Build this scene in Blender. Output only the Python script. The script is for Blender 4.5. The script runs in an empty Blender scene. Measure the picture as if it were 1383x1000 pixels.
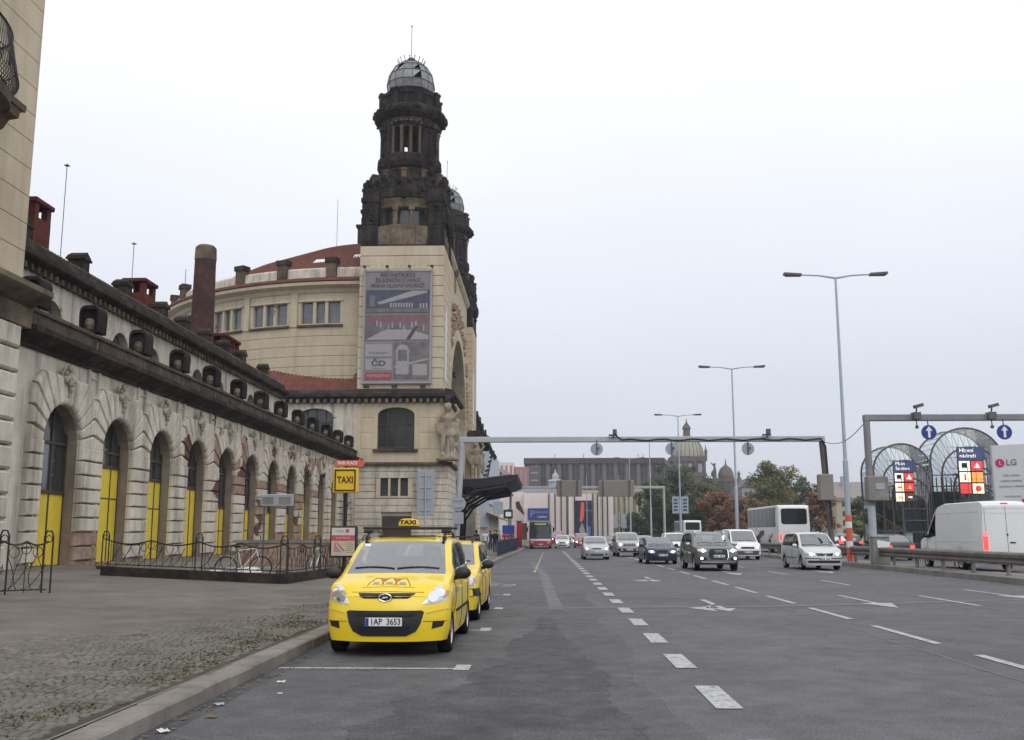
import bpy, bmesh, math, random
from mathutils import Vector, Matrix, noise as mnoise
random.seed(7)
R = math.radians
scene = bpy.context.scene
col = scene.collection
# ------------------------------------------------------------------ camera
FPX, CXP, CYP = 1350.0, 691.5, 500.0
PITCH = math.atan(221.0 / FPX); YAW = R(1.8213)
cam_d = bpy.data.cameras.new('camera'); cam = bpy.data.objects.new('camera', cam_d); col.objects.link(cam)
cam_d.sensor_width = 36.0; cam_d.lens = FPX / 1383.0 * 36.0; cam_d.clip_start = 0.1; cam_d.clip_end = 6000
cam.location = (0, 0, 1.65)
cam.rotation_euler = (math.pi / 2 + PITCH, 0, YAW)
scene.camera = cam
# ------------------------------------------------------------------ world: overcast daylight
world = bpy.data.worlds.new('World'); scene.world = world; world.use_nodes = True
wn = world.node_tree; wn.nodes.clear()
def wnode(t, **k):
    n = wn.nodes.new(t)
    for a, b in k.items(): setattr(n, a, b)
    return n
w_out = wnode('ShaderNodeOutputWorld'); w_bg = wnode('ShaderNodeBackground')
w_sky = wnode('ShaderNodeTexSky', sky_type='NISHITA', sun_disc=False)
w_sky.sun_elevation = R(48); w_sky.sun_rotation = R(160); w_sky.dust_density = 4.0
w_sc = wnode('ShaderNodeVectorMath', operation='SCALE'); w_sc.inputs['Scale'].default_value = 0.07
wn.links.new(w_sky.outputs[0], w_sc.inputs[0])
w_tc = wnode('ShaderNodeTexCoord'); w_sep = wnode('ShaderNodeSeparateXYZ')
wn.links.new(w_tc.outputs['Generated'], w_sep.inputs[0])
w_ramp = wnode('ShaderNodeValToRGB'); el = w_ramp.color_ramp.elements
el[0].position = 0.0; el[0].color = (0.64, 0.67, 0.74, 1)
el[1].position = 0.55; el[1].color = (1.10, 1.12, 1.16, 1)
for p, c in ((0.14, (0.685, 0.72, 0.805, 1)), (0.30, (0.855, 0.88, 0.945, 1))):
    e = el.new(p); e.color = c
wn.links.new(w_sep.outputs['Z'], w_ramp.inputs[0])
w_ns = wnode('ShaderNodeTexNoise'); w_ns.inputs['Scale'].default_value = 1.6; w_ns.inputs['Detail'].default_value = 4
w_mp = wnode('ShaderNodeMapping'); w_mp.inputs['Scale'].default_value = (1, 1, 2.6)
wn.links.new(w_tc.outputs['Generated'], w_mp.inputs[0]); wn.links.new(w_mp.outputs[0], w_ns.inputs['Vector'])
w_mr = wnode('ShaderNodeMapRange'); w_mr.inputs[3].default_value = 0.955; w_mr.inputs[4].default_value = 1.045
w_mr.inputs[1].default_value = 0.3; w_mr.inputs[2].default_value = 0.7
wn.links.new(w_ns.outputs[0], w_mr.inputs[0])
w_cl = wnode('ShaderNodeVectorMath', operation='SCALE')
wn.links.new(w_ramp.outputs[0], w_cl.inputs[0]); wn.links.new(w_mr.outputs[0], w_cl.inputs['Scale'])
w_mix = wnode('ShaderNodeMix', data_type='RGBA'); w_mix.inputs[0].default_value = 0.90
wn.links.new(w_sc.outputs[0], w_mix.inputs[6]); wn.links.new(w_cl.outputs[0], w_mix.inputs[7])
wn.links.new(w_mix.outputs[2], w_bg.inputs[0]); w_bg.inputs[1].default_value = 1.0
wn.links.new(w_bg.outputs[0], w_out.inputs[0])
# ------------------------------------------------------------------ sun behind cloud
sun_d = bpy.data.lights.new('sun', 'SUN'); sun_d.energy = 0.7; sun_d.angle = R(40); sun_d.color = (1, 0.96, 0.9)
sun = bpy.data.objects.new('sun', sun_d); col.objects.link(sun)
sun.rotation_euler = (R(42), 0, R(20))
scene.view_settings.view_transform = 'Standard'; scene.view_settings.look = 'None'
scene.view_settings.exposure = 0.2; scene.view_settings.gamma = 1.0
scene.view_settings.use_curve_mapping = False
scene.render.engine = 'CYCLES'
scene.cycles.max_bounces = 6; scene.cycles.transparent_max_bounces = 16
# ------------------------------------------------------------------ materials
MATS = {}
def mat(name, c, rough=0.8, metal=0.0, vary=0.0, scale=1.0, bump=0.0, bscale=None, c2=None, detail=6, spec=0.5,
        emis=None, estr=0.0, streak=None, patch=None, coat=0.0, lo=0.35, hi=0.65, grain=0.0):
    if rough >= 0.8 and spec == 0.5: spec = 0.08
    m = bpy.data.materials.new(name); m.use_nodes = True
    nt = m.node_tree; b = nt.nodes['Principled BSDF']
    b.inputs['Base Color'].default_value = (*c, 1); b.inputs['Roughness'].default_value = rough
    b.inputs['Metallic'].default_value = metal; b.inputs['Specular IOR Level'].default_value = spec
    if coat: b.inputs['Coat Weight'].default_value = coat; b.inputs['Coat Roughness'].default_value = 0.06
    L = nt.links.new; N = nt.nodes.new
    if emis: b.inputs['Emission Color'].default_value = (*emis, 1); b.inputs['Emission Strength'].default_value = estr
    if vary or c2 or bump or streak or patch:
        g = N('ShaderNodeNewGeometry')
        def nz(sc, vec=None, det=detail):
            n = N('ShaderNodeTexNoise'); n.inputs['Scale'].default_value = sc; n.inputs['Detail'].default_value = det
            n.inputs['Roughness'].default_value = 0.62
            if vec is None: L(g.outputs['Position'], n.inputs['Vector'])
            else: L(vec, n.inputs['Vector'])
            return n
        def rng(sock, a, bb, x=0.0, y=1.0):
            r = N('ShaderNodeMapRange'); r.inputs[1].default_value = a; r.inputs[2].default_value = bb
            r.inputs[3].default_value = x; r.inputs[4].default_value = y; L(sock, r.inputs[0]); return r.outputs[0]
        def mix(f, a, bcol):
            x = N('ShaderNodeMix'); x.data_type = 'RGBA'; L(f, x.inputs[0])
            for k, v in ((6, a), (7, bcol)):
                if isinstance(v, tuple): x.inputs[k].default_value = (*v, 1)
                else: L(v, x.inputs[k])
            return x.outputs[2]
        cur = c
        if c2 is not None: cur = mix(rng(nz(scale).outputs[0], lo, hi), c, c2)
        if vary:
            n = nz(scale * 3.7 if c2 else scale)
            d = tuple(v * (1 - vary) for v in c); u = tuple(min(1, v * (1 + vary)) for v in c)
            if c2 is None: cur = mix(rng(n.outputs[0], 0.3, 0.7), d, u)
            else:
                hs = N('ShaderNodeHueSaturation'); L(rng(n.outputs[0], 0.3, 0.7, 1 - vary, 1 + vary), hs.inputs['Value'])
                L(cur, hs.inputs['Color']); cur = hs.outputs[0]
        if grain:    # aggregate speckle
            hs = N('ShaderNodeHueSaturation'); L(rng(nz(38.0, None, 3).outputs[0], 0.3, 0.7, 1 - grain, 1 + grain), hs.inputs['Value'])
            h2 = N('ShaderNodeHueSaturation'); L(rng(nz(2.6, None, 8).outputs[0], 0.3, 0.7, 1 - grain * .5, 1 + grain * .5), h2.inputs['Value'])
            if isinstance(cur, tuple): hs.inputs['Color'].default_value = (*cur, 1)
            else: L(cur, hs.inputs['Color'])
            L(hs.outputs[0], h2.inputs['Color']); cur = h2.outputs[0]
        if streak:   # rain streaks and grime: (colour, amount)
            mp = N('ShaderNodeMapping'); mp.inputs['Scale'].default_value = (1.6, 1.6, 0.16); L(g.outputs['Position'], mp.inputs[0])
            n = nz(1.0, mp.outputs[0], 8)
            cur = mix(rng(n.outputs[0], 0.48, 0.74, 0, streak[1]), cur, streak[0])
            n = nz(9.0, None, 5)
            cur = mix(rng(n.outputs[0], 0.60, 0.72, 0, streak[1] * 0.6), cur, streak[0])
        if patch:    # lost render: (colour, scale, threshold)
            n = nz(patch[1], None, 7)
            cur = mix(rng(n.outputs[0], patch[2], patch[2] + 0.012), cur, mix(rng(nz(14).outputs[0], .35, .65), patch[0], tuple(v * 0.6 for v in patch[0])))
        if not isinstance(cur, tuple): L(cur, b.inputs['Base Color'])
        if bump:
            bp = N('ShaderNodeBump'); bp.inputs['Strength'].default_value = bump; bp.inputs['Distance'].default_value = 0.03
            L(nz(bscale or scale * 8).outputs[0], bp.inputs['Height']); L(bp.outputs[0], b.inputs['Normal'])
    MATS[name] = m
    return m
def glassmat(name, tint, refl=0.12, rough=0.02):
    m = bpy.data.materials.new(name); m.use_nodes = True; nt = m.node_tree; nt.nodes.clear()
    o = nt.nodes.new('ShaderNodeOutputMaterial'); t = nt.nodes.new('ShaderNodeBsdfTransparent'); t.inputs[0].default_value = (*tint, 1)
    gl = nt.nodes.new('ShaderNodeBsdfGlossy'); gl.inputs['Roughness'].default_value = rough; gl.inputs[0].default_value = (.95, .97, 1, 1)
    fr = nt.nodes.new('ShaderNodeFresnel'); fr.inputs[0].default_value = 1.5
    ma = nt.nodes.new('ShaderNodeMath'); ma.operation = 'MULTIPLY_ADD'; ma.inputs[1].default_value = 1.0; ma.inputs[2].default_value = refl; ma.use_clamp = True
    mx = nt.nodes.new('ShaderNodeMixShader')
    nt.links.new(fr.outputs[0], ma.inputs[0]); nt.links.new(ma.outputs[0], mx.inputs[0])
    nt.links.new(t.outputs[0], mx.inputs[1]); nt.links.new(gl.outputs[0], mx.inputs[2]); nt.links.new(mx.outputs[0], o.inputs[0])
    MATS[name] = m; return m
M = MATS
PEEL = (0.17, 0.095, 0.07)
mat('plaster', (0.66, 0.61, 0.52), 0.9, c2=(0.53, 0.48, 0.405), scale=0.5, vary=0.12, streak=((0.13, 0.105, 0.085), 0.78), bump=0.25, bscale=9)
mat('plaster_worn', (0.63, 0.575, 0.485), 0.92, c2=(0.49, 0.43, 0.36), scale=0.5, vary=0.12, streak=((0.15, 0.115, 0.095), 0.6), patch=(PEEL, 0.33, 0.585), bump=0.4, bscale=9)
mat('plaster_clean', (0.60, 0.52, 0.385), 0.9, c2=(0.50, 0.42, 0.31), scale=0.2, vary=0.06, streak=((0.24, 0.19, 0.13), 0.35), bump=0.1, bscale=6)
mat('plaster_peel', (0.54, 0.47, 0.345), 0.9, c2=(0.48, 0.41, 0.30), scale=0.2, vary=0.06, streak=((0.22, 0.17, 0.12), 0.4), patch=((0.24, 0.18, 0.135), 0.16, 0.62), bump=0.1, bscale=6)
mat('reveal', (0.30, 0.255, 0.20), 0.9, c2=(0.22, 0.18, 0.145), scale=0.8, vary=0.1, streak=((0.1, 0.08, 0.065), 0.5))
mat('soot', (0.036, 0.030, 0.028), 0.9, c2=(0.095, 0.075, 0.062), scale=0.9, vary=0.25, bump=0.5, bscale=7, lo=0.45, hi=0.75)
mat('soot_light', (0.22, 0.175, 0.125), 0.9, c2=(0.08, 0.065, 0.052), scale=0.7, vary=0.2, bump=0.4, bscale=6)
mat('blackstone', (0.020, 0.017, 0.017), 0.92, c2=(0.065, 0.050, 0.042), scale=0.55, vary=0.3, bump=0.6, bscale=4, lo=0.48, hi=0.78, streak=((0.30, 0.28, 0.26), 0.12))
mat('brownstone', (0.16, 0.115, 0.085), 0.9, c2=(0.06, 0.046, 0.038), scale=0.5, vary=0.2, bump=0.4, bscale=5)
mat('statue', (0.40, 0.345, 0.26), 0.9, c2=(0.20, 0.165, 0.125), scale=1.4, vary=0.15, bump=0.3, bscale=8)
mat('mascaron', (0.50, 0.46, 0.39), 0.9, c2=(0.26, 0.22, 0.18), scale=2.2, vary=0.15, bump=0.3, bscale=12)
mat('brick_red', (0.15, 0.045, 0.038), 0.9, c2=(0.085, 0.03, 0.028), scale=1.5, vary=0.15, bump=0.2, bscale=12)
mat('chimney_brown', (0.095, 0.052, 0.046), 0.9, c2=(0.06, 0.036, 0.034), scale=0.9, vary=0.2, bump=0.3, bscale=10)
mat('brick_worn', (0.26, 0.15, 0.115), 0.92, c2=(0.36, 0.29, 0.23), scale=2.5, vary=0.2, bump=0.4, bscale=12)
mat('soot_mid', (0.115, 0.092, 0.076), 0.9, c2=(0.05, 0.041, 0.036), scale=0.8, vary=0.2, bump=0.4, bscale=7)
mat('roof_tile', (0.185, 0.074, 0.057), 0.85, c2=(0.12, 0.052, 0.043), scale=1.3, vary=0.15)
mat('roof_dark', (0.045, 0.036, 0.036), 0.8, c2=(0.07, 0.055, 0.05), scale=1.0, vary=0.2)
mat('yellow_board', (0.78, 0.60, 0.035), 0.55, c2=(0.70, 0.52, 0.04), scale=0.9, vary=0.05, streak=((0.35, 0.26, 0.05), 0.3))
mat('wood_dark', (0.055, 0.036, 0.03), 0.6, vary=0.25, scale=3)
mat('win_glass', (0.035, 0.04, 0.042), 0.08, vary=0.5, scale=0.5, spec=0.8)
mat('win_glass_pale', (0.10, 0.115, 0.125), 0.08, vary=0.4, scale=0.6, spec=0.9)
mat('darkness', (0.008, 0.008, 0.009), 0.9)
mat('asphalt', (0.128, 0.127, 0.136), 0.7, c2=(0.098, 0.097, 0.104), scale=0.22, vary=0.12, bump=0.3, bscale=70, spec=0.14, grain=0.38)
mat('asphalt_dark', (0.060, 0.060, 0.067), 0.7, c2=(0.092, 0.091, 0.097), scale=0.9, vary=0.16, bump=0.3, bscale=70, spec=0.14, grain=0.4)
mat('asphalt_bay', (0.116, 0.112, 0.116), 0.7, c2=(0.092, 0.089, 0.093), scale=0.5, vary=0.14, bump=0.3, bscale=70, spec=0.12, grain=0.38)
mat('asphalt_pale', (0.175, 0.175, 0.185), 0.75, spec=.12, grain=.25, c2=(0.145, 0.145, 0.152), scale=0.8, vary=0.12, bump=0.3, bscale=60)
mat('walk', (0.135, 0.122, 0.107), 0.85, grain=.22, c2=(0.20, 0.183, 0.162), scale=0.28, vary=0.14, bump=0.5, bscale=22)
mat('sett', (0.135, 0.123, 0.109), 0.8, c2=(0.195, 0.179, 0.16), scale=1.2, vary=0.25, bump=0.3, bscale=30)
mat('sett_pale', (0.185, 0.170, 0.150), 0.8, c2=(0.135, 0.123, 0.11), scale=1.2, vary=0.2, bump=0.3, bscale=30)
mat('moss', (0.06, 0.072, 0.028), 0.95, c2=(0.11, 0.10, 0.05), scale=3, vary=0.3)
mat('kerb_granite', (0.27, 0.248, 0.22), 0.8, c2=(0.17, 0.155, 0.138), scale=1.1, vary=0.14, bump=0.25, bscale=30)
mat('concrete', (0.27, 0.26, 0.24), 0.85, c2=(0.18, 0.17, 0.16), scale=0.7, vary=0.15, bump=0.2, bscale=12)
mat('ground_far', (0.10, 0.10, 0.095), 0.9, vary=0.2, scale=0.05)
mat('paint_line', (0.43, 0.43, 0.428), 0.75, spec=.15, grain=.3, c2=(0.20, 0.20, 0.205), scale=9, vary=0.2, lo=0.5, hi=0.66, bump=0.2, bscale=60)
mat('paint_yellowish', (0.48, 0.44, 0.24), 0.7, c2=(0.25, 0.24, 0.18), scale=5, vary=0.15)
mat('iron', (0.022, 0.02, 0.024), 0.55, vary=0.3, scale=5, metal=0.2)
mat('steel', (0.42, 0.44, 0.46), 0.5, metal=0.25, vary=0.10, scale=1.5)
mat('gantry_grey', (0.22, 0.225, 0.235), 0.55, metal=0.2, vary=0.12, scale=1.2)
mat('steel_dark', (0.11, 0.105, 0.11), 0.6, metal=0.2, vary=0.25, scale=1.0)
mat('rail_steel', (0.17, 0.15, 0.135), 0.65, metal=0.2, c2=(0.105, 0.09, 0.08), scale=0.8, vary=0.15)
mat('lamp_blue', (0.40, 0.47, 0.54), 0.5, metal=0.15, vary=0.06, scale=1)
mat('sign_back', (0.34, 0.38, 0.42), 0.55, metal=0.2, vary=0.08, scale=2)
mat('sign_blue', (0.015, 0.04, 0.24), 0.4, vary=0.05, scale=2)
mat('sign_white', (0.78, 0.79, 0.80), 0.45)
mat('sign_black', (0.012, 0.012, 0.012), 0.5)
mat('sign_yellow', (0.80, 0.50, 0.02), 0.4, vary=0.04, scale=3)
mat('sign_red', (0.60, 0.03, 0.03), 0.4)
mat('sign_orange', (0.72, 0.13, 0.06), 0.45)
mat('brown_board', (0.24, 0.215, 0.205), 0.7, vary=0.1, scale=1)
mat('rubber', (0.018, 0.018, 0.019), 0.8, vary=0.2, scale=8)
mat('rim', (0.50, 0.51, 0.53), 0.35, metal=0.8)
mat('blackplastic', (0.016, 0.016, 0.018), 0.5)
mat('underbody', (0.010, 0.010, 0.010), 0.9)
mat('interior', (0.035, 0.035, 0.038), 0.85)
mat('seat_fabric', (0.05, 0.05, 0.055), 0.9)
mat('chrome', (0.75, 0.76, 0.78), 0.15, metal=1.0)
mat('lamp_clear', (0.62, 0.65, 0.70), 0.12, metal=0.35, vary=0.3, scale=22, coat=0.6)
mat('lamp_on', (1, 0.95, 0.85), 0.3, emis=(1.0, 0.90, 0.74), estr=9.0)
mat('lamp_orange', (0.62, 0.34, 0.22), 0.25, coat=0.5)
mat('lamp_red', (0.35, 0.01, 0.012), 0.25, coat=0.5)
mat('lamp_red_on', (0.7, 0.02, 0.02), 0.3, emis=(1.0, 0.05, 0.04), estr=2.2)
mat('plate_white', (0.75, 0.76, 0.76), 0.4)
glassmat('car_glass', (0.48, 0.53, 0.55), 0.20)
glassmat('dark_glass', (0.07, 0.08, 0.09), 0.02)
mat('coach_glass', (0.022,0.025,0.03), 0.12, spec=0.22)
glassmat('dome_glass', (0.55, 0.60, 0.60), 0.08, 0.15)
glassmat('pavilion_glass', (0.70, 0.76, 0.77), 0.03)
def paint(name, c, metal=0.0, coat=0.5, rough=0.4): return mat(name, c, rough, metal=metal, coat=coat, vary=0.03, scale=0.8)
paint('taxi_yellow', (0.83, 0.60, 0.012)); paint('taxi_yellow2', (0.80, 0.565, 0.02))
paint('silver', (0.46, 0.48, 0.50), 0.45); paint('silver_warm', (0.43, 0.41, 0.40), 0.45); paint('silver_pale', (0.60, 0.63, 0.63), 0.3)
paint('graphite', (0.11, 0.115, 0.11), 0.35); paint('charcoal', (0.10, 0.095, 0.10), 0.4); paint('navy', (0.015, 0.02, 0.055), 0.2)
paint('white_paint', (0.74, 0.75, 0.76)); paint('black_paint', (0.018, 0.018, 0.024)); paint('red_paint', (0.42, 0.03, 0.035))
paint('wine_paint', (0.14, 0.03, 0.035)); paint('white_dirty', (0.66, 0.67, 0.67), 0.0, 0.2, 0.5)
# ------------------------------------------------------------------ mesh helpers
ORG = {}
class MB:
    def __init__(s): s.v = []; s.f = []; s.m = []; s.cm = 0
    def add(s, vs, fs):
        o = len(s.v); s.v += [tuple(x) for x in vs]
        for f in fs: s.f.append(tuple(i + o for i in f)); s.m.append(s.cm)
        return s
    def box(s, x0, x1, y0, y1, z0, z1):
        return s.add([(x0,y0,z0),(x1,y0,z0),(x1,y1,z0),(x0,y1,z0),(x0,y0,z1),(x1,y0,z1),(x1,y1,z1),(x0,y1,z1)],
                     [(0,3,2,1),(4,5,6,7),(0,1,5,4),(1,2,6,5),(2,3,7,6),(3,0,4,7)])
    def cbox(s, c, d, rot=None):
        m = rot if rot is not None else Matrix()
        pts = [Vector(((i & 1) - .5, ((i >> 1) & 1) - .5, (i >> 2) - .5)) for i in range(8)]
        vs = [Vector(c) + (m @ Vector((p.x*d[0], p.y*d[1], p.z*d[2]))) for p in pts]
        return s.add(vs, [(0,2,3,1),(4,5,7,6),(0,1,5,4),(1,3,7,5),(3,2,6,7),(2,0,4,6)])
    def bbox(s, x0, x1, y0, y1, z0, z1, b=0.03):
        # chamfered box
        def ring(z, i): return [(x0+i,y0,z),(x1-i,y0,z),(x1,y0+i,z),(x1,y1-i,z),(x1-i,y1,z),(x0+i,y1,z),(x0,y1-i,z),(x0,y0+i,z)]
        def ring2(z): return [(x0+b,y0+b,z),(x1-b,y0+b,z),(x1-b,y0+b,z),(x1-b,y1-b,z),(x1-b,y1-b,z),(x0+b,y1-b,z),(x0+b,y1-b,z),(x0+b,y0+b,z)]
        vs = ring(z0+b, b) + ring(z1-b, b); n = 8
        vs += [(x0+b,y0+b,z1),(x1-b,y0+b,z1),(x1-b,y1-b,z1),(x0+b,y1-b,z1),(x0+b,y0+b,z0),(x1-b,y0+b,z0),(x1-b,y1-b,z0),(x0+b,y1-b,z0)]
        fs = [(i,(i+1)%8,8+(i+1)%8,8+i) for i in range(8)]
        fs += [(8,9,17,16),(9,10,17),(10,11,18,17),(11,12,18),(12,13,19,18),(13,14,19),(14,15,16,19),(15,8,16),(16,17,18,19)]
        fs += [(1,0,20,21),(2,1,21),(3,2,21,22),(4,3,22),(5,4,22,23),(6,5,23),(7,6,23,20),(0,7,20),(20,23,22,21)]
        return s.add(vs, fs)
    def prism(s, poly, mp, d0, d1):
        n = len(poly)
        vs = [mp(a, b, d0) for a, b in poly] + [mp(a, b, d1) for a, b in poly]
        fs = [(i, (i+1) % n, n+(i+1) % n, n+i) for i in range(n)] + [tuple(range(n-1, -1, -1)), tuple(range(n, 2*n))]
        return s.add(vs, fs)
    def pillow(s, poly, mp, d0, d1, inset=0.05, ch=0.05):
        n = len(poly); ca = sum(p[0] for p in poly)/n; cb = sum(p[1] for p in poly)/n
        def ins(p, q):
            dx, dy = ca-p[0], cb-p[1]; l = math.hypot(dx, dy) or 1; k = min(inset*q*1.4/l, .6); return (p[0]+dx*k, p[1]+dy*k)
        rings = [(0, d0), (0, d1-ch), (.32, d1-ch*.36), (1.0, d1)]
        vs = []
        for q, dd in rings: vs += [mp(*ins(p, q), dd) for p in poly]
        fs = []
        for k in (0, 1, 2): fs += [(k*n+i, k*n+(i+1) % n, (k+1)*n+(i+1) % n, (k+1)*n+i) for i in range(n)]
        fs.append(tuple(range(3*n, 4*n)))
        return s.add(vs, fs)
    def tube(s, pts, r, n=6, cap=True):
        pts = [Vector(p) for p in pts]; rs = r if isinstance(r, (list, tuple)) else [r]*len(pts)
        base = len(s.v); prev = None
        for i, p in enumerate(pts):
            t = (pts[min(i+1, len(pts)-1)] - pts[max(i-1, 0)])
            t = t.normalized() if t.length > 1e-9 else Vector((0,0,1))
            if prev is None: a = t.orthogonal().normalized()
            else:
                a = prev - t*prev.dot(t); a = a.normalized() if a.length > 1e-6 else t.orthogonal().normalized()
            prev = a; b = t.cross(a)
            for k in range(n):
                q = 2*math.pi*k/n; s.v.append(tuple(p + (a*math.cos(q) + b*math.sin(q))*rs[i]))
        for i in range(len(pts)-1):
            for k in range(n):
                s.f.append((base+i*n+k, base+i*n+(k+1) % n, base+(i+1)*n+(k+1) % n, base+(i+1)*n+k)); s.m.append(s.cm)
        if cap:
            s.f.append(tuple(base+k for k in range(n-1, -1, -1))); s.m.append(s.cm)
            e = base+(len(pts)-1)*n; s.f.append(tuple(e+k for k in range(n))); s.m.append(s.cm)
        return s
    def lathe(s, prof, c=(0,0,0), n=16, mp=None, a0=0, a1=2*math.pi, cap=True):
        full = abs(a1-a0-2*math.pi) < 1e-6; m = n if full else n+1; base = len(s.v)
        mp = mp or (lambda x, y, z: (c[0]+x, c[1]+y, c[2]+z))
        for r, z in prof:
            for k in range(m):
                q = a0+(a1-a0)*k/n; s.v.append(mp(r*math.cos(q), r*math.sin(q), z))
        for i in range(len(prof)-1):
            for k in range(n):
                k2 = (k+1) % m; s.f.append((base+i*m+k, base+i*m+k2, base+(i+1)*m+k2, base+(i+1)*m+k)); s.m.append(s.cm)
        if cap and full:
            s.f.append(tuple(base+k for k in range(m-1, -1, -1))); s.m.append(s.cm)
            e = base+(len(prof)-1)*m; s.f.append(tuple(e+k for k in range(m))); s.m.append(s.cm)
        return s
    def ball(s, c, r, n=8, sc=(1,1,1), jit=0.0, rnd=random):
        h = max(3, n//2); prof = []
        base = len(s.v)
        s.v.append((c[0], c[1], c[2]-r*sc[2]))
        for i in range(1, h):
            t = math.pi*i/h
            for k in range(n):
                q = 2*math.pi*k/n; j = 1+rnd.uniform(-jit, jit)
                s.v.append((c[0]+r*sc[0]*math.sin(t)*math.cos(q)*j, c[1]+r*sc[1]*math.sin(t)*math.sin(q)*j, c[2]-r*sc[2]*math.cos(t)*j))
        s.v.append((c[0], c[1], c[2]+r*sc[2])); top = len(s.v)-1
        for k in range(n):
            s.f.append((base, base+1+(k+1) % n, base+1+k)); s.m.append(s.cm)
            s.f.append((top, base+1+(h-2)*n+k, base+1+(h-2)*n+(k+1) % n)); s.m.append(s.cm)
        for i in range(h-2):
            for k in range(n):
                a = base+1+i*n; s.f.append((a+k, a+(k+1) % n, a+n+(k+1) % n, a+n+k)); s.m.append(s.cm)
        return s
    def grid(s, P, closed=False):
        nr, nc = len(P), len(P[0]); base = len(s.v)
        for r in P: s.v += [tuple(p) for p in r]
        for i in range(nr-1):
            for k in range(nc-1 if not closed else nc):
                k2 = (k+1) % nc; s.f.append((base+i*nc+k, base+i*nc+k2, base+(i+1)*nc+k2, base+(i+1)*nc+k)); s.m.append(s.cm)
        return s
    def archwall(s, mp, u0, u1, w0, w1, uc, hw, spring, rise, d0, d1, n=14, front=True):
        arc = [(uc - hw*math.cos(math.pi*i/n), spring + rise*math.sin(math.pi*i/n)) for i in range(n+1)]
        L = [(uc-hw, w0)] + arc + [(uc+hw, w0)]
        if front:
            s.add([mp(u0,w0,d0), mp(uc-hw,w0,d0), mp(uc-hw,w1,d0), mp(u0,w1,d0)], [(0,1,2,3)])
            s.add([mp(uc+hw,w0,d0), mp(u1,w0,d0), mp(u1,w1,d0), mp(uc+hw,w1,d0)], [(0,1,2,3)])
            for a, b in zip(arc[:-1], arc[1:]):
                s.add([mp(a[0],a[1],d0), mp(b[0],b[1],d0), mp(b[0],w1,d0), mp(a[0],w1,d0)], [(0,1,2,3)])
        for a, b in zip(L[:-1], L[1:]):
            s.add([mp(a[0],a[1],d0), mp(b[0],b[1],d0), mp(b[0],b[1],d1), mp(a[0],a[1],d1)], [(0,1,2,3)])
        return s
    def mesh(s, name, mats, smooth=False, org=(0,0,0)):
        me = bpy.data.meshes.new(name)
        me.from_pydata([(v[0]-org[0], v[1]-org[1], v[2]-org[2]) for v in s.v], [], s.f)
        if not isinstance(mats, (list, tuple)): mats = [mats]
        for m in mats: me.materials.append(M[m] if isinstance(m, str) else m)
        if len(mats) > 1: me.polygons.foreach_set('material_index', s.m)
        if smooth: me.polygons.foreach_set('use_smooth', [True]*len(me.polygons))
        me.update()
        bm = bmesh.new(); bm.from_mesh(me); bmesh.ops.recalc_face_normals(bm, faces=bm.faces); bm.to_mesh(me); bm.free()
        return me
    def build(s, name, mats, parent=None, smooth=False, ang=None):
        org = ORG.get(parent.name, (0,0,0)) if parent else (0,0,0)
        me = s.mesh(name, mats, smooth or ang is not None, org)
        if ang is not None: me.set_sharp_from_angle(angle=R(ang))
        o = bpy.data.objects.new(name, me); col.objects.link(o)
        if parent: o.parent = parent; ORG[o.name] = org
        return o
def thing(name, loc, label, cat, group=None, rz=0, world=True):
    o = bpy.data.objects.new(name, None); col.objects.link(o); o.location = loc; o.rotation_euler = (0, 0, rz)
    o.empty_display_size = 0.2
    o['label'] = label; o['category'] = cat
    if group: o['group'] = group
    ORG[o.name] = tuple(loc) if world else (0, 0, 0)
    return o
def tag(o, label, cat, group=None):
    o['label'] = label; o['category'] = cat
    if group: o['group'] = group
    return o
def struct(o): o['kind'] = 'structure'; return o
def stuff(o): o['kind'] = 'stuff'; return o
def inst(src_mesh, name, parent, loc, rot=None, scale=None, worldloc=True):
    o = bpy.data.objects.new(name, src_mesh); col.objects.link(o)
    if parent:
        o.parent = parent; g = ORG.get(parent.name, (0,0,0)) if worldloc else (0,0,0)
        o.location = (loc[0]-g[0], loc[1]-g[1], loc[2]-g[2])
    else: o.location = loc
    if rot: o.rotation_euler = rot
    if scale: o.scale = scale
    return o
def copy_tree(o, parent=None, data=True):
    c = o.copy(); col.objects.link(c); c.parent = parent
    for ch in list(o.children): copy_tree(ch, c)
    return c
XZ = lambda y: (lambda a, b, d: (a, y + d, b))     # facade facing -Y (towards the camera); d grows away from camera
FX = lambda x: (lambda a, b, d: (x + d, a, b))     # facade facing +X (towards the street); d grows to the street
_tc = {}
def text_mesh(txt, size, mname, extrude=0.004, align='CENTER', bold=0.0, sx=1.0):
    cu = bpy.data.curves.new('lettering', 'FONT'); cu.body = txt; cu.size = size; cu.extrude = extrude
    cu.align_x = align; cu.align_y = 'CENTER'; cu.offset = bold; cu.resolution_u = 3
    o = bpy.data.objects.new('lettering', cu); col.objects.link(o)
    dg = bpy.context.evaluated_depsgraph_get(); dg.update()
    me = bpy.data.meshes.new_from_object(o.evaluated_get(dg)); bpy.data.objects.remove(o); bpy.data.curves.remove(cu)
    me.materials.clear(); me.materials.append(M[mname])
    if sx != 1.0:
        for v in me.vertices: v.co.x *= sx
    return me
def text(txt, size, mname, parent, loc, rot=(math.pi/2, 0, 0), name='lettering', worldloc=True, **k):
    return inst(text_mesh(txt, size, mname, **k), name, parent, loc, rot, None, worldloc)
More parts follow.
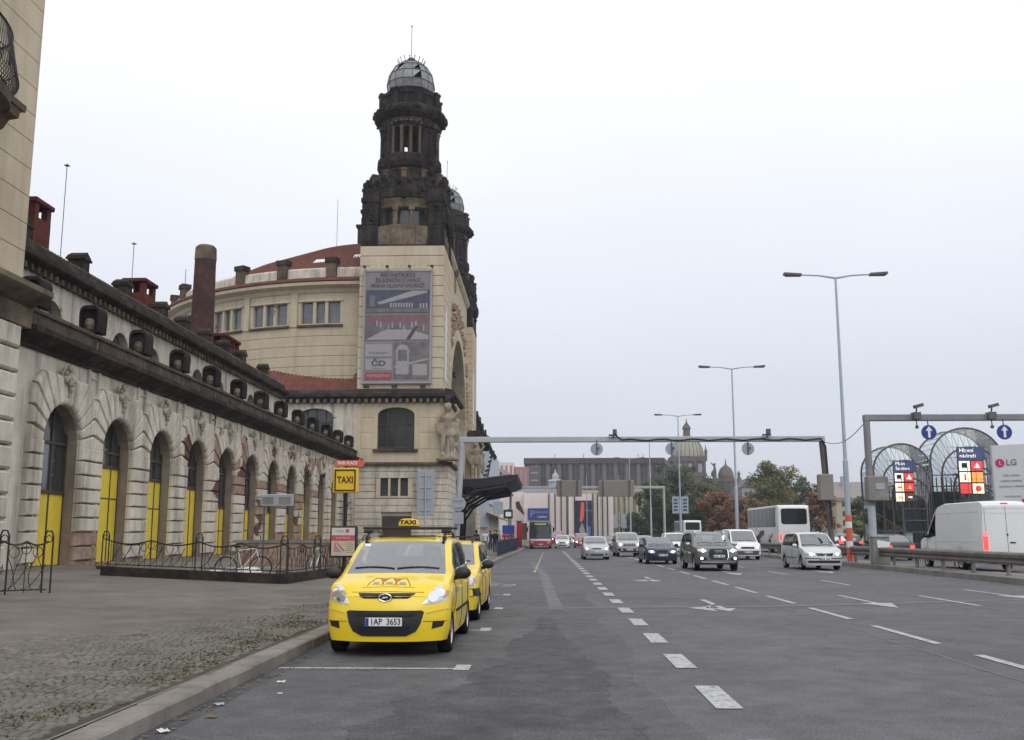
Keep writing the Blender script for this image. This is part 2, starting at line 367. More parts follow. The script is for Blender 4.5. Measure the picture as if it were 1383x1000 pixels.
def remesh(mb, name, mname, parent, voxel, smooth_it=4):
    o = mb.build(name, mname, parent, smooth=True)
    m = o.modifiers.new('r', 'REMESH'); m.mode = 'VOXEL'; m.voxel_size = voxel; m.use_smooth_shade = True
    m2 = o.modifiers.new('s', 'SMOOTH'); m2.iterations = smooth_it; m2.factor = 0.5
    dg = bpy.context.evaluated_depsgraph_get(); dg.update()
    me = bpy.data.meshes.new_from_object(o.evaluated_get(dg)); o.modifiers.clear()
    old = o.data; o.data = me; bpy.data.meshes.remove(old)
    if not me.materials: me.materials.append(M[mname])
    return o
def lerp(a, b, t): return a + (b - a) * t
def interp(x, pts):
    if x <= pts[0][0]: return pts[0][1]
    for (a, b), (c, d) in zip(pts[:-1], pts[1:]):
        if x <= c: return b + (d - b) * (x - a) / (c - a)
    return pts[-1][1]
def smooth_interp(x, pts):     # Catmull-like smoothing of a piecewise profile
    h = 0.07; return (interp(x-h, pts) + 2*interp(x, pts) + interp(x+h, pts)) / 4
# ================================================================== ground, road, pavement
g = MB().add([(-1500,-300,-0.06),(1500,-300,-0.06),(1500,2400,-0.06),(-1500,2400,-0.06)], [(0,1,2,3)]).build('ground', 'ground_far'); struct(g)
def kx(y): return interp(y, [(-50,-3.36),(28,-3.36),(42,-3.0),(95,-2.1),(400,-2.1)])
mb = MB(); ys = [-15, 0, 28, 35, 42, 60, 95, 150, 400]
mb.grid([[(kx(y)-0.05, y, 0), (6, y, 0), (15.7, y, 0)] for y in ys])
road = struct(mb.build('road', 'asphalt'))
# asphalt: darker wheel-worn bus bay, repairs, joints
MB().grid([[(kx(y)+.0, y, .0025), (1.15+.12*math.sin(y*.9)+.05*math.sin(y*3.1), y, .0025)] for y in [5+.6*k for k in range(40)]]).build('bay_surface', 'asphalt_bay', road)
mb = MB()
rnd = random.Random(3)
edge = [(-1.55,7.4),(-1.5,8.3),(-1.75,9.0),(-1.35,9.6),(-1.6,10.3),(-1.15,10.8),(-0.85,11.5),(-0.95,12.3),(-0.45,13.4),(-0.6,15.2),(-0.25,17.5),(-0.1,20.5),(0.12,20.4),(0.3,17.0),(0.55,14.0),(0.75,12.0),(0.62,10.5),(0.85,9.2),(0.8,7.4)]
pts = []
for (a, b) in zip(edge, edge[1:]+edge[:1]):
    for q in range(10):
        t = q/10; u_ = lerp(a[0],b[0],t); v_ = lerp(a[1],b[1],t)
        pts.append((u_+.10*mnoise.noise(Vector((u_*3,v_*3,1)))+rnd.uniform(-.035,.035), v_+.12*mnoise.noise(Vector((u_*3,v_*3,5)))+rnd.uniform(-.02,.02)))
mb.add([(x,y,0.0055) for x,y in pts], [tuple(range(len(pts)))]).build('asphalt_patch', 'asphalt_dark', road)
MB().add([(0.12,22.7,.004),(0.42,22.7,.004),(0.12,42,.004),(-0.22,42,.004),(-0.6,60,.004),(-0.9,60,.004)], [(0,1,2,3),(3,2,4,5)]).build('asphalt_patch', 'asphalt_pale', road)
mb = MB(); pp = [(-0.3,23.0),(2.0,23.3),(4.5,23.5),(8.0,24.6),(12,26.3),(15.5,27.6)]
for (a,b) in zip(pp[:-1], pp[1:]): mb.add([(a[0],a[1]-.2,.006),(b[0],b[1]-.2,.006),(b[0],b[1]+.2,.006),(a[0],a[1]+.2,.006)], [(0,1,2,3)])
mb.build('joint_strip', 'asphalt_pale', road)
mb = MB(); P = [(5.38+math.sin(i*1.7)*.03+rnd.uniform(-.02,.02), 8+i*0.8) for i in range(40)]
for a,b in zip(P[:-1],P[1:]): mb.add([(a[0]-.02,a[1],.004),(a[0]+.025,a[1],.004),(b[0]+.025,b[1],.004),(b[0]-.02,b[1],.004)], [(0,1,2,3)])
mb.build('crack_seal', 'asphalt_pale', road)
def quadmark(name, x0, x1, y0, y1, m='paint_line', z=0.008, sh=0.0):
    return MB().add([(x0,y0,z),(x1,y0,z),(x1+sh,y1,z),(x0+sh,y1,z)], [(0,1,2,3)]).build(name, m, road)
for k in range(31): quadmark('lane_dash', 1.63, 1.89, 7.05+2.92*k, 8.5+2.92*k)
for k in range(24): quadmark('lane_dash', 5.88, 6.03, 7.0+4.4*k, 10.0+4.4*k)
for k in range(9): quadmark('lane_dash', 9.82, 9.95, 16.2+8.6*k, 19.6+8.6*k) if k != 1 else quadmark('lane_dash', 9.98, 10.12, 24.0, 27.8)
for yy in (12.74, 17.72, 22.7, 27.75, 33.0):
    quadmark('parking_line', kx(yy)+.06, -1.12, yy-.05, yy+.05)
    quadmark('parking_end_block', -1.12, -0.93, yy-.14, yy+.42 if yy > 13 else yy+.36)
for k in range(3):
    MB().add([(-2.7,34+k*1.1,.008),(-2.6,34+k*1.1,.008),(-0.95,31.8+k*.5,.008),(-1.05,31.8+k*.5,.008)], [(0,1,2,3)]).build('hatch_line', 'paint_line', road)
def poly_mark(name, pts, m='paint_line'): return MB().add([(x,y,.008) for x,y in pts], [tuple(range(len(pts)))]).build(name, m, road)
def arrow(x, y, L=4.6, w=0.13, hw=0.38, hl=1.6):   # points towards the camera (-Y)
    poly_mark('lane_arrow', [(x-w/2,y),(x+w/2,y),(x+w/2,y-L+hl),(x+hw,y-L+hl),(x,y-L),(x-hw,y-L+hl),(x-w/2,y-L+hl)])
arrow(7.95, 27.9); arrow(12.5, 30.9); arrow(7.9, 46.0); arrow(12.2, 48)
def turn_arrow(x, y):
    poly_mark('lane_arrow', [(x+.06,y),(x+.2,y),(x+.2,y-1.6),(x-.2,y-2.5),(x-.2,y-3.0),(x+.06,y-1.9)])
    poly_mark('lane_arrow', [(x-.13,y-2.5),(x-.13,y-3.9),(x-.62,y-2.9)])
    poly_mark('lane_arrow', [(x+.06,y-2.3),(x+.2,y-2.2),(x+.2,y-3.0),(x+.42,y-3.0),(x+.13,y-3.9),(x-.16,y-3.0),(x+.06,y-3.0)])
turn_arrow(3.85, 26.0); turn_arrow(3.75, 39.5)
for k in range(11): quadmark('bus_bay_line', -0.47+0.03*k, -0.36+0.03*k, 44+4.2*k, 46.6+4.2*k, 'paint_yellowish')
for k in range(6): quadmark('bus_stop_line', -2.5+k*.36, -2.28+k*.36, 49.6, 49.8, 'paint_line')
# ---- left pavement and kerb
def swz(x, y=0): return 0.15 + max(0.0, (-3.66 - x)) * 0.022
mb = MB(); xs = [None, -3.66, -8, -12, -18.6, -40]
rows = []
for y in [-15, 0, 8, 16, 22, 28, 35, 42, 60, 95, 150, 260]:
    rows.append([(kx(y)-.29, y, .15), (-5.0, y, swz(-5.0)), (-8, y, swz(-8)), (-12, y, swz(-12)), (-18.6, y, swz(-18.6)), (-60, y, .5)])
pave = struct(mb.grid(rows).build('pavement', 'walk', smooth=True))
mb = MB(); kb = None
kerb = None
stone = MB().bbox(-0.3, 0.0, 0.007, 0.993, -0.03, 0.152, 0.022).mesh('kerb_stone', 'kerb_granite')
base = MB()
for a, b in ((50,95),(95,260)): base.add([(kx(a)-.3,a,-.02),(kx(a),a,-.02),(kx(b),b,-.02),(kx(b)-.3,b,-.02),(kx(a)-.3,a,.15),(kx(a),a,.15),(kx(b),b,.15),(kx(b)-.3,b,.15)], [(0,1,5,4),(1,2,6,5),(4,5,6,7),(3,0,4,7)])
kerb = struct(base.build('kerb', 'kerb_granite'))
y = 5.0; rk = random.Random(5)
while y < 50:
    ln = rk.choice((1.0, 1.0, 1.15, 0.85)); a = math.atan2(kx(y+ln)-kx(y), ln)
    inst(stone, 'kerb_stone', kerb, (kx(y)+rk.uniform(-.008,.008), y, rk.uniform(-.006,.006)), (0, rk.uniform(-.012,.012), -a), (1, ln, 1)); y += ln
gut = MB().add([(kx(y)+0.0,y,.004) for y in (5,28)]+[(kx(y)+.22,y,.004) for y in (28,5)], [(0,1,2,3)]).build('gutter', 'asphalt_dark', road)
# ---- granite setts: nearest ones singly, the rest as one part
rs = random.Random(11); setts = []
def fine(y0, y1, x1, xmin, s=0.098, fade=1.3):
    y = y0
    while y < y1:
        x = x1 - rs.uniform(0, s); lim = xmin(y)
        while x > lim - fade:
            w = s*rs.uniform(.80, 1.18); d = .088*rs.uniform(.9, 1.05)
            yy = y + 0.045*math.sin(x*2.4) + rs.uniform(-.010, .010)
            sink = max(0, (lim + .3 - x)/fade)*.026 + max(0, mnoise.noise(Vector((x*1.1, y*1.1, 3.0))))*.018
            if sink < .021: setts.append((x-w/2, yy, w*.91, d*.89, rs.uniform(-.005,.005)-sink, rs.uniform(-.10,.10)))
            x -= w
        y += .094
fine(5.5, 11.5, -3.72, lambda y: -(0.56*y+1.0))
fine(11.5, 17.5, -3.72, lambda y: lerp(-(0.56*11.5+1.0), -5.6, min(1, (y-11.5)/4.5)) + 0.25*math.sin(y*3))
fine(17.5, 27.0, -3.72, lambda y: -4.9 + 0.3*math.sin(y*2.1)+ .15*math.sin(y*5), fade=.9)
def sett_verts(w, d):
    i = .016; return [(-w/2,-d/2,-.03),(w/2,-d/2,-.03),(w/2,d/2,-.03),(-w/2,d/2,-.03),(-w/2+i*.3,-d/2+i*.3,.006),(w/2-i*.3,-d/2+i*.3,.006),(w/2-i*.3,d/2-i*.3,.006),(-w/2+i*.3,d/2-i*.3,.006),
        (-w/2+i,-d/2+i,.017),(w/2-i,-d/2+i,.017),(w/2-i,d/2-i,.017),(-w/2+i,d/2-i,.017)]
SF = [(0,1,5,4),(1,2,6,5),(2,3,7,6),(3,0,4,7),(4,5,9,8),(5,6,10,9),(6,7,11,10),(7,4,8,11),(8,9,10,11)]
vis = [s for s in setts if s[0] > -(0.552*s[1]) + .05 and s[1] > 7.6]
vis.sort(key=lambda s: s[1]); near = set(vis[:300])
sm = [MB().add(sett_verts(.09,.078), SF).mesh('sett', m) for m in ('sett', 'sett_pale')]
rest = MB()
for s in setts:
    z = swz(s[0]) + s[4]
    if s in near: inst(sm[rs.random() < .35], 'sett', pave, (s[0], s[1], z), (0,0,s[5]), (s[2]/.09, s[3]/.078, 1))
    else:
        ca, sa = math.cos(s[5]), math.sin(s[5]); rest.cm = 1 if rs.random() < .35 else 0
        rest.add([(s[0]+a*ca-b*sa, s[1]+a*sa+b*ca, z+c) for a,b,c in sett_verts(s[2], s[3])], SF)
stuff(rest.build('setts', ['sett', 'sett_pale'], pave))
mat('joint_soil', (0.060,0.053,0.044), 0.95, c2=(0.10,0.09,0.072), scale=2.0, vary=0.3)
js = MB(); yy_ = [5.4+.5*k for k in range(45)]
def xl(y): return -(0.56*y+1.05) if y < 11.5 else (lerp(-(0.56*11.5+1.0), -5.4, min(1, (y-11.5)/4.5)) if y < 17.5 else -4.7)
js.grid([[(lerp(xl(y), -3.69, k/12), y, swz(lerp(xl(y), -3.69, k/12))+.004) for k in range(13)] for y in yy_ if y < 27.1]).build('joint_soil', 'joint_soil', pave)
# moss and weeds in the joints
mo = MB()
for k in range(9000):
    y = rs.uniform(7.2, 30); d = abs(rs.gauss(0, .6)); x = -3.78 - d
    if mnoise.noise(Vector((x*1.3, y*0.8, 0))) < 0.02: continue
    z = swz(x)+.012; h = rs.uniform(.006,.026); a = rs.uniform(0, 6.28); w = rs.uniform(.006,.02)
    mo.add([(x-w*math.cos(a), y-w*math.sin(a), z),(x+w*math.cos(a), y+w*math.sin(a), z),(x+rs.uniform(-.03,.03), y+rs.uniform(-.03,.03), z+h)], [(0,1,2)])
tag(stuff(mo.build('moss', 'moss')), 'low moss and weeds between the granite setts by the kerb', 'moss')
# litter in the gutter
mat('litter_white', (0.6,0.6,0.58), 0.7); mat('litter_tan', (0.20,0.14,0.08), 0.8); mat('litter_blue', (0.30,0.36,0.42), 0.5)
LIT = [(-3.16,10.0,.11,'litter_blue','crumpled pale blue drink carton lying at the kerb foot'),(-3.02,9.35,.10,'litter_tan','brown dry leaf lying in the gutter nearest the camera'),
       (-2.95,11.5,.10,'litter_white','white paper scrap in the gutter below the parking line'),(-3.12,12.1,.07,'litter_tan','small yellowed leaf against the kerb below the parking line'),
       (-3.2,8.65,.11,'litter_white','torn white wrapper in the gutter at the bottom of the picture'),(-2.75,10.7,.05,'litter_white','tiny white scrap lying on the road beside the blue carton')]
for x,y,s,m,l in LIT:
    b = MB(); n = 5
    s *= .62
    P = [[(x+(i/n-.5)*s*1.6, y+(j/n-.5)*s, .012+abs(rs.gauss(0,s*.16))) for i in range(n+1)] for j in range(n+1)]
    tag(b.grid(P).build('litter', m), l, 'litter')
rl = MB()
for k in range(260):
    y = rs.uniform(7, 34); x = kx(y)+.05+abs(rs.gauss(0,.12)); s = rs.uniform(.01,.028); z = .012; a = rs.uniform(0,6.28)
    rl.add([(x+s*math.cos(a+q), y+s*math.sin(a+q), z+rs.uniform(0,.012)) for q in (0,1.6,3.1,4.7)], [(0,1,2,3)])
tag(stuff(rl.build('gutter_leaves', 'litter_tan')), 'scattered small dry leaves and grit along the gutter', 'leaves')
# ---- median, guard rail and the opposite carriageway
mb = MB().box(15.5, 15.75, 5, 400, -.03, .2)
mk = struct(mb.build('median_kerb', 'concrete'))
struct(MB().box(15.754, 17.6, 5, 400, -.05, .19).build('median', 'concrete'))
opp = struct(MB().box(17.604, 28.5, 5, 400, -.055, .16).build('opposite_road', 'asphalt'))
struct(MB().box(28.504, 80, 5, 400, -.05, .3).build('plaza', 'concrete'))
gr = thing('guard_rail', (16.15, 60, .19), 'long weathered steel guard rail on posts along the central reservation', 'guard rail')
prof = [(0,.40),(-.07,.42),(-.10,.50),(-.03,.56),(-.03,.60),(-.10,.66),(-.10,.76),(-.04,.82),(.16,.84),(.16,.80),(0,.78),(.02,.60),(0,.46)]
for k in range(26):
    y0 = 12 + k*6.6; y1 = y0 + 6.57
    MB().grid([[(16.15+a, y, .19+b-.02) for a,b in prof] for y in (y0, y1)]).build('rail_beam', 'rail_steel', gr)
pm = MB().box(-.05,.05,-.09,.09,0,.62).box(-.13,.02,-.07,.07,.42,.6).mesh('post', 'concrete')
for k in range(60): inst(pm, 'post', gr, (16.24, 13+k*2.9, .19))
# ================================================================== arcaded wing
BAY = 4.86; NB = 12; WX = -18.0
yc = [36.5 + BAY*n for n in range(NB)]
wing = thing('arcade_wing', (WX, 64, .45), 'long low cream arcade building with yellow boarded arches and dark cornice', 'building')
mp = FX(WX)
w = MB()
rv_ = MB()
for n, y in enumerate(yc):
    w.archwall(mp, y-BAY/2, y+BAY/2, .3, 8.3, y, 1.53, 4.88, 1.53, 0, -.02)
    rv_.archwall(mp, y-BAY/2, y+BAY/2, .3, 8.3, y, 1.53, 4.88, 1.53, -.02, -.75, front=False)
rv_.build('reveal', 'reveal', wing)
w.box(WX-.9, WX-.002, 32.3, 36.5-BAY/2, .3, 8.3)
w.box(WX-.9, WX-.002, 94.82-2.45, 95.0, .3, 8.3)
w.build('wall', 'plaster', wing)
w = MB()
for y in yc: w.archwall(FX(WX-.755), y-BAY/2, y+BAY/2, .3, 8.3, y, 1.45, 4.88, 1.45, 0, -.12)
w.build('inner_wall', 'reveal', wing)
# rusticated pier blocks
PZ0, PH = .62, .545
wb = .955
rb = random.Random(21)
blk = [MB().pillow([(-wb,0.018),(wb,0.018),(wb,PH-.02),(-wb,PH-.02)], FX(0), 0, .27, .12, .15).mesh('block', m) for m in ('plaster', 'brick_worn', 'plaster_worn')]
for n in range(-1, NB):
    y = 36.5 + BAY*(n+.5)
    if n == -1: y = 34.52
    for k in range(8):
        worn = (n in (0,) and k < 2) or (n in (5,6,7,8) and rb.random() < .35) or (n == 4 and k > 5)
        inst(blk[1 if worn else (2 if n > 2 else 0)], 'block', wing, (WX+.002, y, PZ0+k*PH), None, (1-.25*(worn and rb.random()), .49 if n == -1 else 1, 1))
w = MB()
for n in range(-1, NB):
    y = 36.5 + BAY*(n+.5)
    if n >= 0: w.box(WX-.02, WX+.16, y-.93, y+.93, .28, .615)
w.build('plinth', 'brick_worn', wing)
# voussoirs: fan of long stones, meeting as chevrons between the arches
ZS = 4.88; NV = 13
vm = []
def rout(t):
    c, s = abs(math.cos(t)), math.sin(t)
    r = 9
    if c > 1e-4: r = min(r, (BAY/2-.01)/c)
    if s > 1e-4: r = min(r, (7.45-ZS)/s)
    return min(r, 3.1)
for j in range(NV):
    t0 = math.pi*j/NV + .014; t1 = math.pi*(j+1)/NV - .014; tm = (t0+t1)/2
    P = [(1.53*math.cos(t0), 1.53*math.sin(t0)), (1.50*math.cos(tm), 1.50*math.sin(tm)), (1.53*math.cos(t1), 1.53*math.sin(t1)), (rout(t1)*math.cos(t1), rout(t1)*math.sin(t1)), (rout(tm)*math.cos(tm), rout(tm)*math.sin(tm)), (rout(t0)*math.cos(t0), rout(t0)*math.sin(t0))]
    vm.append([MB().pillow(P, FX(0), 0, .24, .09, .12).mesh('voussoir', m) for m in ('plaster', 'brick_worn', 'plaster_worn')])
for n, y in enumerate(yc):
    for j in range(NV):
        worn = (n in (4,5,8,9) and rb.random() < .22)
        inst(vm[j][1 if worn else (2 if n > 2 else 0)], 'voussoir', wing, (WX+.002 - (.05 if worn else 0), y, ZS))
# pilaster strips with little brackets above each pier, spandrel panels, mascarons
strip = MB().box(0,.09,-.50,-.36,-.1,1.05).box(0,.09,.36,.50,-.1,1.05).box(0,.13,-.56,-.30,-.22,-.10).box(0,.13,.30,.56,-.22,-.10).box(0,.10,-.54,-.32,-.32,-.24).box(0,.10,.32,.54,-.32,-.24).box(0,.05,-.36,.36,.62,.70).mesh('pilaster_strip', 'plaster_worn')
for n in range(NB): inst(strip, 'pilaster_strip', wing, (WX+.004, yc[n]+BAY/2, 7.1))
def mascaron_mesh():
    b = MB(); r = random.Random(4)
    b.ball((.22,0,0), .30, 12, (.7,.85,1.15)); b.ball((.40,0,-.02), .075, 8, (1.2,.8,1.6)); b.ball((.34,.12,.08), .09, 8); b.ball((.34,-.12,.08), .09, 8)
    b.ball((.33,0,-.20), .11, 8, (1,1.2,.7)); b.ball((.28,0,-.36), .13, 8, (1,.8,1.3)); b.ball((.2,0,-.58), .09, 8, (1,.7,1.9))
    for k in range(26):
        a = r.uniform(-.3, math.pi+.3); d = r.uniform(.30,.52)
        b.ball((r.uniform(.06,.26), d*math.cos(a), .10+d*math.sin(a)*.9), r.uniform(.07,.14), 6, (1,1,1.2), .2, r)
    for s in (-1,1):
        for k in range(9): b.ball((.10, s*(.42+.06*k), .40-.085*k+.05*math.sin(k)), .09-.004*k, 6, (1,1,1.2), .2, r)
    return b.mesh('mascaron', 'mascaron', True)
mm = mascaron_mesh()
for n, y in enumerate(yc): inst(mm, 'mascaron', wing, (WX+.10, y, 7.30), None, (.85, .80, .88))
# frieze and cornice
def sweep_y(prof, y0, y1, name, m, parent, smooth=False):
    return MB().prism(prof, lambda a, b, d: (a, d, b), y0, y1).build(name, m, parent)
sweep_y([(WX-.5,8.05),(WX+.10,8.05),(WX+.14,8.13),(WX+.10,8.2),(WX+.30,8.32),(WX+.62,8.46),(WX+.70,8.52),(WX+.70,8.70),(WX+.60,8.74),(WX+.25,8.80),(WX-.5,8.80)], 33.0, 95, 'cornice', 'soot', wing)
sweep_y([(WX-.5,8.803),(WX+.16,8.803),(WX+.16,9.30),(WX+.24,9.34),(WX+.24,9.44),(WX-.2,9.46),(WX-.5,9.40)], 33.0, 95, 'parapet', 'soot_mid', wing)
mb = MB()
y = 33.2
while y < 94: mb.box(WX-.02, WX+.12, y, y+.10, 9.45, 9.54); y += .24
stuff(mb.build('tile_edge', 'soot_light', wing))
for n in range(NB*2): inst(MB().box(0,.03,-1.0,1.0,-.13,.13).mesh('parapet_panel','soot_mid'), 'parapet_panel', wing, (WX+.163, 34.9+n*BAY/2, 9.05), None, (1,.9,1)) if n < 22 else None
# rounded hoods on carved posts along the parapet
def hood():
    b = MB(); n = 10
    P = []
    for x in (-.42, .42):
        P.append([(x, -.46, .0), (x, -.48, .68)] + [(x, -.48*math.copysign(abs(math.cos(math.pi*i/n))**.62, math.cos(math.pi*i/n)), .68+.36*math.sin(math.pi*i/n)**.75) for i in range(1, n)] + [(x, .48, .68), (x, .46, 0)])
    k = len(P[0]); b.grid(P); b.add(P[0], [tuple(range(k))]); 
    Q = [[(p[0], p[1]*.84, .05+(p[2]-.05)*.86) for p in r] for r in P]
    b.add(P[1]+Q[1], [(i, i+1, k+i+1, k+i) for i in range(k-1)])
    R_ = [(.26, p[1], p[2]) for p in Q[1]]; b.add(Q[1]+R_, [(i, i+1, k+i+1, k+i) for i in range(k-1)]); b.add(R_, [tuple(range(k))])
    b.box(-.42,.40,-.44,.44,-.03,.02)
    return b.mesh('hood', 'blackstone')
def hood_post():
    b = MB(); r = random.Random(9)
    b.box(-.22,.22,-.30,.30,-1.1,-.35); b.lathe([(.20,-.35),(.28,-.25),(.30,-.12),(.2,0)], n=10)
    b.box(-.3,.3,-.36,.36,-.06,.0)
    b.ball((.36,0,.42), .24, 8, (.9,1,1.3), .15, r); b.ball((.26,0,.02), .15, 8, (1,1,1.8), .15, r)
    for k in range(7): b.ball((.22, r.uniform(-.25,.25), r.uniform(-.3,.5)), r.uniform(.06,.12), 6, jit=.2, rnd=r)
    return b.mesh('hood_post', 'soot_light')
hm, hp = hood(), hood_post()
for n in range(-1, NB):
    y = 38.93 + BAY*n
    if n == -1: y = 34.3
    q = inst(hp, 'hood_post', wing, (WX-.10, y, 9.5), (0,0,-math.pi/2), (1,.9,.9)); inst(hm, 'hood', wing, (WX-.14, y, 9.62), (0,0,-math.pi/2), (1.0,.82,1.02))
# boarded doors and windows in the arches
def bay_infill(n, y):
    X = WX - .43; top = [3.1, 4.35, 4.05, 3.9, 3.05, 3.1, 3.0, 3.0, 4.0, 3.2, 4.3, 3.2][n]
    fr = MB()
    def bar(y0, y1, z0, z1, t=.05): fr.box(X-.04, X+t, y0, y1, z0, z1)
    cols = [(-1.40,-.62),(-.52,.26),(.36,1.40)] if n == 0 else [(-1.40,-.35),(-.25,.62),(.72,1.40)]
    split = top-.02 if (n % 3 == 0) else (top - 1.25)
    for a, b in cols:
        for z0, z1 in ((.5, split-.03), (split+.03, top)) if split < top-.1 else ((.5, top),):
            MB().box(X-.02, X+.03+.01*rb.random(), y+a, y+b, z0, z1).build('board', 'yellow_board', wing)
    if split < top-.1: bar(y-1.42, y+1.42, split-.029, split+.029, .045)
    bar(y-1.45, y+1.45, top+.003, top+.14, .09)
    zt = top+.14; zl = min(5.0, zt+1.2)
    bar(y-1.45, y+1.45, 4.95, 5.06, .07)
    for yy in (cols[0][1], cols[1][1]): bar(y+yy+.001, y+yy+.099, .5, 6.2)
    bar(y-1.47, y-1.401, .5, 5.4); bar(y+1.401, y+1.47, .5, 5.4)
    fr.build('window_frame', 'wood_dark', wing)
    cy = [(-1.40,cols[0][1]),(cols[0][1]+.1,cols[1][1]),(cols[1][1]+.1,1.40)]
    for a, b in cy:
        if 4.93-zt > .3: MB().box(X-.03, X-.005+.012*rb.random(), y+a, y+b, zt, 4.945).build('pane', 'win_glass_pale' if rb.random() < .4 else 'win_glass', wing)
    for a, b in cy:
        N = 6; arc = []
        for i in range(N+1):
            yy = lerp(a, b, i/N); arc.append((y+yy, 4.88+math.sqrt(max(.002, 1.46**2-yy*yy))))
        P = [(y+a, 5.065)] + [q for q in arc if q[1] > 5.07] + [(y+b, 5.065)]
        MB().prism(P, FX(X-.02), 0, .01+.01*rb.random()).build('pane', 'win_glass', wing)
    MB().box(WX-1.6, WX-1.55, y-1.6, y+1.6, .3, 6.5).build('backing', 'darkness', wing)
for n, y in enumerate(yc): bay_infill(n, y)
for (t, zz) in (('A', 3.75), ('P', 3.45), ('G', 2.9)):
    pass
# terrace between parapet and clerestory, clerestory wall with round-headed windows
CX2 = -20.0
MB().box(CX2-.4, WX-.45, 33, 94.9, 8.6, 9.05).box(-33, CX2-.401, 75.01, 94.9, 8.6, 9.05).build('terrace', 'roof_dark', wing)
lun = []
base_y = 37.1; yv = []
for k in range(6): yv += [base_y - 1.95 + 10.6*k, base_y + 1.95 + 10.6*k]
w = MB(); yv = yv[:8]; edges = [33.0] + [ (a+b)/2 for a,b in zip(yv[:-1], yv[1:]) ] + [75.0]
for i, y in enumerate(yv):
    w.archwall(FX(CX2), edges[i], edges[i+1], 9.0, 12.0, y, .95, 10.05, .95, 0, -.35, 12)
w.build('clerestory_wall', 'plaster', wing)
for y in yv:
    arc = [(y-.97*math.cos(math.pi*i/12), 10.05+.97*math.sin(math.pi*i/12)) for i in range(13)]
    MB().prism([(y-.97,9.2)]+arc+[(y+.97,9.2)], FX(CX2-.3), -.05, 0).build('window', 'win_glass_pale', wing)
    b = MB(); b.box(CX2-.29, CX2-.23, y-.04, y+.04, 9.3, 11.0); b.box(CX2-.29, CX2-.23, y-.95, y+.95, 10.0, 10.07)
    b.build('window_frame', 'wood_dark', wing)
    b = MB()
    for i in range(12):
        t0, t1 = math.pi*i/12, math.pi*(i+1)/12
        b.prism([(y-q*math.cos(t), 10.05+q*math.sin(t)) for q, t in ((.96,t0),(1.18,t0),(1.18,t1),(.96,t1))], FX(CX2), .001, .07)
    b.build('window_arch', 'plaster_worn', wing)
sweep_y([(CX2-.6,11.75),(CX2+.08,11.75),(CX2+.12,11.85),(CX2+.30,12.0),(CX2+.55,12.08),(CX2+.62,12.14),(CX2+.62,12.32),(CX2+.50,12.40),(CX2+.1,12.52),(CX2-.6,12.52)], 33, 75, 'upper_cornice', 'soot', wing)
dm = MB().box(0,.20,-.09,.09,-.12,.12).mesh('dentil', 'soot_light')
for k in range(83): inst(dm, 'dentil', wing, (CX2+.09, 33.4+k*.5, 11.83))
sweep_y([(CX2-.45,12.523),(CX2+.30,12.523),(CX2+.24,12.80),(CX2-.1,12.86),(CX2-.45,12.80)], 33, 75, 'attic', 'soot', wing)
mb = MB(); y = 33.2
while y < 74.7: mb.box(CX2+.06, CX2+.22, y, y+.12, 12.80, 12.88); y += .26
stuff(mb.build('ridge_tiles', 'soot_light', wing))
MB().prism([(CX2-.4,12.7),(CX2-6,13.6),(CX2-12,12.7),(CX2-12,12.3),(CX2-.4,12.3)], lambda a,b,d:(a,d,b), 33, 75).build('roof', 'roof_dark', wing)
MB().box(CX2-12, CX2-.02, 74.6, 75.0, 9.0, 12.6).build('end_wall', 'plaster', wing)
pc = MB().box(-.32,.32,-.34,.34,0,.62).box(-.40,.40,-.42,.42,.62,.72).box(-.36,.36,-.38,.38,.72,.80).prism([(-.36,.80),(.36,.80),(0,1.0)], lambda a,b,d:(d,a,b), -.36, .36).mesh('roof_pedestal', 'soot')
for y in (36.6, 41.6, 46.2, 50.9, 54.3, 58.0, 61.5, 65.0, 70.5): inst(pc, 'roof_pedestal', wing, (CX2-.2, y, 12.75))
def brick_chimney(x, y, w, l, z0, z1, holes):
    b = MB(); b.box(x-w/2, x+w/2, y-l/2, y+l/2, z0, z1)
    for i in range(holes+1):
        yy = y-l/2+.16+(l-.32)*i/holes
        for xx in (x-w/2+.13, x+w/2-.13): b.box(xx-.13, xx+.13, yy-.15, yy+.15, z1, z1+.55)
    c = b.build('chimney', 'brick_red', wing)
    MB().bbox(x-w/2-.1, x+w/2+.1, y-l/2-.1, y+l/2+.1, z1+.552, z1+.76, .04).build('chimney_cap', 'brick_red', c)
brick_chimney(-20.6, 38.1, 1.0, 1.3, 12.5, 14.1, 1)
brick_chimney(-21.2, 50.6, 1.1, 1.5, 12.5, 14.0, 1)
brick_chimney(-21.4, 65.4, 1.0, 3.2, 12.5, 13.9, 3)
brick_chimney(-22.3, 62.0, 1.1, .9, 12.5, 14.6, 1)
cst = MB().lathe([(.72,12.5),(.70,14),(.64,18.5)], (-21.1,60,0), 20).build('chimney_stack', 'chimney_brown', wing, ang=40)
MB().lathe([(.66,18.503),(.67,18.6),(.64,19.3),(.5,19.45),(.46,19.35)], (-21.1,60,0), 20).build('chimney_top', 'soot_light', cst, ang=40)
for (x,y,z0,z1) in ((-21.5,42.5,12.6,18.2),(-21.2,49.5,12.6,16.6),(-40,95,26,31),(-30,100,32,44)):
    if x > -25: MB().tube([(x,y,z0),(x,y,z1)], .018, 5).box(x-.1,x+.1,y-.1,y+.1,z1-.12,z1-.09).build('lightning_rod', 'steel_dark', wing)
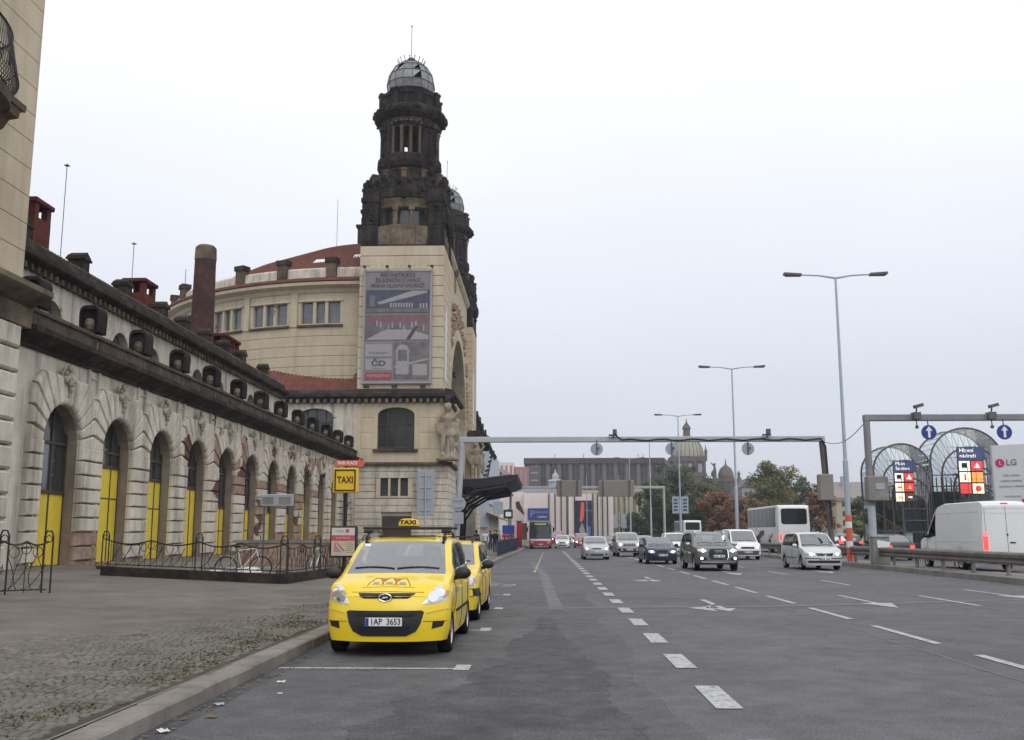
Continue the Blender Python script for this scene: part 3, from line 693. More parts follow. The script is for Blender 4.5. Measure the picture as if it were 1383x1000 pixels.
# ================================================================== near pavilion on the left edge
PX = -17.5; PY = 32.2
pv = thing('corner_pavilion', (PX, 24, .45), 'tall cream ashlar pavilion with iron balcony cut by the left picture edge', 'building')
MB().box(PX-12, PX-.10, 12, PY-.04, .3, 27).build('wall', 'plaster', pv)
z = 9.75+.35
cm = MB().pillow([(12,0.012),(PY,0.012),(PY,.95),(12,.95)], FX(PX), -.45, 0, .028, .03).mesh('ashlar_course', 'plaster_clean')
k = 0
while z < 27:
    inst(cm, 'ashlar_course', pv, (0, 0, z)); 
    z += .962; k += 1
pbl = MB().pillow([(-.0,0.012),(1.62,0.012),(1.62,.78),(0,.78)], FX(0), 0, .30, .15, .18).mesh('block', 'plaster')
for k in range(10):
    for j in range(8):
        inst(pbl, 'block', pv, (PX-.12, PY-1.64-j*1.66-(.0 if k % 2 else 0.0), .5+k*.80))
sweep_y([(PX-.5,8.55),(PX+.02,8.55),(PX+.06,9.2),(PX-.02,9.25),(PX+.25,9.38),(PX+.62,9.55),(PX+.72,9.62),(PX+.72,9.80),(PX+.55,9.86),(PX+.06,10.08),(PX-.5,10.08)], 12, PY+.72, 'cornice', 'soot_light', pv)
# balcony: bracket, slab, belly railing
bal = MB()
n = 18; bx, by = PX, 26.75
def half(r, z, ry=None): return [(bx + r*math.sin(math.pi*i/n), by - (ry or r*1.9)*math.cos(math.pi*i/n), z) for i in range(n+1)]
bal.grid([half(.2,13.6,.7), half(.8,14.0,1.7), half(1.25,14.45,2.6), half(1.5,14.6,2.9), half(1.5,14.95,2.9), half(1.42,15.0,2.8)])
bal.add(half(1.42,15.0,2.8), [tuple(range(n+1))])
bo = bal.build('balcony', 'brownstone', pv)
MB().prism([(PX-.2,13.4),(PX+.2,13.5),(PX+.35,13.9),(PX+.7,14.15),(PX+.85,14.4),(PX+1.15,14.45),(PX+1.2,14.72),(PX-.2,14.72)], lambda a,b,d:(a,d,b), 28.5, 29.05).prism([(PX-.1,14.73),(PX+1.25,14.73),(PX+1.27,14.93),(PX-.1,14.96)], lambda a,b,d:(a,d,b), 28.2, 29.25).build('bracket', 'brownstone', bo)
rr = MB()
rr.tube(half(1.35,17.0,2.7), .045, 5, False); rr.tube(half(1.38,15.15,2.72), .03, 5, False); rr.tube(half(1.52,16.0,2.95), .02, 5, False)
rl_ = rr.build('railing', 'iron', bo)
bars = MB()
a, b_, c_, d_ = half(1.38,15.0,2.72), half(1.62,15.5,3.1), half(1.48,16.2,2.9), half(1.35,17.0,2.7)
def at(h, t):
    i = min(int(t*n), n-1); f = t*n-i; return tuple(lerp(h[i][q], h[i+1][q], f) for q in range(3))
for k in range(61):
    t = k/60; bars.tube([at(a,t),at(b_,t),at(c_,t),at(d_,t)], .014, 4, False)
bars.build('railing_bars', 'iron', bo)
# ================================================================== corner tower
def capsule(b, p0, p1, r0, r1, n=8):
    b.tube([p0, p1], [r0, r1], n); b.ball(p0, r0, n); b.ball(p1, r1, n)
def carve(b, c, e, k, r0, r1, rnd):
    for i in range(k):
        b.ball((c[0]+rnd.uniform(-e[0],e[0]), c[1]+rnd.uniform(-e[1],e[1]), c[2]+rnd.uniform(-e[2],e[2])), rnd.uniform(r0, r1), 7, (1, 1, rnd.uniform(.8,1.4)), .25, rnd)
TX, TY = -13.85, 99.15
tw = thing('station_tower', (TX, 95, .4), 'nearer tall stone tower with sooty black drum and glass dome', 'tower')
b = MB()
mp = XZ(95.0)
b.archwall(mp, -18.0, -9.2, 8.2, 15.0, -14.15, 1.78, 12.9, .75, 0, .5)
b.box(-18, -9.2, 95.6, 103.5, .3, 15.0); b.box(-9.7, -9.2, 95.02, 95.6, .3, 15); b.box(-18,-17.5,95.02,95.6,.3,15)
b.build('wall', 'plaster_clean', tw)
MB().box(-17.5, -9.7, 95.15, 95.58, .3, 8.15).build('base_wall', 'plaster', tw)
fr = MB(); fr.box(-15.93,-12.37,95.35,95.42,9.7,9.85); fr.box(-15.93,-12.37,95.35,95.42,12.0,12.1)
for x in (-15.0,-14.2,-13.3): fr.box(x-.05,x+.05,95.33,95.43,9.7,13.6)
fr.build('window_frame', 'wood_dark', tw)
arc = [(-14.15-1.78*math.cos(math.pi*i/10), 12.9+.75*math.sin(math.pi*i/10)) for i in range(11)]
MB().prism([(-15.93,9.6)]+arc+[(-12.37,9.6)], mp, .44, .49).build('pane', 'win_glass', tw)
MB().box(-16.3,-12.0,94.72,95.4,9.38,9.62).build('window_sill', 'brownstone', tw)
MB().box(-15.93,-12.37,95.0,95.45,8.2,9.36).build('apron', 'plaster_clean', tw)
# rusticated base courses
def seg(name, x0, x1, z0, z1, m='plaster', y=95.0, pr=.16):
    return MB().pillow([(x0,z0+.02),(x1,z0+.02),(x1,z1-.02),(x0,z1-.02)], lambda a,bb,d:(a, y-d, bb), -.2, pr, .05, .05).build(name, m, tw)
z = .45
for k in range(12):
    z1 = z + .64
    inwin = 4.6 < z+.3 < 7.1
    if inwin:
        seg('course', -17.95, -16.0, z, z1); seg('course', -12.45, -9.15, z, z1)
    elif z < 4.0:
        seg('course', -17.95, -15.4, z, z1); seg('course', -12.5, -9.15, z, z1)
        if z > 3.3: seg('course', -15.38, -12.52, z, z1)
    else: seg('course', -17.95, -9.15, z, z1)
    MB().pillow([(95.0,z+.02),(103.4,z+.02),(103.4,z1-.02),(95.0,z1-.02)], FX(-9.2), 0, .16, .05, .05).build('course', 'plaster', tw)
    z = z1
for x in (-15.15,-14.2,-13.25):
    MB().box(x-.36,x+.36,95.08,95.14,5.2,6.9).build('pane', 'win_glass', tw)
b = MB(); b.box(-15.95,-15.52,94.9,95.14,5.0,7.1); b.box(-12.88,-12.46,94.9,95.14,5.0,7.1); b.box(-14.78,-14.57,94.93,95.14,5.15,6.95); b.box(-13.83,-13.62,94.93,95.14,5.15,6.95); b.box(-15.52,-12.88,94.93,95.14,6.95,7.1); b.box(-15.52,-12.88,94.9,95.14,5.0,5.15)
b.build('window_surround', 'plaster_clean', tw)
MB().box(-15.3,-12.6,95.05,95.14,.45,3.3).build('door', 'wood_dark', tw)
MB().prism([(94.6,8.02),(94.55,8.2),(94.75,8.32),(95.1,8.40),(95.1,8.02)], lambda a,bb,d:(d,a,bb), -18.0, -8.7).box(-9.2,-8.72,95.1,103.5,8.05,8.35).build('ledge', 'brownstone', tw)
# main cornice
MB().prism([(95.2,14.1),(94.86,14.1),(94.8,14.25),(94.45,14.55),(94.3,14.62),(94.3,14.9),(94.45,15.0),(94.8,15.3),(95.3,15.42)], lambda a,bb,d:(d,a,bb), -34.0, -8.6).build('cornice', 'soot', tw)
MB().prism([(-9.4,14.1),(-9.06,14.1),(-8.65,14.55),(-8.4,14.62),(-8.4,14.9),(-9.0,15.3),(-9.4,15.42)], lambda a,bb,d:(a,d,bb), 94.31, 104.2).build('cornice', 'soot', tw)
dm2 = MB().box(-.14,.14,-.3,.3,-.18,.18).mesh('dentil', 'soot_light')
for k in range(38): inst(dm2, 'dentil', tw, (-33.5+k*.66, 94.72, 14.22))
# wall of the block behind the wing, with its big arched window
b = MB(); b.archwall(XZ(95.02), -34, -18.005, 8.0, 15.0, -21.9, 1.7, 12.7, .85, 0, .6); b.build('side_wall', 'plaster', tw)
arc = [(-21.9-1.7*math.cos(math.pi*i/10), 12.7+.85*math.sin(math.pi*i/10)) for i in range(11)]
MB().prism([(-23.6,9)]+arc+[(-20.2,9)], XZ(95.02), .4, .5).build('pane', 'win_glass', tw)
fr = MB()
for x in (-22.8,-21.9,-21.0): fr.box(x-.05,x+.05,95.3,95.41,9,13.4)
fr.box(-23.6,-20.2,95.3,95.42,12.2,12.32).build('window_frame', 'wood_dark', tw)
b = MB()
for i in range(14):
    t0, t1 = math.pi*i/14, math.pi*(i+1)/14
    b.prism([(-21.9-(1.7+q)*math.cos(t), 12.7+(.85+q)*math.sin(t)) for q, t in ((0,t0),(.3,t0),(.3,t1),(0,t1))], lambda a,bb,d:(a,95.02-d,bb), .001, .12)
b.build('window_arch', 'plaster', tw)
seg('pilaster', -18.9, -18.3, 8.2, 14.05, 'plaster', 95.02, .12); seg('pilaster', -18.0, -17.55, 8.45, 14.05, 'plaster_clean', 95.0, .05)
for zz in (9.6, 11.2, 12.6):
    for (x0,x1) in ((-17.5,-16.2),(-12.0,-9.25)): seg('course', x0, x1, zz, zz+1.38, 'plaster_clean', 95.0, .03)
# clean shaft above
cme = MB().bbox(-18.0,-9.7,95.0,103.3,.012,.985,.022).mesh('ashlar_course', 'plaster_clean')
for k in range(14): inst(cme, 'ashlar_course', tw, (0,0,15.43+k*1.02))
MB().box(-17.96,-9.74,95.04,103.26,15.3,29.72).build('shaft_core', 'brownstone', tw)
vf = MB()
for i in range(9):
    x = -14.2+(i-4)*.62; vf.prism([(x-.28,27.35),(x+.28,27.35),(x+.28+(i-4)*.06,28.5),(x-.28+(i-4)*.06,28.5)], lambda a,bb,d:(a,95.0-d,bb), .0, .035)
vf.build('flat_arch', 'plaster_clean', tw)
# niches on the street side of the shaft
b = MB(); b.archwall(FX(-9.69), 96.6, 98.6, 16, 25, 97.6, .7, 23.0, .7, 0.002, -.4, 10); MB().box(-9.72,-9.685,96.9,98.3,16.5,23.6).build('niche', 'win_glass', tw)
# ---- turret base
rt = random.Random(31)
tb = MB()
MB().box(-16.2,-11.5,96.8,101.5,29.72,37.3).build('turret_core', 'brownstone', tw)
for (sx, sy) in ((-1,-1),(1,-1),(1,1),(-1,1)):
    cx_, cy_ = TX+sx*3.28, TY+sy*3.28
    p = MB().bbox(cx_-.80,cx_+.80,cy_-.80,cy_+.80,29.73,35.6,.06).build('corner_pier', 'blackstone', tw)
    q = MB(); q.bbox(cx_-.88,cx_+.88,cy_-.88,cy_+.88,29.75,30.4,.05); q.bbox(cx_-.86,cx_+.86,cy_-.86,cy_+.86,31.9,32.1,.03); q.bbox(cx_-.93,cx_+.93,cy_-.93,cy_+.93,34.2,34.7,.05)
    carve(q, (cx_,cy_,35.7), (.65,.65,.55), 22, .2, .45, rt); carve(q, (cx_+sx*.45,cy_+sy*.45,36.3), (.2,.2,.4), 5, .12, .26, rt)
    for f_ in (-1,1): carve(q, (cx_+sx*.8*(f_ > 0),cy_+sy*.8*(f_ < 0),33.2), (.3*(f_ < 0)+.08,.3*(f_ > 0)+.08,1.0), 7, .12, .28, rt)
    stuff(q.build('pier_carving', 'blackstone', p))
MB().box(-16.32,-11.38,95.18,96.8,29.74,31.75).build('panel_band', 'soot_light', tw)
for k in range(4): MB().bbox(-16.3+k*1.24,-15.1+k*1.24,95.10,95.25,29.85,31.65,.03).build('panel', 'soot_light', tw)
MB().box(-11.5,-9.9,96.7,101.6,29.74,31.75).build('panel_band', 'soot_light', tw)
def ring_wall(b, c, r0, r1, z0, z1, opens, oz0, oz1, n=72):
    for k in range(n):
        a0, a1 = 2*math.pi*k/n, 2*math.pi*(k+1)/n; am = math.degrees((a0+a1)/2)
        op = any(abs((am-o+180) % 360-180) < h for o, h in opens)
        for za, zb in (((z0,oz0),(oz1,z1)) if op else ((z0,z1),)):
            V = [(c[0]+r*math.cos(a), c[1]+r*math.sin(a), zz) for r in (r0,r1) for zz in (za,zb) for a in (a0,a1)]
            b.add(V, [(4,5,7,6),(0,2,3,1),(2,6,7,3),(0,1,5,4),(0,4,6,2),(1,3,7,5)])
faces = (270, 0, 180, 90)
op1 = [(f+o, 9.0) for f in faces for o in (-24,0,24)]
b = MB(); ring_wall(b, (TX,TY), 3.35, 3.75, 31.5, 34.6, op1, 32.1, 33.8); b.build('bay_wall', 'brownstone', tw)
MB().lathe([(3.75,31.3),(4.0,31.4),(4.05,31.75),(3.9,32.0),(3.4,32.1)], (TX,TY,0), 48).build('bay_sill', 'soot_light', tw, ang=40)
MB().lathe([(3.77,33.75),(3.92,33.85),(3.92,34.2),(4.05,34.4),(4.2,34.7),(3.4,34.8)], (TX,TY,0), 48).build('bay_lintel', 'soot_light', tw, ang=40)
MB().lathe([(3.3,31.6),(3.3,34.4)], (TX,TY,0), 40, cap=False).build('bay_glass', 'win_glass', tw, smooth=True)
for f in faces:
    for o in (-12.2, 12.2):
        a = R(f+o); x, y = TX+3.75*math.cos(a), TY+3.75*math.sin(a)
        MB().cbox((x,y,32.9),(.3,.36,1.9),Matrix.Rotation(a,4,'Z')).cbox((x,y,33.75),(.55,.58,.5),Matrix.Rotation(a,4,'Z')).build('mullion', 'soot_light', tw)
# carved corbel ring, round bosses
q = MB(); q.lathe([(3.5,34.7),(4.25,34.8),(4.3,35.5),(4.1,36.2),(3.95,36.8),(3.6,37.4),(3.2,37.9),(3.0,38.0)], (TX,TY,0), 32)
for k in range(96):
    a = R(k*3.75); carve(q, (TX+4.05*math.cos(a), TY+4.05*math.sin(a), 35.9+.7*math.sin(k*1.9)), (.18,.18,.55), 2, .14, .36, rt)
stuff(q.build('corbel_ring', 'blackstone', tw))
for f in faces:
    a = R(f)
    for k in (-2,-1,0,1,2):
        aa = a+k*.26; x, y = TX+3.75*math.cos(aa), TY+3.75*math.sin(aa)
        MB().cbox((x,y,37.3),(.5,.5,.8),Matrix.Rotation(aa,4,'Z')).cbox((x,y,37.75),(.7,.62,.2),Matrix.Rotation(aa,4,'Z')).build('corbel', 'blackstone' if k % 2 else 'brownstone', tw)
for (dx, dy) in ((-4.2,-1.5),(-4.2,1.5),(4.2,-1.5),(4.2,1.5)):
    MB().ball((TX+dx,TY+dy,33.0),.95,14,(.45,1,1.0)).build('boss', 'blackstone', tw, smooth=True)
# ---- drum
op2 = [(f+o, 7.2) for f in faces for o in (-19,0,19)]
b = MB(); ring_wall(b, (TX,TY), 2.4, 2.9, 37.8, 43.6, op2, 39.9, 42.7); b.build('drum', 'blackstone', tw)
MB().lathe([(.6,37.9),(.6,43.5)], (TX+.5,TY+.6,0), 10).build('stair_core', 'blackstone', tw)
for d in (45,135,225,315):
    a = R(d); MB().cbox((TX+2.9*math.cos(a),TY+2.9*math.sin(a),40.8),(.6,1.5,5.6),Matrix.Rotation(a,4,'Z')).build('drum_pilaster', 'blackstone', tw)
    q = MB(); carve(q, (TX+3.2*math.cos(a),TY+3.2*math.sin(a),38.5), (.3,.3,.7), 14, .2, .45, rt); carve(q, (TX+3.2*math.cos(a),TY+3.2*math.sin(a),42.7), (.4,.4,.5), 14, .12, .28, rt); carve(q, (TX+3.15*math.cos(a),TY+3.15*math.sin(a),40.8), (.22,.22,1.2), 8, .1, .22, rt); stuff(q.build('drum_carving', 'blackstone', tw))
for f in faces:
    a = R(f); q = MB()
    q.lathe([(2.7,38.3),(3.15,38.5),(3.35,39.0),(3.3,39.7),(3.2,39.85),(2.7,39.9)], (TX,TY,0), 14, a0=a-.55, a1=a+.55); q.build('balconet', 'blackstone', tw)
    for o in (-9.6, 9.6, -28, 28):
        aa = R(f+o); MB().lathe([(.2,39.9),(.16,40.1),(.14,42.4),(.22,42.8)], (TX+2.92*math.cos(aa),TY+2.92*math.sin(aa),0), 8).build('colonnette', 'brownstone', tw)
    q = MB()
    for k in range(11):
        t = (k-5)/5; aa = a+t*.85; q.ball((TX+3.15*math.cos(aa),TY+3.15*math.sin(aa),43.3-.8*abs(t)**2.5), .15, 6, jit=.25, rnd=rt)
    stuff(q.build('garland', 'soot_light', tw))
MB().lathe([(2.85,43.2),(3.05,43.35),(3.05,43.9)], (TX,TY,0), 40).build('drum_frieze', 'brownstone', tw, ang=40)
MB().lathe([(3.05,43.75),(3.45,43.85),(3.75,44.2),(3.78,44.7),(3.5,45.05),(3.05,45.2)], (TX,TY,0), 40).build('drum_cornice', 'blackstone', tw, ang=50)
q = MB()
for k in range(60): a = R(k*6); carve(q, (TX+3.72*math.cos(a),TY+3.72*math.sin(a),44.45), (.06,.06,.3), 1, .14, .26, rt)
stuff(q.build('cornice_carving', 'blackstone', tw))
MB().lathe([(3.0,45.1),(2.95,46.3),(3.1,46.4),(3.05,46.75),(2.5,46.9),(2.5,47.3),(2.3,47.4)], (TX,TY,0), 32).build('attic_drum', 'blackstone', tw, ang=30)
for k in range(8):
    a = R(k*45+22.5); MB().cbox((TX+3.05*math.cos(a),TY+3.05*math.sin(a),45.9),(.5,.75,1.6),Matrix.Rotation(a,4,'Z')).cbox((TX+3.05*math.cos(a),TY+3.05*math.sin(a),46.75),(.66,.9,.28),Matrix.Rotation(a,4,'Z')).build('attic_buttress', 'blackstone', tw)
# ---- glass dome
mat('dome_pane', (0.10,0.105,0.105), 0.25, c2=(0.20,0.21,0.21), scale=0.8, vary=0.25, spec=0.8)
DR = 2.5; DC = 48.15; DT = [-19, 2, 23, 44, 64, 82]
def dp(i, k, r=DR):
    t = R(DT[i]); a = R(k*22.5+11.25)
    return (TX+r*math.cos(t)*math.cos(a), TY+r*math.cos(t)*math.sin(a), DC+r*math.sin(t)*1.16)
for i in range(5):
    for k in range(16):
        if (i, k) in ((2,10),(2,12),(2,3),(2,5),(1,12)):
            V = [dp(i,k),dp(i,k+1),dp(i+1,k+1)] if k != 12 else [dp(i,k),dp(i+1,k+1),dp(i+1,k)]; MB().add(V, [(0,1,2)]).build('pane', 'dome_pane', tw); continue
        V = [dp(i,k),dp(i,k+1),dp(i+1,k+1),dp(i+1,k)]
        MB().add(V, [(0,1,2,3)]).build('pane', 'dome_pane', tw)
rb_ = MB()
for k in range(16): rb_.tube([dp(i,k,DR+.02) for i in range(6)], .05, 4)
for i in range(6): rb_.tube([dp(i,k,DR+.02) for k in range(17)], .05, 4)
rb_.build('dome_ribs', 'steel_dark', tw)
MB().lathe([(.5,51.25),(.3,51.5),(.05,51.65)], (TX,TY,0), 10).tube([(TX,TY,51.3),(TX,TY,55.2)], .035, 5).ball((TX,TY,55.2), .1, 6).build('spire_rod', 'steel_dark', tw)
q = MB()
for k in range(16):
    a = k*.3927; rr_ = 1.25; q.tube([(TX+rr_*math.cos(a),TY+rr_*math.sin(a),50.7),(TX+1.40*math.cos(a),TY+1.40*math.sin(a),51.1)], .04, 4).ball((TX+1.45*math.cos(a),TY+1.45*math.sin(a),51.15), .07, 6)
q.build('crown_crockets', 'blackstone', tw)
# ---- statues on the corner
def statue(name, x, y, z0, s, parent, m='statue', seed=1):
    r = random.Random(seed); b = MB(); P = lambda a, c, d: (x+a*s, y+c*s, z0+d*s)
    capsule(b, P(-.16,-.1,0), P(-.14,-.14,.52), .09*s, .10*s); capsule(b, P(-.14,-.14,.52), P(-.11,0,1.0), .10*s, .15*s)
    capsule(b, P(.18,-.02,0), P(.16,-.10,.52), .09*s, .10*s); capsule(b, P(.16,-.10,.52), P(.11,0,1.0), .10*s, .15*s)
    b.ball(P(-.16,-.2,0), .1*s, 8, (1,1.6,.7)); b.ball(P(.18,-.13,0), .1*s, 8, (1,1.6,.7))
    capsule(b, P(0,0,1.0), P(0,-.02,1.35), .20*s, .23*s); capsule(b, P(-.1,-.02,1.40), P(.1,-.02,1.40), .17*s, .17*s)
    for k in range(9): capsule(b, P(-.22+.055*k,-.12,1.1), P(-.27+.068*k,-.17,.74+.06*math.sin(k*2)), .07*s, .06*s)
    capsule(b, P(0,-.06,1.5), P(.02,-.1,1.72), .08*s, .13*s, 10); b.ball(P(.02,-.1,1.74), .145*s, 10, (1,1,1.2)); b.ball(P(.0,-.03,1.84), .16*s, 8, (1,1,.8), .2, r)
    capsule(b, P(-.26,-.02,1.42), P(-.42,-.02,1.12), .09*s, .07*s); capsule(b, P(-.42,-.02,1.12), P(-.36,-.14,.86), .07*s, .055*s)
    capsule(b, P(.26,-.02,1.42), P(.44,-.06,1.62), .09*s, .07*s); capsule(b, P(.44,-.06,1.62), P(.30,-.08,1.86), .07*s, .055*s)
    for k in range(10): capsule(b, P(.34+r.uniform(-.06,.1),.06,1.3-.1*k), P(.36+r.uniform(-.08,.1),.05,1.2-.12*k), .09*s, .08*s)
    b.box(x-.4*s, x+.45*s, y-.3*s, y+.35*s, z0-.22*s, z0-.06*s)
    return remesh(b, name, m, parent, .045*s, 2)
statue('statue', -9.15, 94.45, 9.0, 2.55, tw, seed=2)
# ---- second tower: same build, 40 m further along
tw2 = copy_tree(tw); tw2.location = (TX, 95+39.5, .4)
tw2['label'] = 'farther twin station tower, its dome peeping out behind the nearer tower'
for o in (tw, tw2): o['group'] = 'twin station towers'
# ================================================================== hoarding poster on the tower
bb = thing('poster_board', (-14.17, 94.7, 15.9), 'tall grey poster on the tower announcing the station rebuilding', 'poster')
mat('poster_grey', (0.21,0.195,0.20), 0.6, vary=0.05, scale=0.8); mat('poster_frame', (0.31,0.295,0.29), 0.6); mat('poster_ink', (0.06,0.055,0.065), 0.6)
mat('poster_night', (0.055,0.06,0.095), 0.5, vary=0.2, scale=1.5); mat('poster_dim', (0.10,0.09,0.10), 0.5, c2=(0.18,0.16,0.165), scale=0.8, vary=0.2)
mat('poster_mid', (0.18,0.165,0.175), 0.5, c2=(0.10,0.09,0.10), scale=1.1, vary=0.2); mat('poster_pale', (0.31,0.295,0.305), 0.5, vary=0.08, scale=3); mat('poster_red', (0.34,0.04,0.055), 0.5)
mat('poster_wine', (0.18,0.09,0.10), 0.5, vary=0.3, scale=1.5); mat('poster_sil', (0.30,0.29,0.30), 0.5, vary=0.15, scale=4)
X0, X1, Z0, Z1 = -17.5, -10.85, 15.95, 27.1
MB().box(X0,X1,94.72,94.95,Z0,Z1).build('panel', 'poster_grey', bb)
MB().box(X0-.05,X0+.14,94.66,94.96,Z0-.05,Z1+.05).box(X1-.14,X1+.05,94.66,94.96,Z0-.05,Z1+.05).box(X0+.14,X1-.14,94.66,94.96,Z0-.05,Z0+.14).box(X0+.14,X1-.14,94.66,94.96,Z1-.1,Z1+.05).build('frame', 'poster_frame', bb)
fy = 94.70
for t, zz, s in (('REKONSTRUKCE', 26.62, 1.0), ('ŽELEZNIČNÍ STANICE', 26.10, 1.0), ('PRAHA HLAVNÍ NÁDRAŽÍ', 25.56, 1.0)):
    text(t, .54, 'poster_ink', bb, (-14.2, fy, zz), bold=.010, sx=.84)
def pic(x0,x1,z0,z1,m,d=0.0,name='picture'): return MB().box(x0,x1,fy-.012-d,94.721,z0,z1).build(name, m, bb)
p1_ = pic(-17.25,-11.05,22.85,25.15,'poster_night'); p2_ = pic(-17.25,-11.05,20.15,22.68,'poster_dim'); p3_ = pic(-14.45,-11.0,16.35,20.0,'poster_mid')
def shp(par, pts, m, d=.02): return MB().prism(pts, lambda a,bb_,dd:(a,fy-dd,bb_), .0, d).build('print', m, par)
shp(p1_, [(-16.2,23.9),(-12.8,25.05),(-11.3,25.05),(-11.3,24.85),(-15.9,23.7)], 'poster_sil'); shp(p1_, [(-17.2,22.9),(-11.1,22.9),(-11.1,23.3),(-17.2,23.3)], 'poster_dim')
shp(p1_, [(-16.9,23.5),(-16.4,23.5),(-16.4,24.5),(-16.65,24.7),(-16.9,24.5)], 'poster_mid')
for k in range(9): shp(p1_, [(-14.9+k*.26,23.4),(-14.75+k*.26,23.4),(-14.75+k*.26,23.85),(-14.9+k*.26,23.85)], 'poster_sil')
for k in range(3): shp(p1_, [(-12.0+k*.3,23.3),(-11.85+k*.3,23.3),(-11.85+k*.3,23.8),(-12.0+k*.3,23.8)], 'poster_sil')
shp(p2_, [(-17.2,21.9),(-11.1,21.9),(-11.1,22.6),(-17.2,22.6)], 'poster_wine')
for k in range(14):
    x = -16.6+k*.38; zb = 21.3+.25*math.sin(k*1.3); shp(p2_, [(x,zb),(x+.14,zb),(x+.14,zb+.55),(x,zb+.55)], 'poster_pale' if k % 3 else 'poster_wine', .025)
shp(p2_, [(-17.2,20.2),(-15.3,21.2),(-12.8,21.2),(-11.1,20.6),(-11.1,20.2)], 'poster_pale', .017); shp(p2_, [(-13.3,20.2),(-12.7,21.2),(-12.2,21.6),(-12.1,21.5),(-12.9,20.2)], 'poster_ink', .022)
arc = [(-13.6-.62*math.cos(math.pi*i/10), 19.1+.62*math.sin(math.pi*i/10)) for i in range(11)]
shp(p3_, [(-14.22,16.8)]+arc+[(-12.98,16.8)], 'poster_sil'); shp(p3_, [(-14.05,18.1),(-13.15,18.1),(-13.15,19.2),(-14.05,19.2)], 'poster_mid', .028); shp(p3_, [(-14.4,17.6),(-11.1,18.4),(-11.1,18.2),(-14.4,17.4)], 'poster_sil', .03); shp(p3_, [(-12.6,16.7),(-11.2,16.7),(-11.2,17.8),(-12.6,17.8)], 'poster_pale', .018)
c1 = pic(-17.2,-14.65,18.55,19.75,'poster_pale',name='logo_card'); c2_ = pic(-17.2,-14.65,17.2,18.3,'poster_pale',name='logo_card'); c3 = pic(-17.2,-14.65,16.3,17.0,'poster_red',name='logo_card')
text('GrandiStazioni', .33, 'poster_night', c1, (-15.92, fy-.016, 18.9)); text('ČD', .72, 'poster_night', c2_, (-15.92, fy-.016, 17.85), bold=.03, sx=1.3); text('České dráhy, a.s.', .2, 'poster_ink', c2_, (-15.92, fy-.016, 17.38)); text('METROSTAV', .40, 'poster_pale', c3, (-15.92, fy-.016, 16.64), bold=.01)
for k in range(3): MB().cbox((-16.9+k*2.7,93.9,15.5),(.5,.35,.25)).tube([(-16.9+k*2.7,93.9,15.5),(-16.9+k*2.7,94.9,15.6)], .04, 5).build('floodlight', 'sign_black', bb)
for k in range(4): MB().tube([(-17.4+k*2.2,94.95,27.3),(-17.4+k*2.2,94.3,27.4)], .035, 5).cbox((-17.4+k*2.2,94.2,27.38),(.3,.25,.2)).build('floodlight', 'sign_black', bb)
# ================================================================== round hall behind
HX, HY, HR = -19.0, 124.0, 27.0
hall = thing('round_hall', (HX, HY, .4), 'cream round-ended hall with triple windows and red tiled roof', 'building')
A0, A1 = R(175), R(274)
cw = MB().lathe([(HR-.4,.02),(HR-.02,.02),(HR,.05),(HR,.98),(HR-.02,1.01),(HR-.4,1.01)], (0,0,0), 60, a0=A0, a1=A1).mesh('ashlar_course', 'plaster_peel')
for k in range(7): inst(cw, 'ashlar_course', hall, (HX,HY,15.0+k*1.02))
MB().lathe([(HR-.05,14),(HR-.05,22.3)], (HX,HY,0), 60, a0=A0, a1=A1).build('inner_wall', 'soot_light', hall)
wins = []
for c in (263, 251, 239, 227, 215, 203, 191): wins += [(c-3.1,), (c,), (c+3.1,)]
opens = [(wn_[0], 1.25) for wn_ in wins]
b = MB(); n = 540
for k in range(n):
    a0, a1 = 2*math.pi*k/n, 2*math.pi*(k+1)/n
    if not (A0 <= a0 <= A1): continue
    am = math.degrees((a0+a1)/2); op = any(abs(am-o) < h for o, h in opens)
    for za, zb in (((22.14,22.4),(24.6,26.0)) if op else ((22.14,26.0),)):
        V = [(HX+r*math.cos(a), HY+r*math.sin(a), zz) for r in (HR-.5,HR-.03) for zz in (za,zb) for a in (a0,a1)]
        b.add(V, [(4,5,7,6),(2,6,7,3),(0,1,5,4),(0,4,6,2),(1,3,7,5)])
b.build('window_wall', 'plaster_peel', hall)
for (w_,) in wins:
    a = R(w_); MB().cbox((HX+(HR-.42)*math.cos(a),HY+(HR-.42)*math.sin(a),23.5),(.06,1.35,2.4),Matrix.Rotation(a,4,'Z')).build('pane', 'win_glass_pale', hall)
for c in (263, 251, 239, 227, 215, 203):
    MB().lathe([(HR-.1,22.0),(HR+.2,22.05),(HR+.22,22.25),(HR-.1,22.3)], (HX,HY,0), 8, a0=R(c-5), a1=R(c+5)).build('window_sill', 'brownstone', hall)
    MB().lathe([(HR-.05,24.62),(HR+.1,24.66),(HR+.1,24.8),(HR-.05,24.85)], (HX,HY,0), 8, a0=R(c-5), a1=R(c+5)).build('window_hood', 'plaster_clean', hall)
    for d in (-6, ):
        MB().lathe([(HR-.05,22.1),(HR+.1,22.1),(HR+.1,25.9),(HR-.05,25.9)], (HX,HY,0), 3, a0=R(c+d-.8), a1=R(c+d+.8)).build('pilaster', 'plaster_peel', hall)
MB().lathe([(HR-.3,25.5),(HR+.1,25.55),(HR+.25,25.9),(HR+.9,26.15),(HR+.95,26.45),(HR+.8,26.5)], (HX,HY,0), 64, a0=A0, a1=A1).build('cornice', 'plaster_clean', hall, ang=40)
MB().lathe([(HR+.8,26.5),(HR+1.05,26.55),(HR+.95,26.85),(HR-.2,27.2),(HR-.6,27.2)], (HX,HY,0), 64, a0=A0, a1=A1).build('eaves_tiles', 'roof_tile', hall)
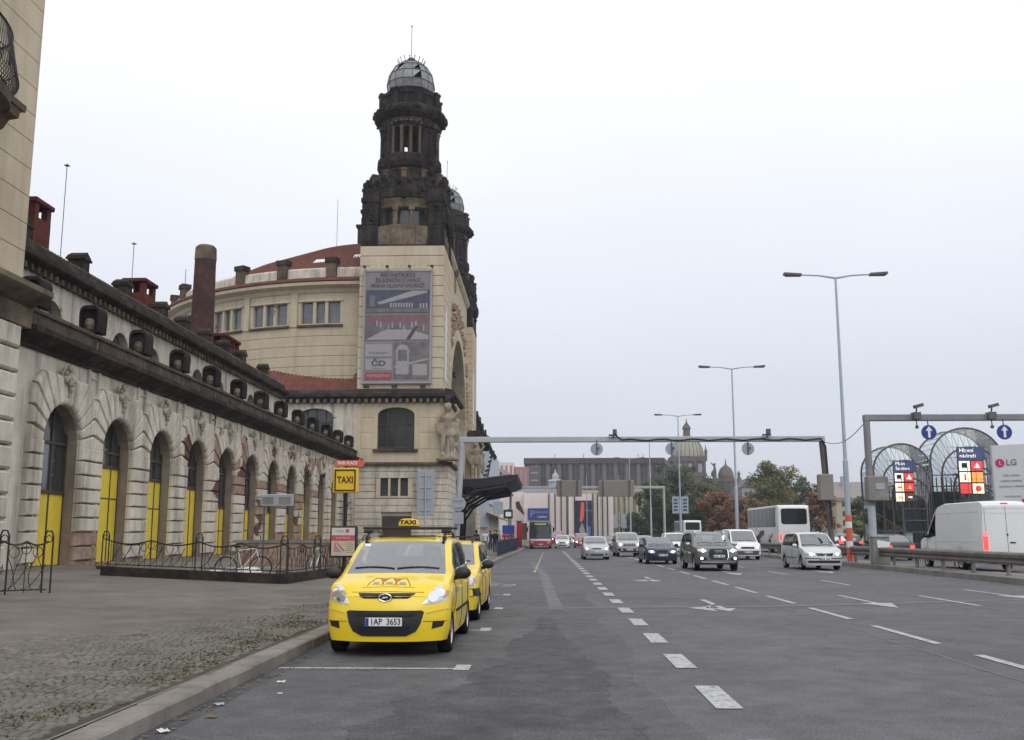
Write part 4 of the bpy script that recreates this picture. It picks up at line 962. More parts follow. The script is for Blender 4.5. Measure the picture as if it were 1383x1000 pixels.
MB().lathe([(HR-.45,27.1),(HR-.4,27.2),(HR-.45,28.1),(HR-.6,28.3),(HR-.9,28.2)], (HX,HY,0), 64, a0=A0, a1=A1).build('parapet', 'plaster', hall)
for c in (265, 253.5, 242, 229, 217, 204, 192):
    a = R(c); p = MB().cbox((HX+(HR-.5)*math.cos(a),HY+(HR-.5)*math.sin(a),28.0),(.8,1.05,1.6),Matrix.Rotation(a,4,'Z')).build('parapet_pedestal', 'brownstone', hall)
    MB().cbox((HX+(HR-.5)*math.cos(a),HY+(HR-.5)*math.sin(a),28.95),(1.05,1.3,.5),Matrix.Rotation(a,4,'Z')).build('pedestal_cap', 'soot', p)
def fluted(prof, c, n, a0, a1, name, m, par):
    rows = []
    for r, z in prof:
        row = []
        for k in range(n+1):
            a = a0+(a1-a0)*k/n; q = [0, .07, .1, .02][k % 4]
            row.append((c[0]+(r)*math.cos(a), c[1]+(r)*math.sin(a), z+q))
        rows.append(row)
    return MB().grid(rows).build(name, m, par)
rf = fluted([(26.0,28.0),(19,31.9),(12,35.0),(7.5,35.9)], (HX,HY), 620, R(150), R(273), 'roof', 'roof_tile', hall)
MB().lathe([(7.5,35.9),(7.6,36.0),(2,36.3)], (HX,HY,0), 40, a0=R(150), a1=R(273)).build('roof_cap', 'roof_tile', rf)
for (c, r, m_) in ((258,22,'sign_white'),(263,19,'roof_dark'),(268.5,20.5,'sign_white')):
    a = R(c); zz = interp(r, [(12,34.9),(19,31.6),(26,28.0)])
    MB().cbox((HX+r*math.cos(a),HY+r*math.sin(a),zz+.2),(1.0,1.5,.16),Matrix.Rotation(a,4,'Z')@Matrix.Rotation(R(35),4,'Y')).build('skylight', m_, rf)
MB().cbox((-21.6,116.5,37.2),(1.4,1.8,2.0)).cbox((-21.6,116.5,38.3),(1.8,2.1,.3)).build('roof_chimney', 'soot', rf)
MB().tube([(-25.3,118,36.4),(-25.3,118,42.5)], .03, 5).build('lightning_rod', 'steel_dark', rf)
MB().tube([(-43.5,117,28),(-43.5,117,33.5)], .04, 5).cbox((-43.5,117,29.6),(.9,.05,.05)).build('lightning_rod', 'steel_dark', rf)
rows = [[(x, 95.4, 15.35+[0,.06,.09,.02][i % 4]) for i, x in enumerate([-34+k*.1 for k in range(160)])], [(x, 98.2, 17.75+[0,.06,.09,.02][i % 4]) for i, x in enumerate([-34+k*.1 for k in range(160)])]]
lr = MB().grid(rows).build('lean_to_roof', 'roof_tile', hall)
MB().box(-34,-18.02,95.35,98,14.95,15.32).build('lean_to_base', 'roof_dark', hall)
# ================================================================== great portal between the towers
pt = thing('station_portal', (-10.5, 119, .4), 'great arched stone portal front between the two towers', 'building')
b = MB(); b.archwall(FX(-10.5), 103.3, 134.6, .3, 32.5, 119, 11.0, 13.6, 11.0, 0, -3.0, 28); b.build('wall', 'plaster_peel', pt)
MB().box(-14.2,-13.6,107,131,.3,25).build('glazing', 'win_glass', pt)
for k in range(9): MB().box(-13.58,-13.4,108.2+k*2.7,108.4+k*2.7,.3,22+2*math.sin(math.pi*k/8)).build('glazing_bar', 'wood_dark', pt)
for i in range(24):
    t0, t1 = math.pi*i/24+.006, math.pi*(i+1)/24-.006
    MB().prism([(119-q*math.cos(t), 13.6+q*math.sin(t)) for q, t in ((11.0,t0),(12.3,t0),(12.3,t1),(11.0,t1))], FX(-10.5), .002, .35).build('voussoir', 'plaster_clean', pt)
rt2 = random.Random(8); q = MB()
for k in range(90): 
    t = rt2.uniform(.1, math.pi-.1); d = rt2.uniform(12.6, 15.5); carve(q, (-10.35, 119-d*math.cos(t), 13.6+d*math.sin(t)), (.05,.3,.3), 1, .2, .5, rt2)
stuff(q.build('relief', 'brick_worn', pt))
MB().prism([(-11.5,32.2),(-10.4,32.2),(-10.1,32.6),(-10.1,32.9),(-11.5,33.2)], lambda a,bb_,d:(a,d,bb_), 103.4, 134.4).build('cornice', 'plaster_peel', pt)
# iron and glass entrance canopy
cp = thing('entrance_canopy', (-9, 112, 6.5), 'dark iron and glass canopy jutting over the pavement at the station entrance', 'canopy')
MB().prism([(-10.4,6.6),(-7.0,6.45),(-4.4,6.8),(-2.9,7.35),(-2.75,7.8),(-3.6,7.75),(-6.5,7.35),(-10.4,7.25)], lambda a,bb_,d:(a,d,bb_), 105.5, 131).build('canopy_roof', 'iron', cp)
mat('canopy_glass', (0.20,0.215,0.215), 0.35, vary=0.2, scale=1)
for k in range(12): MB().prism([(-10.3,7.27),(-6.5,7.38),(-3.6,7.78),(-3.6,7.84),(-6.5,7.46),(-10.3,7.36)], lambda a,bb_,d:(a,d,bb_), 105.7+k*2.1, 107.6+k*2.1).build('glass_panel', 'canopy_glass', cp)
for k, yy in enumerate((105.6, 112, 118.5, 125, 130.8)):
    q = MB()
    q.tube([(-10.3,yy,.6),(-10.2,yy,3.4),(-9.2,yy,4.9),(-7.4,yy,6.0),(-4.0,yy,6.6)], .14, 6)
    q.tube([(-10.3,yy,4.5),(-8.6,yy,5.4),(-6.6,yy,6.3)], .07, 5)
    for j in range(7):
        x = -9.8+j*.75; q.tube([(x,yy,interp(x,[(-10.2,3.4),(-9.2,4.9),(-7.4,6.0),(-4.0,6.6)])),(x+.55,yy,6.5)], .05, 4); q.tube([(x+.5,yy,interp(x+.5,[(-10.2,3.4),(-9.2,4.9),(-7.4,6.0),(-4.0,6.6)])),(x,yy,6.5)], .05, 4)
    q.build('bracket', 'iron', cp)
for k in range(6): MB().cbox((-6.2+k*.15,106.0+.2*k,7.75+k*.5),(.42,.35,.2),Matrix.Rotation(R(-30),4,'Y')).tube([(-6.0,106+.2*k,7.4),(-6.2+k*.15,106+.2*k,7.75+k*.5)], .03, 4).build('spotlight', 'sign_black', cp)
MB().box(-14,-10.4,104,134,.3,6.4).build('entrance_shade', 'darkness', pt)  # solid near-black block; the entrance's shade is put into its colour
# annex with tarpaulin further on
ax = thing('station_annex', (-12, 165, .3), 'farther station wing hung with a pale blue tarpaulin', 'building')
MB().box(-24,-8.6,152,195,.2,14).build('wall', 'plaster', ax)
mat('tarp', (0.46,0.52,0.62), 0.6, vary=0.06, scale=0.3)
MB().box(-10.6,-8.3,151.5,151.7,2.6,15.0).box(-8.58,-8.42,152,188,6.2,15.0).build('tarpaulin', 'tarp', ax)
q = MB(); q.prism([(-14,14),(-8.4,14),(-8.0,14.6),(-8.6,15.4),(-9.6,18.2),(-10.4,19.6),(-11,21.5),(-14,22)], XZ(151.5), 0, 20)
for k in range(7): q.cbox((-8.4-k*.42,151.4,15.6+k*.95),(.22,.3,1.4))
q.build('dark_roof', 'blackstone', ax)
for k in range(14): MB().pillow([(-10.4,.5+k*.42),(-8.5,.5+k*.42),(-8.5,.9+k*.42),(-10.4,.9+k*.42)], lambda a,bb_,d:(a,152-d,bb_), 0, .15).build('course', 'plaster', ax)
MB().prism([(-8.6,4.4),(-6.6,3.9),(-6.6,4.05),(-8.6,4.8)], lambda a,bb_,d:(a,d,bb_), 150, 190).build('awning', 'wine_paint', ax)
# ================================================================== vehicles
from mathutils.bvhtree import BVHTree
WHEEL = {}
def wheel_meshes(r, w, style):
    k = (r, w, style)
    if k in WHEEL: return WHEEL[k]
    ax = lambda x, y, z: (z, x, y)
    ri = r*.66
    t = MB().lathe([(ri,-w*.36),(ri+.01,-w*.48),(r*.86,-w*.5),(r*.96,-w*.44),(r,-w*.3),(r,w*.3),(r*.96,w*.44),(r*.86,w*.5),(ri+.01,w*.48),(ri,w*.36)], n=28, mp=ax, cap=False)
    tm = t.mesh('tyre', 'rubber', True)
    q = MB(); q.lathe([(ri,w*.40),(ri*.94,w*.44),(ri*.88,w*.36),(ri*.86,w*.05)], n=28, mp=ax, cap=False)
    q.lathe([(ri*.87,w*.06),(.001,w*.05)], n=28, mp=ax, cap=False)
    q.cm = 1; q.lathe([(ri*.94,w*.06),(.0,w*.06)], n=20, mp=ax, cap=False); q.cm = 0
    ns = {'alloy': 5, 'cover': 9, 'steel': 12}[style]
    for i in range(ns):
        a = 2*math.pi*i/ns; ww = ri*(.26 if ns == 5 else .17)
        c, s = math.cos(a), math.sin(a)
        def P(rad, tt, d): return (d, rad*c - tt*s, rad*s + tt*c)
        q.add([P(.02,-ww*.6,w*.36),P(ri*.9,-ww*.42,w*.34),P(ri*.9,ww*.42,w*.34),P(.02,ww*.6,w*.36),P(.02,-ww*.6,w*.1),P(ri*.9,-ww*.42,w*.1),P(ri*.9,ww*.42,w*.1),P(.02,ww*.6,w*.1)], [(0,1,2,3),(0,4,5,1),(3,2,6,7)])
    q.lathe([(ri*.24,w*.30),(ri*.22,w*.41),(.001,w*.43)], n=14, mp=ax, cap=False)
    rm = q.mesh('rim', ['rim', 'underbody'])
    WHEEL[k] = (tm, rm); return WHEEL[k]
def vehicle(name, label, cat, loc, rz, S, group=None):
    root = thing(name, loc, label, cat, group, rz, world=False)
    L_, W_ = S['L'], S['W']; hw0 = W_/2; sill = S.get('sill', .22); wr = S['wr']; WY = S['wheels']; AR = wr + S.get('gap', .055)
    ws, rsn = S.get('ws', (9,9)), S.get('rs', (99,99)); tum = S.get('tum', .26); B = S.get('B', .30); Br = S.get('Br', .16); Sf = S.get('Sf', .75)
    top = lambda s: smooth_interp(s, S['top']); belt = lambda s: smooth_interp(s, S['belt'])
    flean, rlean = S.get('flean', [(0,.05),(.35,0),(.6,0),(.9,.10)]), S.get('rlean', [(0,.04),(.4,0),(.9,.05)])
    plan = S.get('plan', [(0,.93),(.3,.985),(.8,1.0),(L_-.8,1.0),(L_-.25,.975),(L_,.94)])
    def low(s):
        z = sill
        for y in WY:
            d = abs(s-y)
            if d < AR: z = max(z, wr + math.sqrt(AR*AR-d*d)*.97)
        return z
    ss = set([0, L_, .04, .1, .18, L_-.04, L_-.1, L_-.2] + list(S.get('extra', [])))
    for y in WY:
        for k in range(15): ss.add(round(y-AR*math.cos(math.pi*k/14), 4))
        ss.add(round(y-AR-.004, 4)); ss.add(round(y+AR+.004, 4))
    for a in list(ws)+list(rsn):
        if 0 < a < L_: ss.add(a)
    for a, b in S.get('win', []): ss.add(a); ss.add(b)
    for a, b in S.get('doors', []): ss.add(a); ss.add(b)
    n = int(L_/.13)
    for k in range(n): ss.add(round(L_*k/n, 3))
    ss = sorted(s for s in ss if 0 <= s <= L_)
    st = [ss[0]]
    for s in ss[1:]:
        if s - st[-1] > .003: st.append(s)
    def wsf(s):
        if ws[0] >= 9: return 0
        return interp(s, [(ws[0]-.35,0),(ws[0],1),(ws[1],1),(ws[1]+.6,0)])
    def sect(s):
        zt = top(s); zb = min(belt(s), zt-.03); zl = min(low(s), zb-.05); hw = hw0*interp(s, plan); h = zb-zl
        zr = zt - min(.055, (zt-zb)*.35); xb = hw*S.get('shoulder', .955); xr = xb-(zr-zb)*tum
        p = [(hw*S.get('tuck',.94), zl),(hw*.985, zl+.22*h),(hw, zl+.5*h),(hw*.992, zl+.8*h),(xb, zb)]
        for t in (.05,.5,.93,1.0): p.append((lerp(xb,xr,t)+.018*math.sin(math.pi*t), lerp(zb,zr,t)))
        ri = xr-min(.09, xr*.2); p += [(ri, zt-.020),(xr*.5, zt-.006),(0, zt)]
        out = []
        for j, (x, z) in enumerate(p):
            u = min(1, abs(x)/hw0); f = max(0, 1-s/Sf)**2; fr = max(0, 1-(L_-s)/Sf)**2
            y = s + B*u**2.6*f + interp(z, flean)*max(0, 1-s/.4) - Br*u**2.6*fr - interp(z, rlean)*max(0, 1-(L_-s)/.4)
            if j >= 5: y += wsf(s)*S.get('wsc', .14)*(u**2) 
            out.append((x, y, z))
        return out
    secs = [sect(s) for s in st]; NR = 12
    parts = {}
    def mbof(k):
        if k not in parts: parts[k] = MB()
        return parts[k]
    allv = MB()
    for i in range(len(st)-1):
        sm_ = (st[i]+st[i+1])/2; gh = top(sm_)-belt(sm_)
        for j in range(NR-1):
            for sd in (1, -1):
                V = [secs[i][j], secs[i+1][j], secs[i+1][j+1], secs[i][j+1]]
                V = [(x*sd, y, z) for x, y, z in V]
                if sd < 0: V = V[::-1]
                key = 'body'
                if j in (5, 6) and gh > S.get('minwin', .16):
                    for wi, (a, b) in enumerate(S.get('win', [])):
                        if a <= sm_ <= b: key = ('side_window', wi, sd)
                    if key == 'body' and S.get('blackpillar', True) and S['win'] and S['win'][0][0] < sm_ < S['win'][-1][1]: key = 'pillar'
                if j >= 9 and ws[0] <= sm_ <= ws[1]: key = 'windscreen'
                if j >= 9 and rsn[0] <= sm_ <= rsn[1]: key = 'rear_window'
                if j < 4:
                    for di, (a, b) in enumerate(S.get('doors', [])):
                        if a <= sm_ <= b: key = ('door', di, sd)
                    if key == 'body' and S.get('lower') and j < S['lower'][0]: key = 'lower_body'
                mbof(key).add(V, [(0,1,2,3)]); allv.add(V, [(0,1,2,3)])
    for fi, rev in ((0, False), (-1, True)):
        rows = []; NCc = 17
        s0 = st[fi]
        for (x, y, z) in secs[fi]:
            row = []
            for k in range(NCc):
                t = -1+2*k/(NCc-1); xx = x*t; u = abs(xx)/hw0
                if rev: yy = s0 - Br*u**2.6 - interp(z, rlean)
                else: yy = s0 + B*u**2.6 + interp(z, flean)
                row.append((xx, yy, z))
            rows.append(row)
        for a in range(NR-1):
            for k in range(NCc-1):
                V = [rows[a][k], rows[a][k+1], rows[a+1][k+1], rows[a+1][k]]
                if rev: V = V[::-1]
                mbof('body').add(V, [(0,1,2,3)]); allv.add(V, [(0,1,2,3)])
    bvh = BVHTree.FromPolygons([Vector(v) for v in allv.v], allv.f)
    def mk(mb, nm, m, par=root, ang=38):
        me = bpy.data.meshes.new(nm); me.from_pydata(mb.v, [], mb.f)
        for q in (m if isinstance(m, (list, tuple)) else [m]): me.materials.append(M[q])
        if isinstance(m, (list, tuple)): me.polygons.foreach_set('material_index', mb.m)
        bm = bmesh.new(); bm.from_mesh(me); bmesh.ops.remove_doubles(bm, verts=bm.verts, dist=.0006); bm.to_mesh(me); bm.free()
        me.polygons.foreach_set('use_smooth', [True]*len(me.polygons)); me.set_sharp_from_angle(angle=R(ang))
        o = bpy.data.objects.new(nm, me); col.objects.link(o); o.parent = par; ORG[o.name] = (0,0,0); return o
    pt_ = S['paint']; O = {'root': root}
    for k, mb in parts.items():
        if k == 'body': O['body'] = mk(mb, 'body', pt_)
        elif k == 'lower_body': mk(mb, 'lower_body', S['lower'][1])
        elif k == 'pillar': mk(mb, 'pillar_trim', 'blackplastic')
        elif k in ('windscreen', 'rear_window'): O[k] = mk(mb, k, S.get('glass', 'car_glass'))
        elif k[0] == 'side_window': mk(mb, 'side_window', S.get('glass', 'car_glass'))
        else: O[k] = mk(mb, 'door', pt_)
    def hit(mode, a, b):
        if mode == 'front': o, d = Vector((a, -2, b)), Vector((0, 1, 0))
        elif mode == 'rear': o, d = Vector((a, L_+2, b)), Vector((0, -1, 0))
        elif mode == 'left': o, d = Vector((3, a, b)), Vector((-1, 0, 0))
        elif mode == 'right': o, d = Vector((-3, a, b)), Vector((1, 0, 0))
        else: o, d = Vector((a, b, 5)), Vector((0, 0, -1))
        h, nrm, _, _ = bvh.ray_cast(o, d)
        return (h, d) if h is not None else (None, d)
    def patch(nm, outline, m, mode='front', eps=.008, par=None, bulge=0.0, rings=3, seal=True):
        pts = []
        for p, q in zip(outline, outline[1:]+outline[:1]):
            l = math.dist(p, q); k_ = max(1, int(l/.06))
            for i in range(k_): pts.append((lerp(p[0],q[0],i/k_), lerp(p[1],q[1],i/k_)))
        ca = sum(p[0] for p in pts)/len(pts); cb = sum(p[1] for p in pts)/len(pts)
        mb = MB(); N = len(pts); last = None; R_ = []
        levels = [1-i/rings for i in range(rings)]
        for f in levels:
            row = []
            for p in pts:
                for f2 in (1, .975, .95, .92, .88, .84, .8, .7, .6):
                    a, b = lerp(ca,p[0],f*f2), lerp(cb,p[1],f*f2); h, d = hit(mode, a, b)
                    if h is not None: break
                if h is None: h = last if last is not None else Vector((a, 0, b))
                last = h.copy(); row.append(h - d*(eps + bulge*(1-f*f)))
            R_.append(row)
        h, d = hit(mode, ca, cb); h = h if h is not None else last
        rows = R_
        if seal: rows = [[p + d*(eps+.02) for p in R_[0]]] + R_
        for r0, r1 in zip(rows[:-1], rows[1:]):
            mb.add(list(r0)+list(r1), [(i,(i+1) % N,N+(i+1) % N,N+i) for i in range(N)])
        mb.add(list(R_[-1])+[h-d*(eps+bulge)], [(i,(i+1) % N,N) for i in range(N)])
        o = mb.build(nm, m, par or root, smooth=True); o.data.set_sharp_from_angle(angle=R(40)); return o
    O['patch'] = patch; O['hit'] = hit; O['st'] = st
    def line(nm, pts, m='blackplastic', mode='left', w=.007, eps=.003, par=None):
        P = []
        for a, b in pts:
            h, d = hit(mode, a, b)
            if h is not None: P.append(h - d*eps)
        if len(P) > 1: return MB().tube(P, w, 4).build(nm, m, par or root)
    O['line'] = line
    # seams and handles
    for di, (a, b) in enumerate(S.get('doors', [])):
        for sd, mode in ((1,'left'),(-1,'right')):
            dpar = O.get(('door', di, sd), root)
            zb = belt((a+b)/2)
            for y in (a, b):
                z0 = low(y)+.03
                line('door_seam', [(y, lerp(z0, zb, k/8)) for k in range(9)], mode=mode, par=dpar, w=.006)
            if S.get('handles', True):
                y = b-.22; h, d = hit(mode, y, zb-.14)
                if h is not None: MB().bbox(h.x-.018, h.x+.018, y-.09, y+.09, zb-.16, zb-.12, .008).build('handle', S.get('handle_mat', pt_), dpar)
    # wheels
    tm, rm = wheel_meshes(wr, S.get('ww', .2), S.get('style', 'alloy'))
    for y in WY:
        for sd in (1, -1):
            wo = inst(tm, 'wheel', root, (sd*(hw0-S.get('ww',.2)/2-.02), y, wr), (0,0,0 if sd > 0 else math.pi), worldloc=False)
            inst(rm, 'rim', wo, (0,0,0), worldloc=False)
    u = MB(); u.box(-hw0+.22, hw0-.22, .35, L_-.3, sill-.02, .55); u.box(-hw0+.08, hw0-.08, WY[0]+AR+.03, WY[1]-AR-.03, sill+.005, .5)
    u.build('underbody', 'underbody', root)
    # interior
    if S.get('interior', True) and ws[0] < 9:
        fl = MB(); bz = belt(ws[0]+.4); fl.box(-hw0*.86, hw0*.86, ws[0]-.05, min(rsn[0], L_-.3), .5, .56)
        fl.box(-hw0*.84, hw0*.84, ws[0]+.10, ws[0]+.55, .6, bz-.06); fl.build('dashboard', 'interior', root)
        yf = S.get('seat_y', ws[1]+.35)
        for sx in (-.36, .36):
            q = MB(); q.bbox(sx-.24, sx+.24, yf-.45, yf+.12, .5, .72, .05); q.cbox((sx, yf+.12, .98), (.46,.14,.62), Matrix.Rotation(R(-12),4,'X')); q.cbox((sx, yf+.22, 1.36), (.26,.09,.18)); q.build('seat', 'seat_fabric', root)
        q = MB(); q.bbox(-hw0*.78, hw0*.78, yf+.75, yf+1.2, .5, .74, .05); q.cbox((0, yf+1.22, .98), (hw0*1.5,.14,.6)); q.build('rear_seat', 'seat_fabric', root)
        q = MB(); cx_ = .36; cy_, cz_ = ws[0]+.66, bz-.04
        q.tube([(cx_+.18*math.cos(t), cy_+.18*math.sin(t)*.3, cz_+.18*math.sin(t)*.95) for t in [2*math.pi*i/16 for i in range(17)]], .016, 5, False); q.tube([(cx_,cy_-.15,cz_-.1),(cx_,cy_,cz_)], .03, 5); q.tube([(cx_-.17,cy_,cz_),(cx_+.17,cy_,cz_)], .02, 4)
        q.build('steering_wheel', 'interior', root)
    # mirrors
    if S.get('mirrors', True):
        y = ws[0]+S.get('mir_dy', .42); zb = belt(y)
        for sd in (1, -1):
            xx = sd*(hw0*.955+.13); q = MB(); q.ball((xx, y, zb+.10), .13, 12, (.95,.55,.68)); q.tube([(sd*hw0*.93, y+.04, zb+.02),(xx, y+.01, zb+.06)], .035, 6)
            q.build('mirror', S.get('mirror_mat', 'blackplastic'), root, smooth=True)
    if S.get('wipers', True) and ws[0] < 9:
        z0 = top(ws[0]+.06)+.03
        for x0, x1 in ((.62,.02),(-.02,-.62)):
            line('wiper', [(lerp(x0,x1,k/6)*hw0/.87, z0+.02*math.sin(k/6*3.1)) for k in range(7)], mode='front', w=.012, eps=.012)
    return O
def mir(pts): return [(-x, z) for x, z in pts][::-1]
def headlamps(O, outline, lit, bulbs=(), m='lamp_clear', rad=.06, orange=None):
    for sd in (1, -1):
        out = outline if sd > 0 else mir(outline)
        h = O['patch']('headlight', out, m, eps=.010, bulge=.02)
        for (x, z, r) in bulbs:
            pts = [(sd*x+r*math.cos(t), z+r*math.sin(t)) for t in [2*math.pi*i/12 for i in range(12)]]
            O['patch']('bulb', pts, 'lamp_on' if lit else 'chrome', eps=.036, par=h, rings=2)
        if orange: O['patch']('indicator', orange if sd > 0 else mir(orange), 'lamp_orange', eps=.032, par=h)
def plate(O, z, mode='front', txt=None, w=.52, h=.11, L_=0, big=False):
    hit = O['hit'](mode, 0, z)[0]; s = -1 if mode == 'front' else 1; y = hit.y + s*.02; root = O['root']
    p = MB().bbox(-w/2, w/2, min(y, y+s*.012), max(y, y+s*.012), z-h/2, z+h/2, .004).build('number_plate', 'plate_white', root)
    MB().box(-w/2+.004, -w/2+.048, min(y+s*.012,y+s*.0145), max(y+s*.012,y+s*.0145), z-h/2+.004, z+h/2-.004).build('plate_band', 'sign_blue', p) if mode == 'front' else None
    if txt: text(txt, .115, 'sign_black', p, (.025, y+s*.0135, z), (math.pi/2,0,0) if mode == 'front' else (math.pi/2,0,math.pi), extrude=.001, bold=.002, sx=.86, worldloc=False)
    elif mode == 'front':
        q = MB()
        for k in range(7):
            if k != 3: q.box(-.19+k*.06, -.155+k*.06, y-.0145, y-.012, z-.035, z+.035)
        q.build('plate_print', 'poster_ink', p)
    return p
def rect(x0, x1, z0, z1, c=.0): 
    return [(x0+c,z0),(x1-c,z0),(x1,z0+c),(x1,z1-c),(x1-c,z1),(x0+c,z1),(x0,z1-c),(x0,z0+c)] if c else [(x0,z0),(x1,z0),(x1,z1),(x0,z1)]
# ---- taxi one
TAXI1 = dict(L=4.02, W=1.74, wr=.295, wheels=(.80,3.40), ws=(.86,1.72), rs=(3.72,3.93), sill=.21, paint='taxi_yellow', B=.34, Sf=.8, tum=.24, wsc=.2,
    top=[(0,.80),(.10,.85),(.40,.965),(.86,1.085),(1.05,1.20),(1.70,1.545),(2.1,1.60),(2.9,1.605),(3.6,1.55),(3.74,1.50),(3.93,1.10),(4.02,.92)],
    belt=[(0,.74),(.35,.875),(.86,.975),(2,1.0),(3.6,1.06),(4.02,.92)], flean=[(0,.06),(.25,.02),(.5,0),(.62,.01),(.86,.14)],
    win=[(1.20,2.02),(2.10,2.98),(3.06,3.55)], doors=[(1.10,2.06),(2.06,3.02)], mir_dy=.30, style='cover', seat_y=2.15)
T1 = vehicle('taxi', 'yellow taxi with roof rails and white number plate parked nearest the camera', 'taxi', (-2.17, 13.80, 0), R(-.6), TAXI1, 'yellow taxis at the rank')
P = T1['patch']; rt1 = T1['root']
headlamps(T1, [(.50,.70),(.66,.705),(.80,.73),(.845,.80),(.835,.90),(.78,.965),(.70,.955),(.60,.86)], False, [(.64,.80,.075),(.735,.845,.055)], orange=[(.77,.78),(.83,.80),(.825,.88),(.775,.87)])
gu = P('grille', [(-.40,.845),(-.36,.80),(-.30,.775),(.30,.775),(.36,.80),(.40,.845)], 'blackplastic', eps=.006)
for s_ in range(2): T1['line']('grille_bar', [(-.34+.68*k/10, .795+.025*s_) for k in range(11)], 'interior', 'front', .007, .012, gu)
lg = P('lower_grille', [(-.50,.62),(-.53,.60),(-.49,.45),(-.43,.345),(-.30,.285),(.30,.285),(.43,.345),(.49,.45),(.53,.60),(.50,.62)], 'blackplastic', eps=.012)
for s_ in range(4): T1['line']('grille_bar', [(-.36+.72*k/10, .33+.026*s_) for k in range(11)], 'interior', 'front', .008, .02, lg)
P('grille_shelf', [(-.42,.585),(.42,.585),(.40,.555),(-.40,.555)], 'interior', eps=.03, par=lg)
for sd in (1,-1):
    o_ = [(.63,.37),(.77,.40),(.80,.475),(.645,.47)]; P('fog_recess', o_ if sd > 0 else mir(o_), 'blackplastic', eps=.005)
    T1['line']('bumper_crease', [(sd*(.56+.29*k/8), .585+.045*math.sin(k/8*1.5)) for k in range(9)], 'taxi_yellow2', 'front', .012, .001)
    T1['line']('bumper_seam', [(sd*(.52+.33*k/8), .475-.006*k/8) for k in range(9)], 'interior', 'front', .004, .001)
T1['line']('bonnet_seam', [(-.5+1.0*k/20, .862-.012*abs(k-10)/10) for k in range(21)], 'interior', 'front', .005, .001)
plate(T1, .475, txt='1AP  3653', w=.50, h=.112)
hb = T1['hit']('front', 0, .79)[0]
em = MB().lathe([(.072,-.012),(.066,.006),(.05,.012),(.0,.014)], n=20, mp=lambda x,y,z:(x*1.2, hb.y-.024-z, .79+y*.72)).build('emblem', 'interior', rt1, smooth=True)
MB().tube([(.084*math.cos(t), hb.y-.040, .79+.050*math.sin(t)) for t in [2*math.pi*i/20 for i in range(21)]], .007, 5).tube([(-.045,hb.y-.042,.762),(-.02,hb.y-.045,.818)], .011, 5).tube([(.02,hb.y-.045,.762),(.045,hb.y-.042,.818)], .011, 5).tube([(-.032,hb.y-.045,.784),(.032,hb.y-.045,.796)], .009, 5).build('emblem_ring', 'chrome', em)
# AAA print on the bonnet
mat('print_brown', (0.30,0.17,0.02), 0.5); mat('print_pale', (0.80,0.66,0.30), 0.5); mat('print_red', (0.60,0.10,0.06), 0.5); mat('print_grey', (0.30,0.29,0.26), 0.5)
def on_bonnet(me, x0, y0, eps):
    for v in me.vertices:
        yy_ = y0+v.co.y*1.6; h_ = T1['hit']('top', x0+v.co.x, yy_)[0]; v.co = (x0+v.co.x, yy_, h_.z+eps)
    return me
for k, xc in enumerate((-.185, 0, .185)):
    legs = [(-.115,.36),(-.03,.64),(.03,.64),(.115,.36)]; pp_ = []
    for (a_, b_), (c_, d_) in zip(legs[:-1], legs[1:]): pp_ += [(xc+lerp(a_,c_,q/5), lerp(b_,d_,q/5)) for q in range(5)]
    T1['line']('bonnet_print', pp_+[(xc+.115,.36)], 'print_brown', 'top', .008, .0)
    T1['patch']('bonnet_print', [(xc-.060,.38),(xc+.060,.38),(xc+.04,.46),(xc-.04,.46)], 'print_grey', 'top', .003, rings=2, seal=False)
for xc in (-.0925, .0925): T1['patch']('bonnet_print', [(xc-.05,.63),(xc+.05,.63),(xc+.010,.50),(xc-.010,.50)], 'print_red', 'top', .003, rings=2, seal=False)
T1['line']('bonnet_print', [(-.36,.335),(-.2,.330),(0,.328),(.2,.330),(.36,.335)], 'print_brown', 'top', .004, .002)
for sd, md in ((1,'left'),(-1,'right')):
    for k in range(9):
        for r_ in range(2):
            y = 1.16+k*.05; z = .80+r_*.035; T1['patch']('chequer', rect(y, y+.025, z, z+.035), 'sign_black' if (k+r_) % 2 else 'sign_white', md, .003, rings=1, seal=False)
    T1['line']('side_moulding', [(1.15+1.8*k/12, .55) for k in range(13)], 'interior', md, .022, .004)
    T1['line']('roof_rail', [], 'blackplastic')
    x = sd*.60; zr_ = lambda y: T1['hit']('top', x, y)[0].z; MB().tube([(x,1.80,zr_(1.80)),(x,1.98,zr_(1.98)+.08),(x,2.25,zr_(2.2)+.115),(x,2.8,zr_(2.8)+.115),(x,3.25,zr_(3.25)+.08),(x,3.42,zr_(3.42))], .02, 6).cbox((x,1.95,zr_(1.95)+.02),(.045,.22,.07)).cbox((x,3.25,zr_(3.25)+.02),(.045,.2,.07)).build('roof_rail', 'blackplastic', rt1)
for yy in (2.05, 2.95): MB().bbox(-.70,.70,yy-.03,yy+.03,1.715,1.755,.01).build('cross_bar', 'iron', rt1)
for sx in (-.61,.61): MB().bbox(sx-.07,sx+.07,1.99,2.11,1.655,1.713,.015).build('bar_foot', 'iron', rt1)
MB().bbox(-.46,.46,2.0,2.1,1.60,1.625,.01).build('sunroof_deflector', 'blackplastic', rt1)
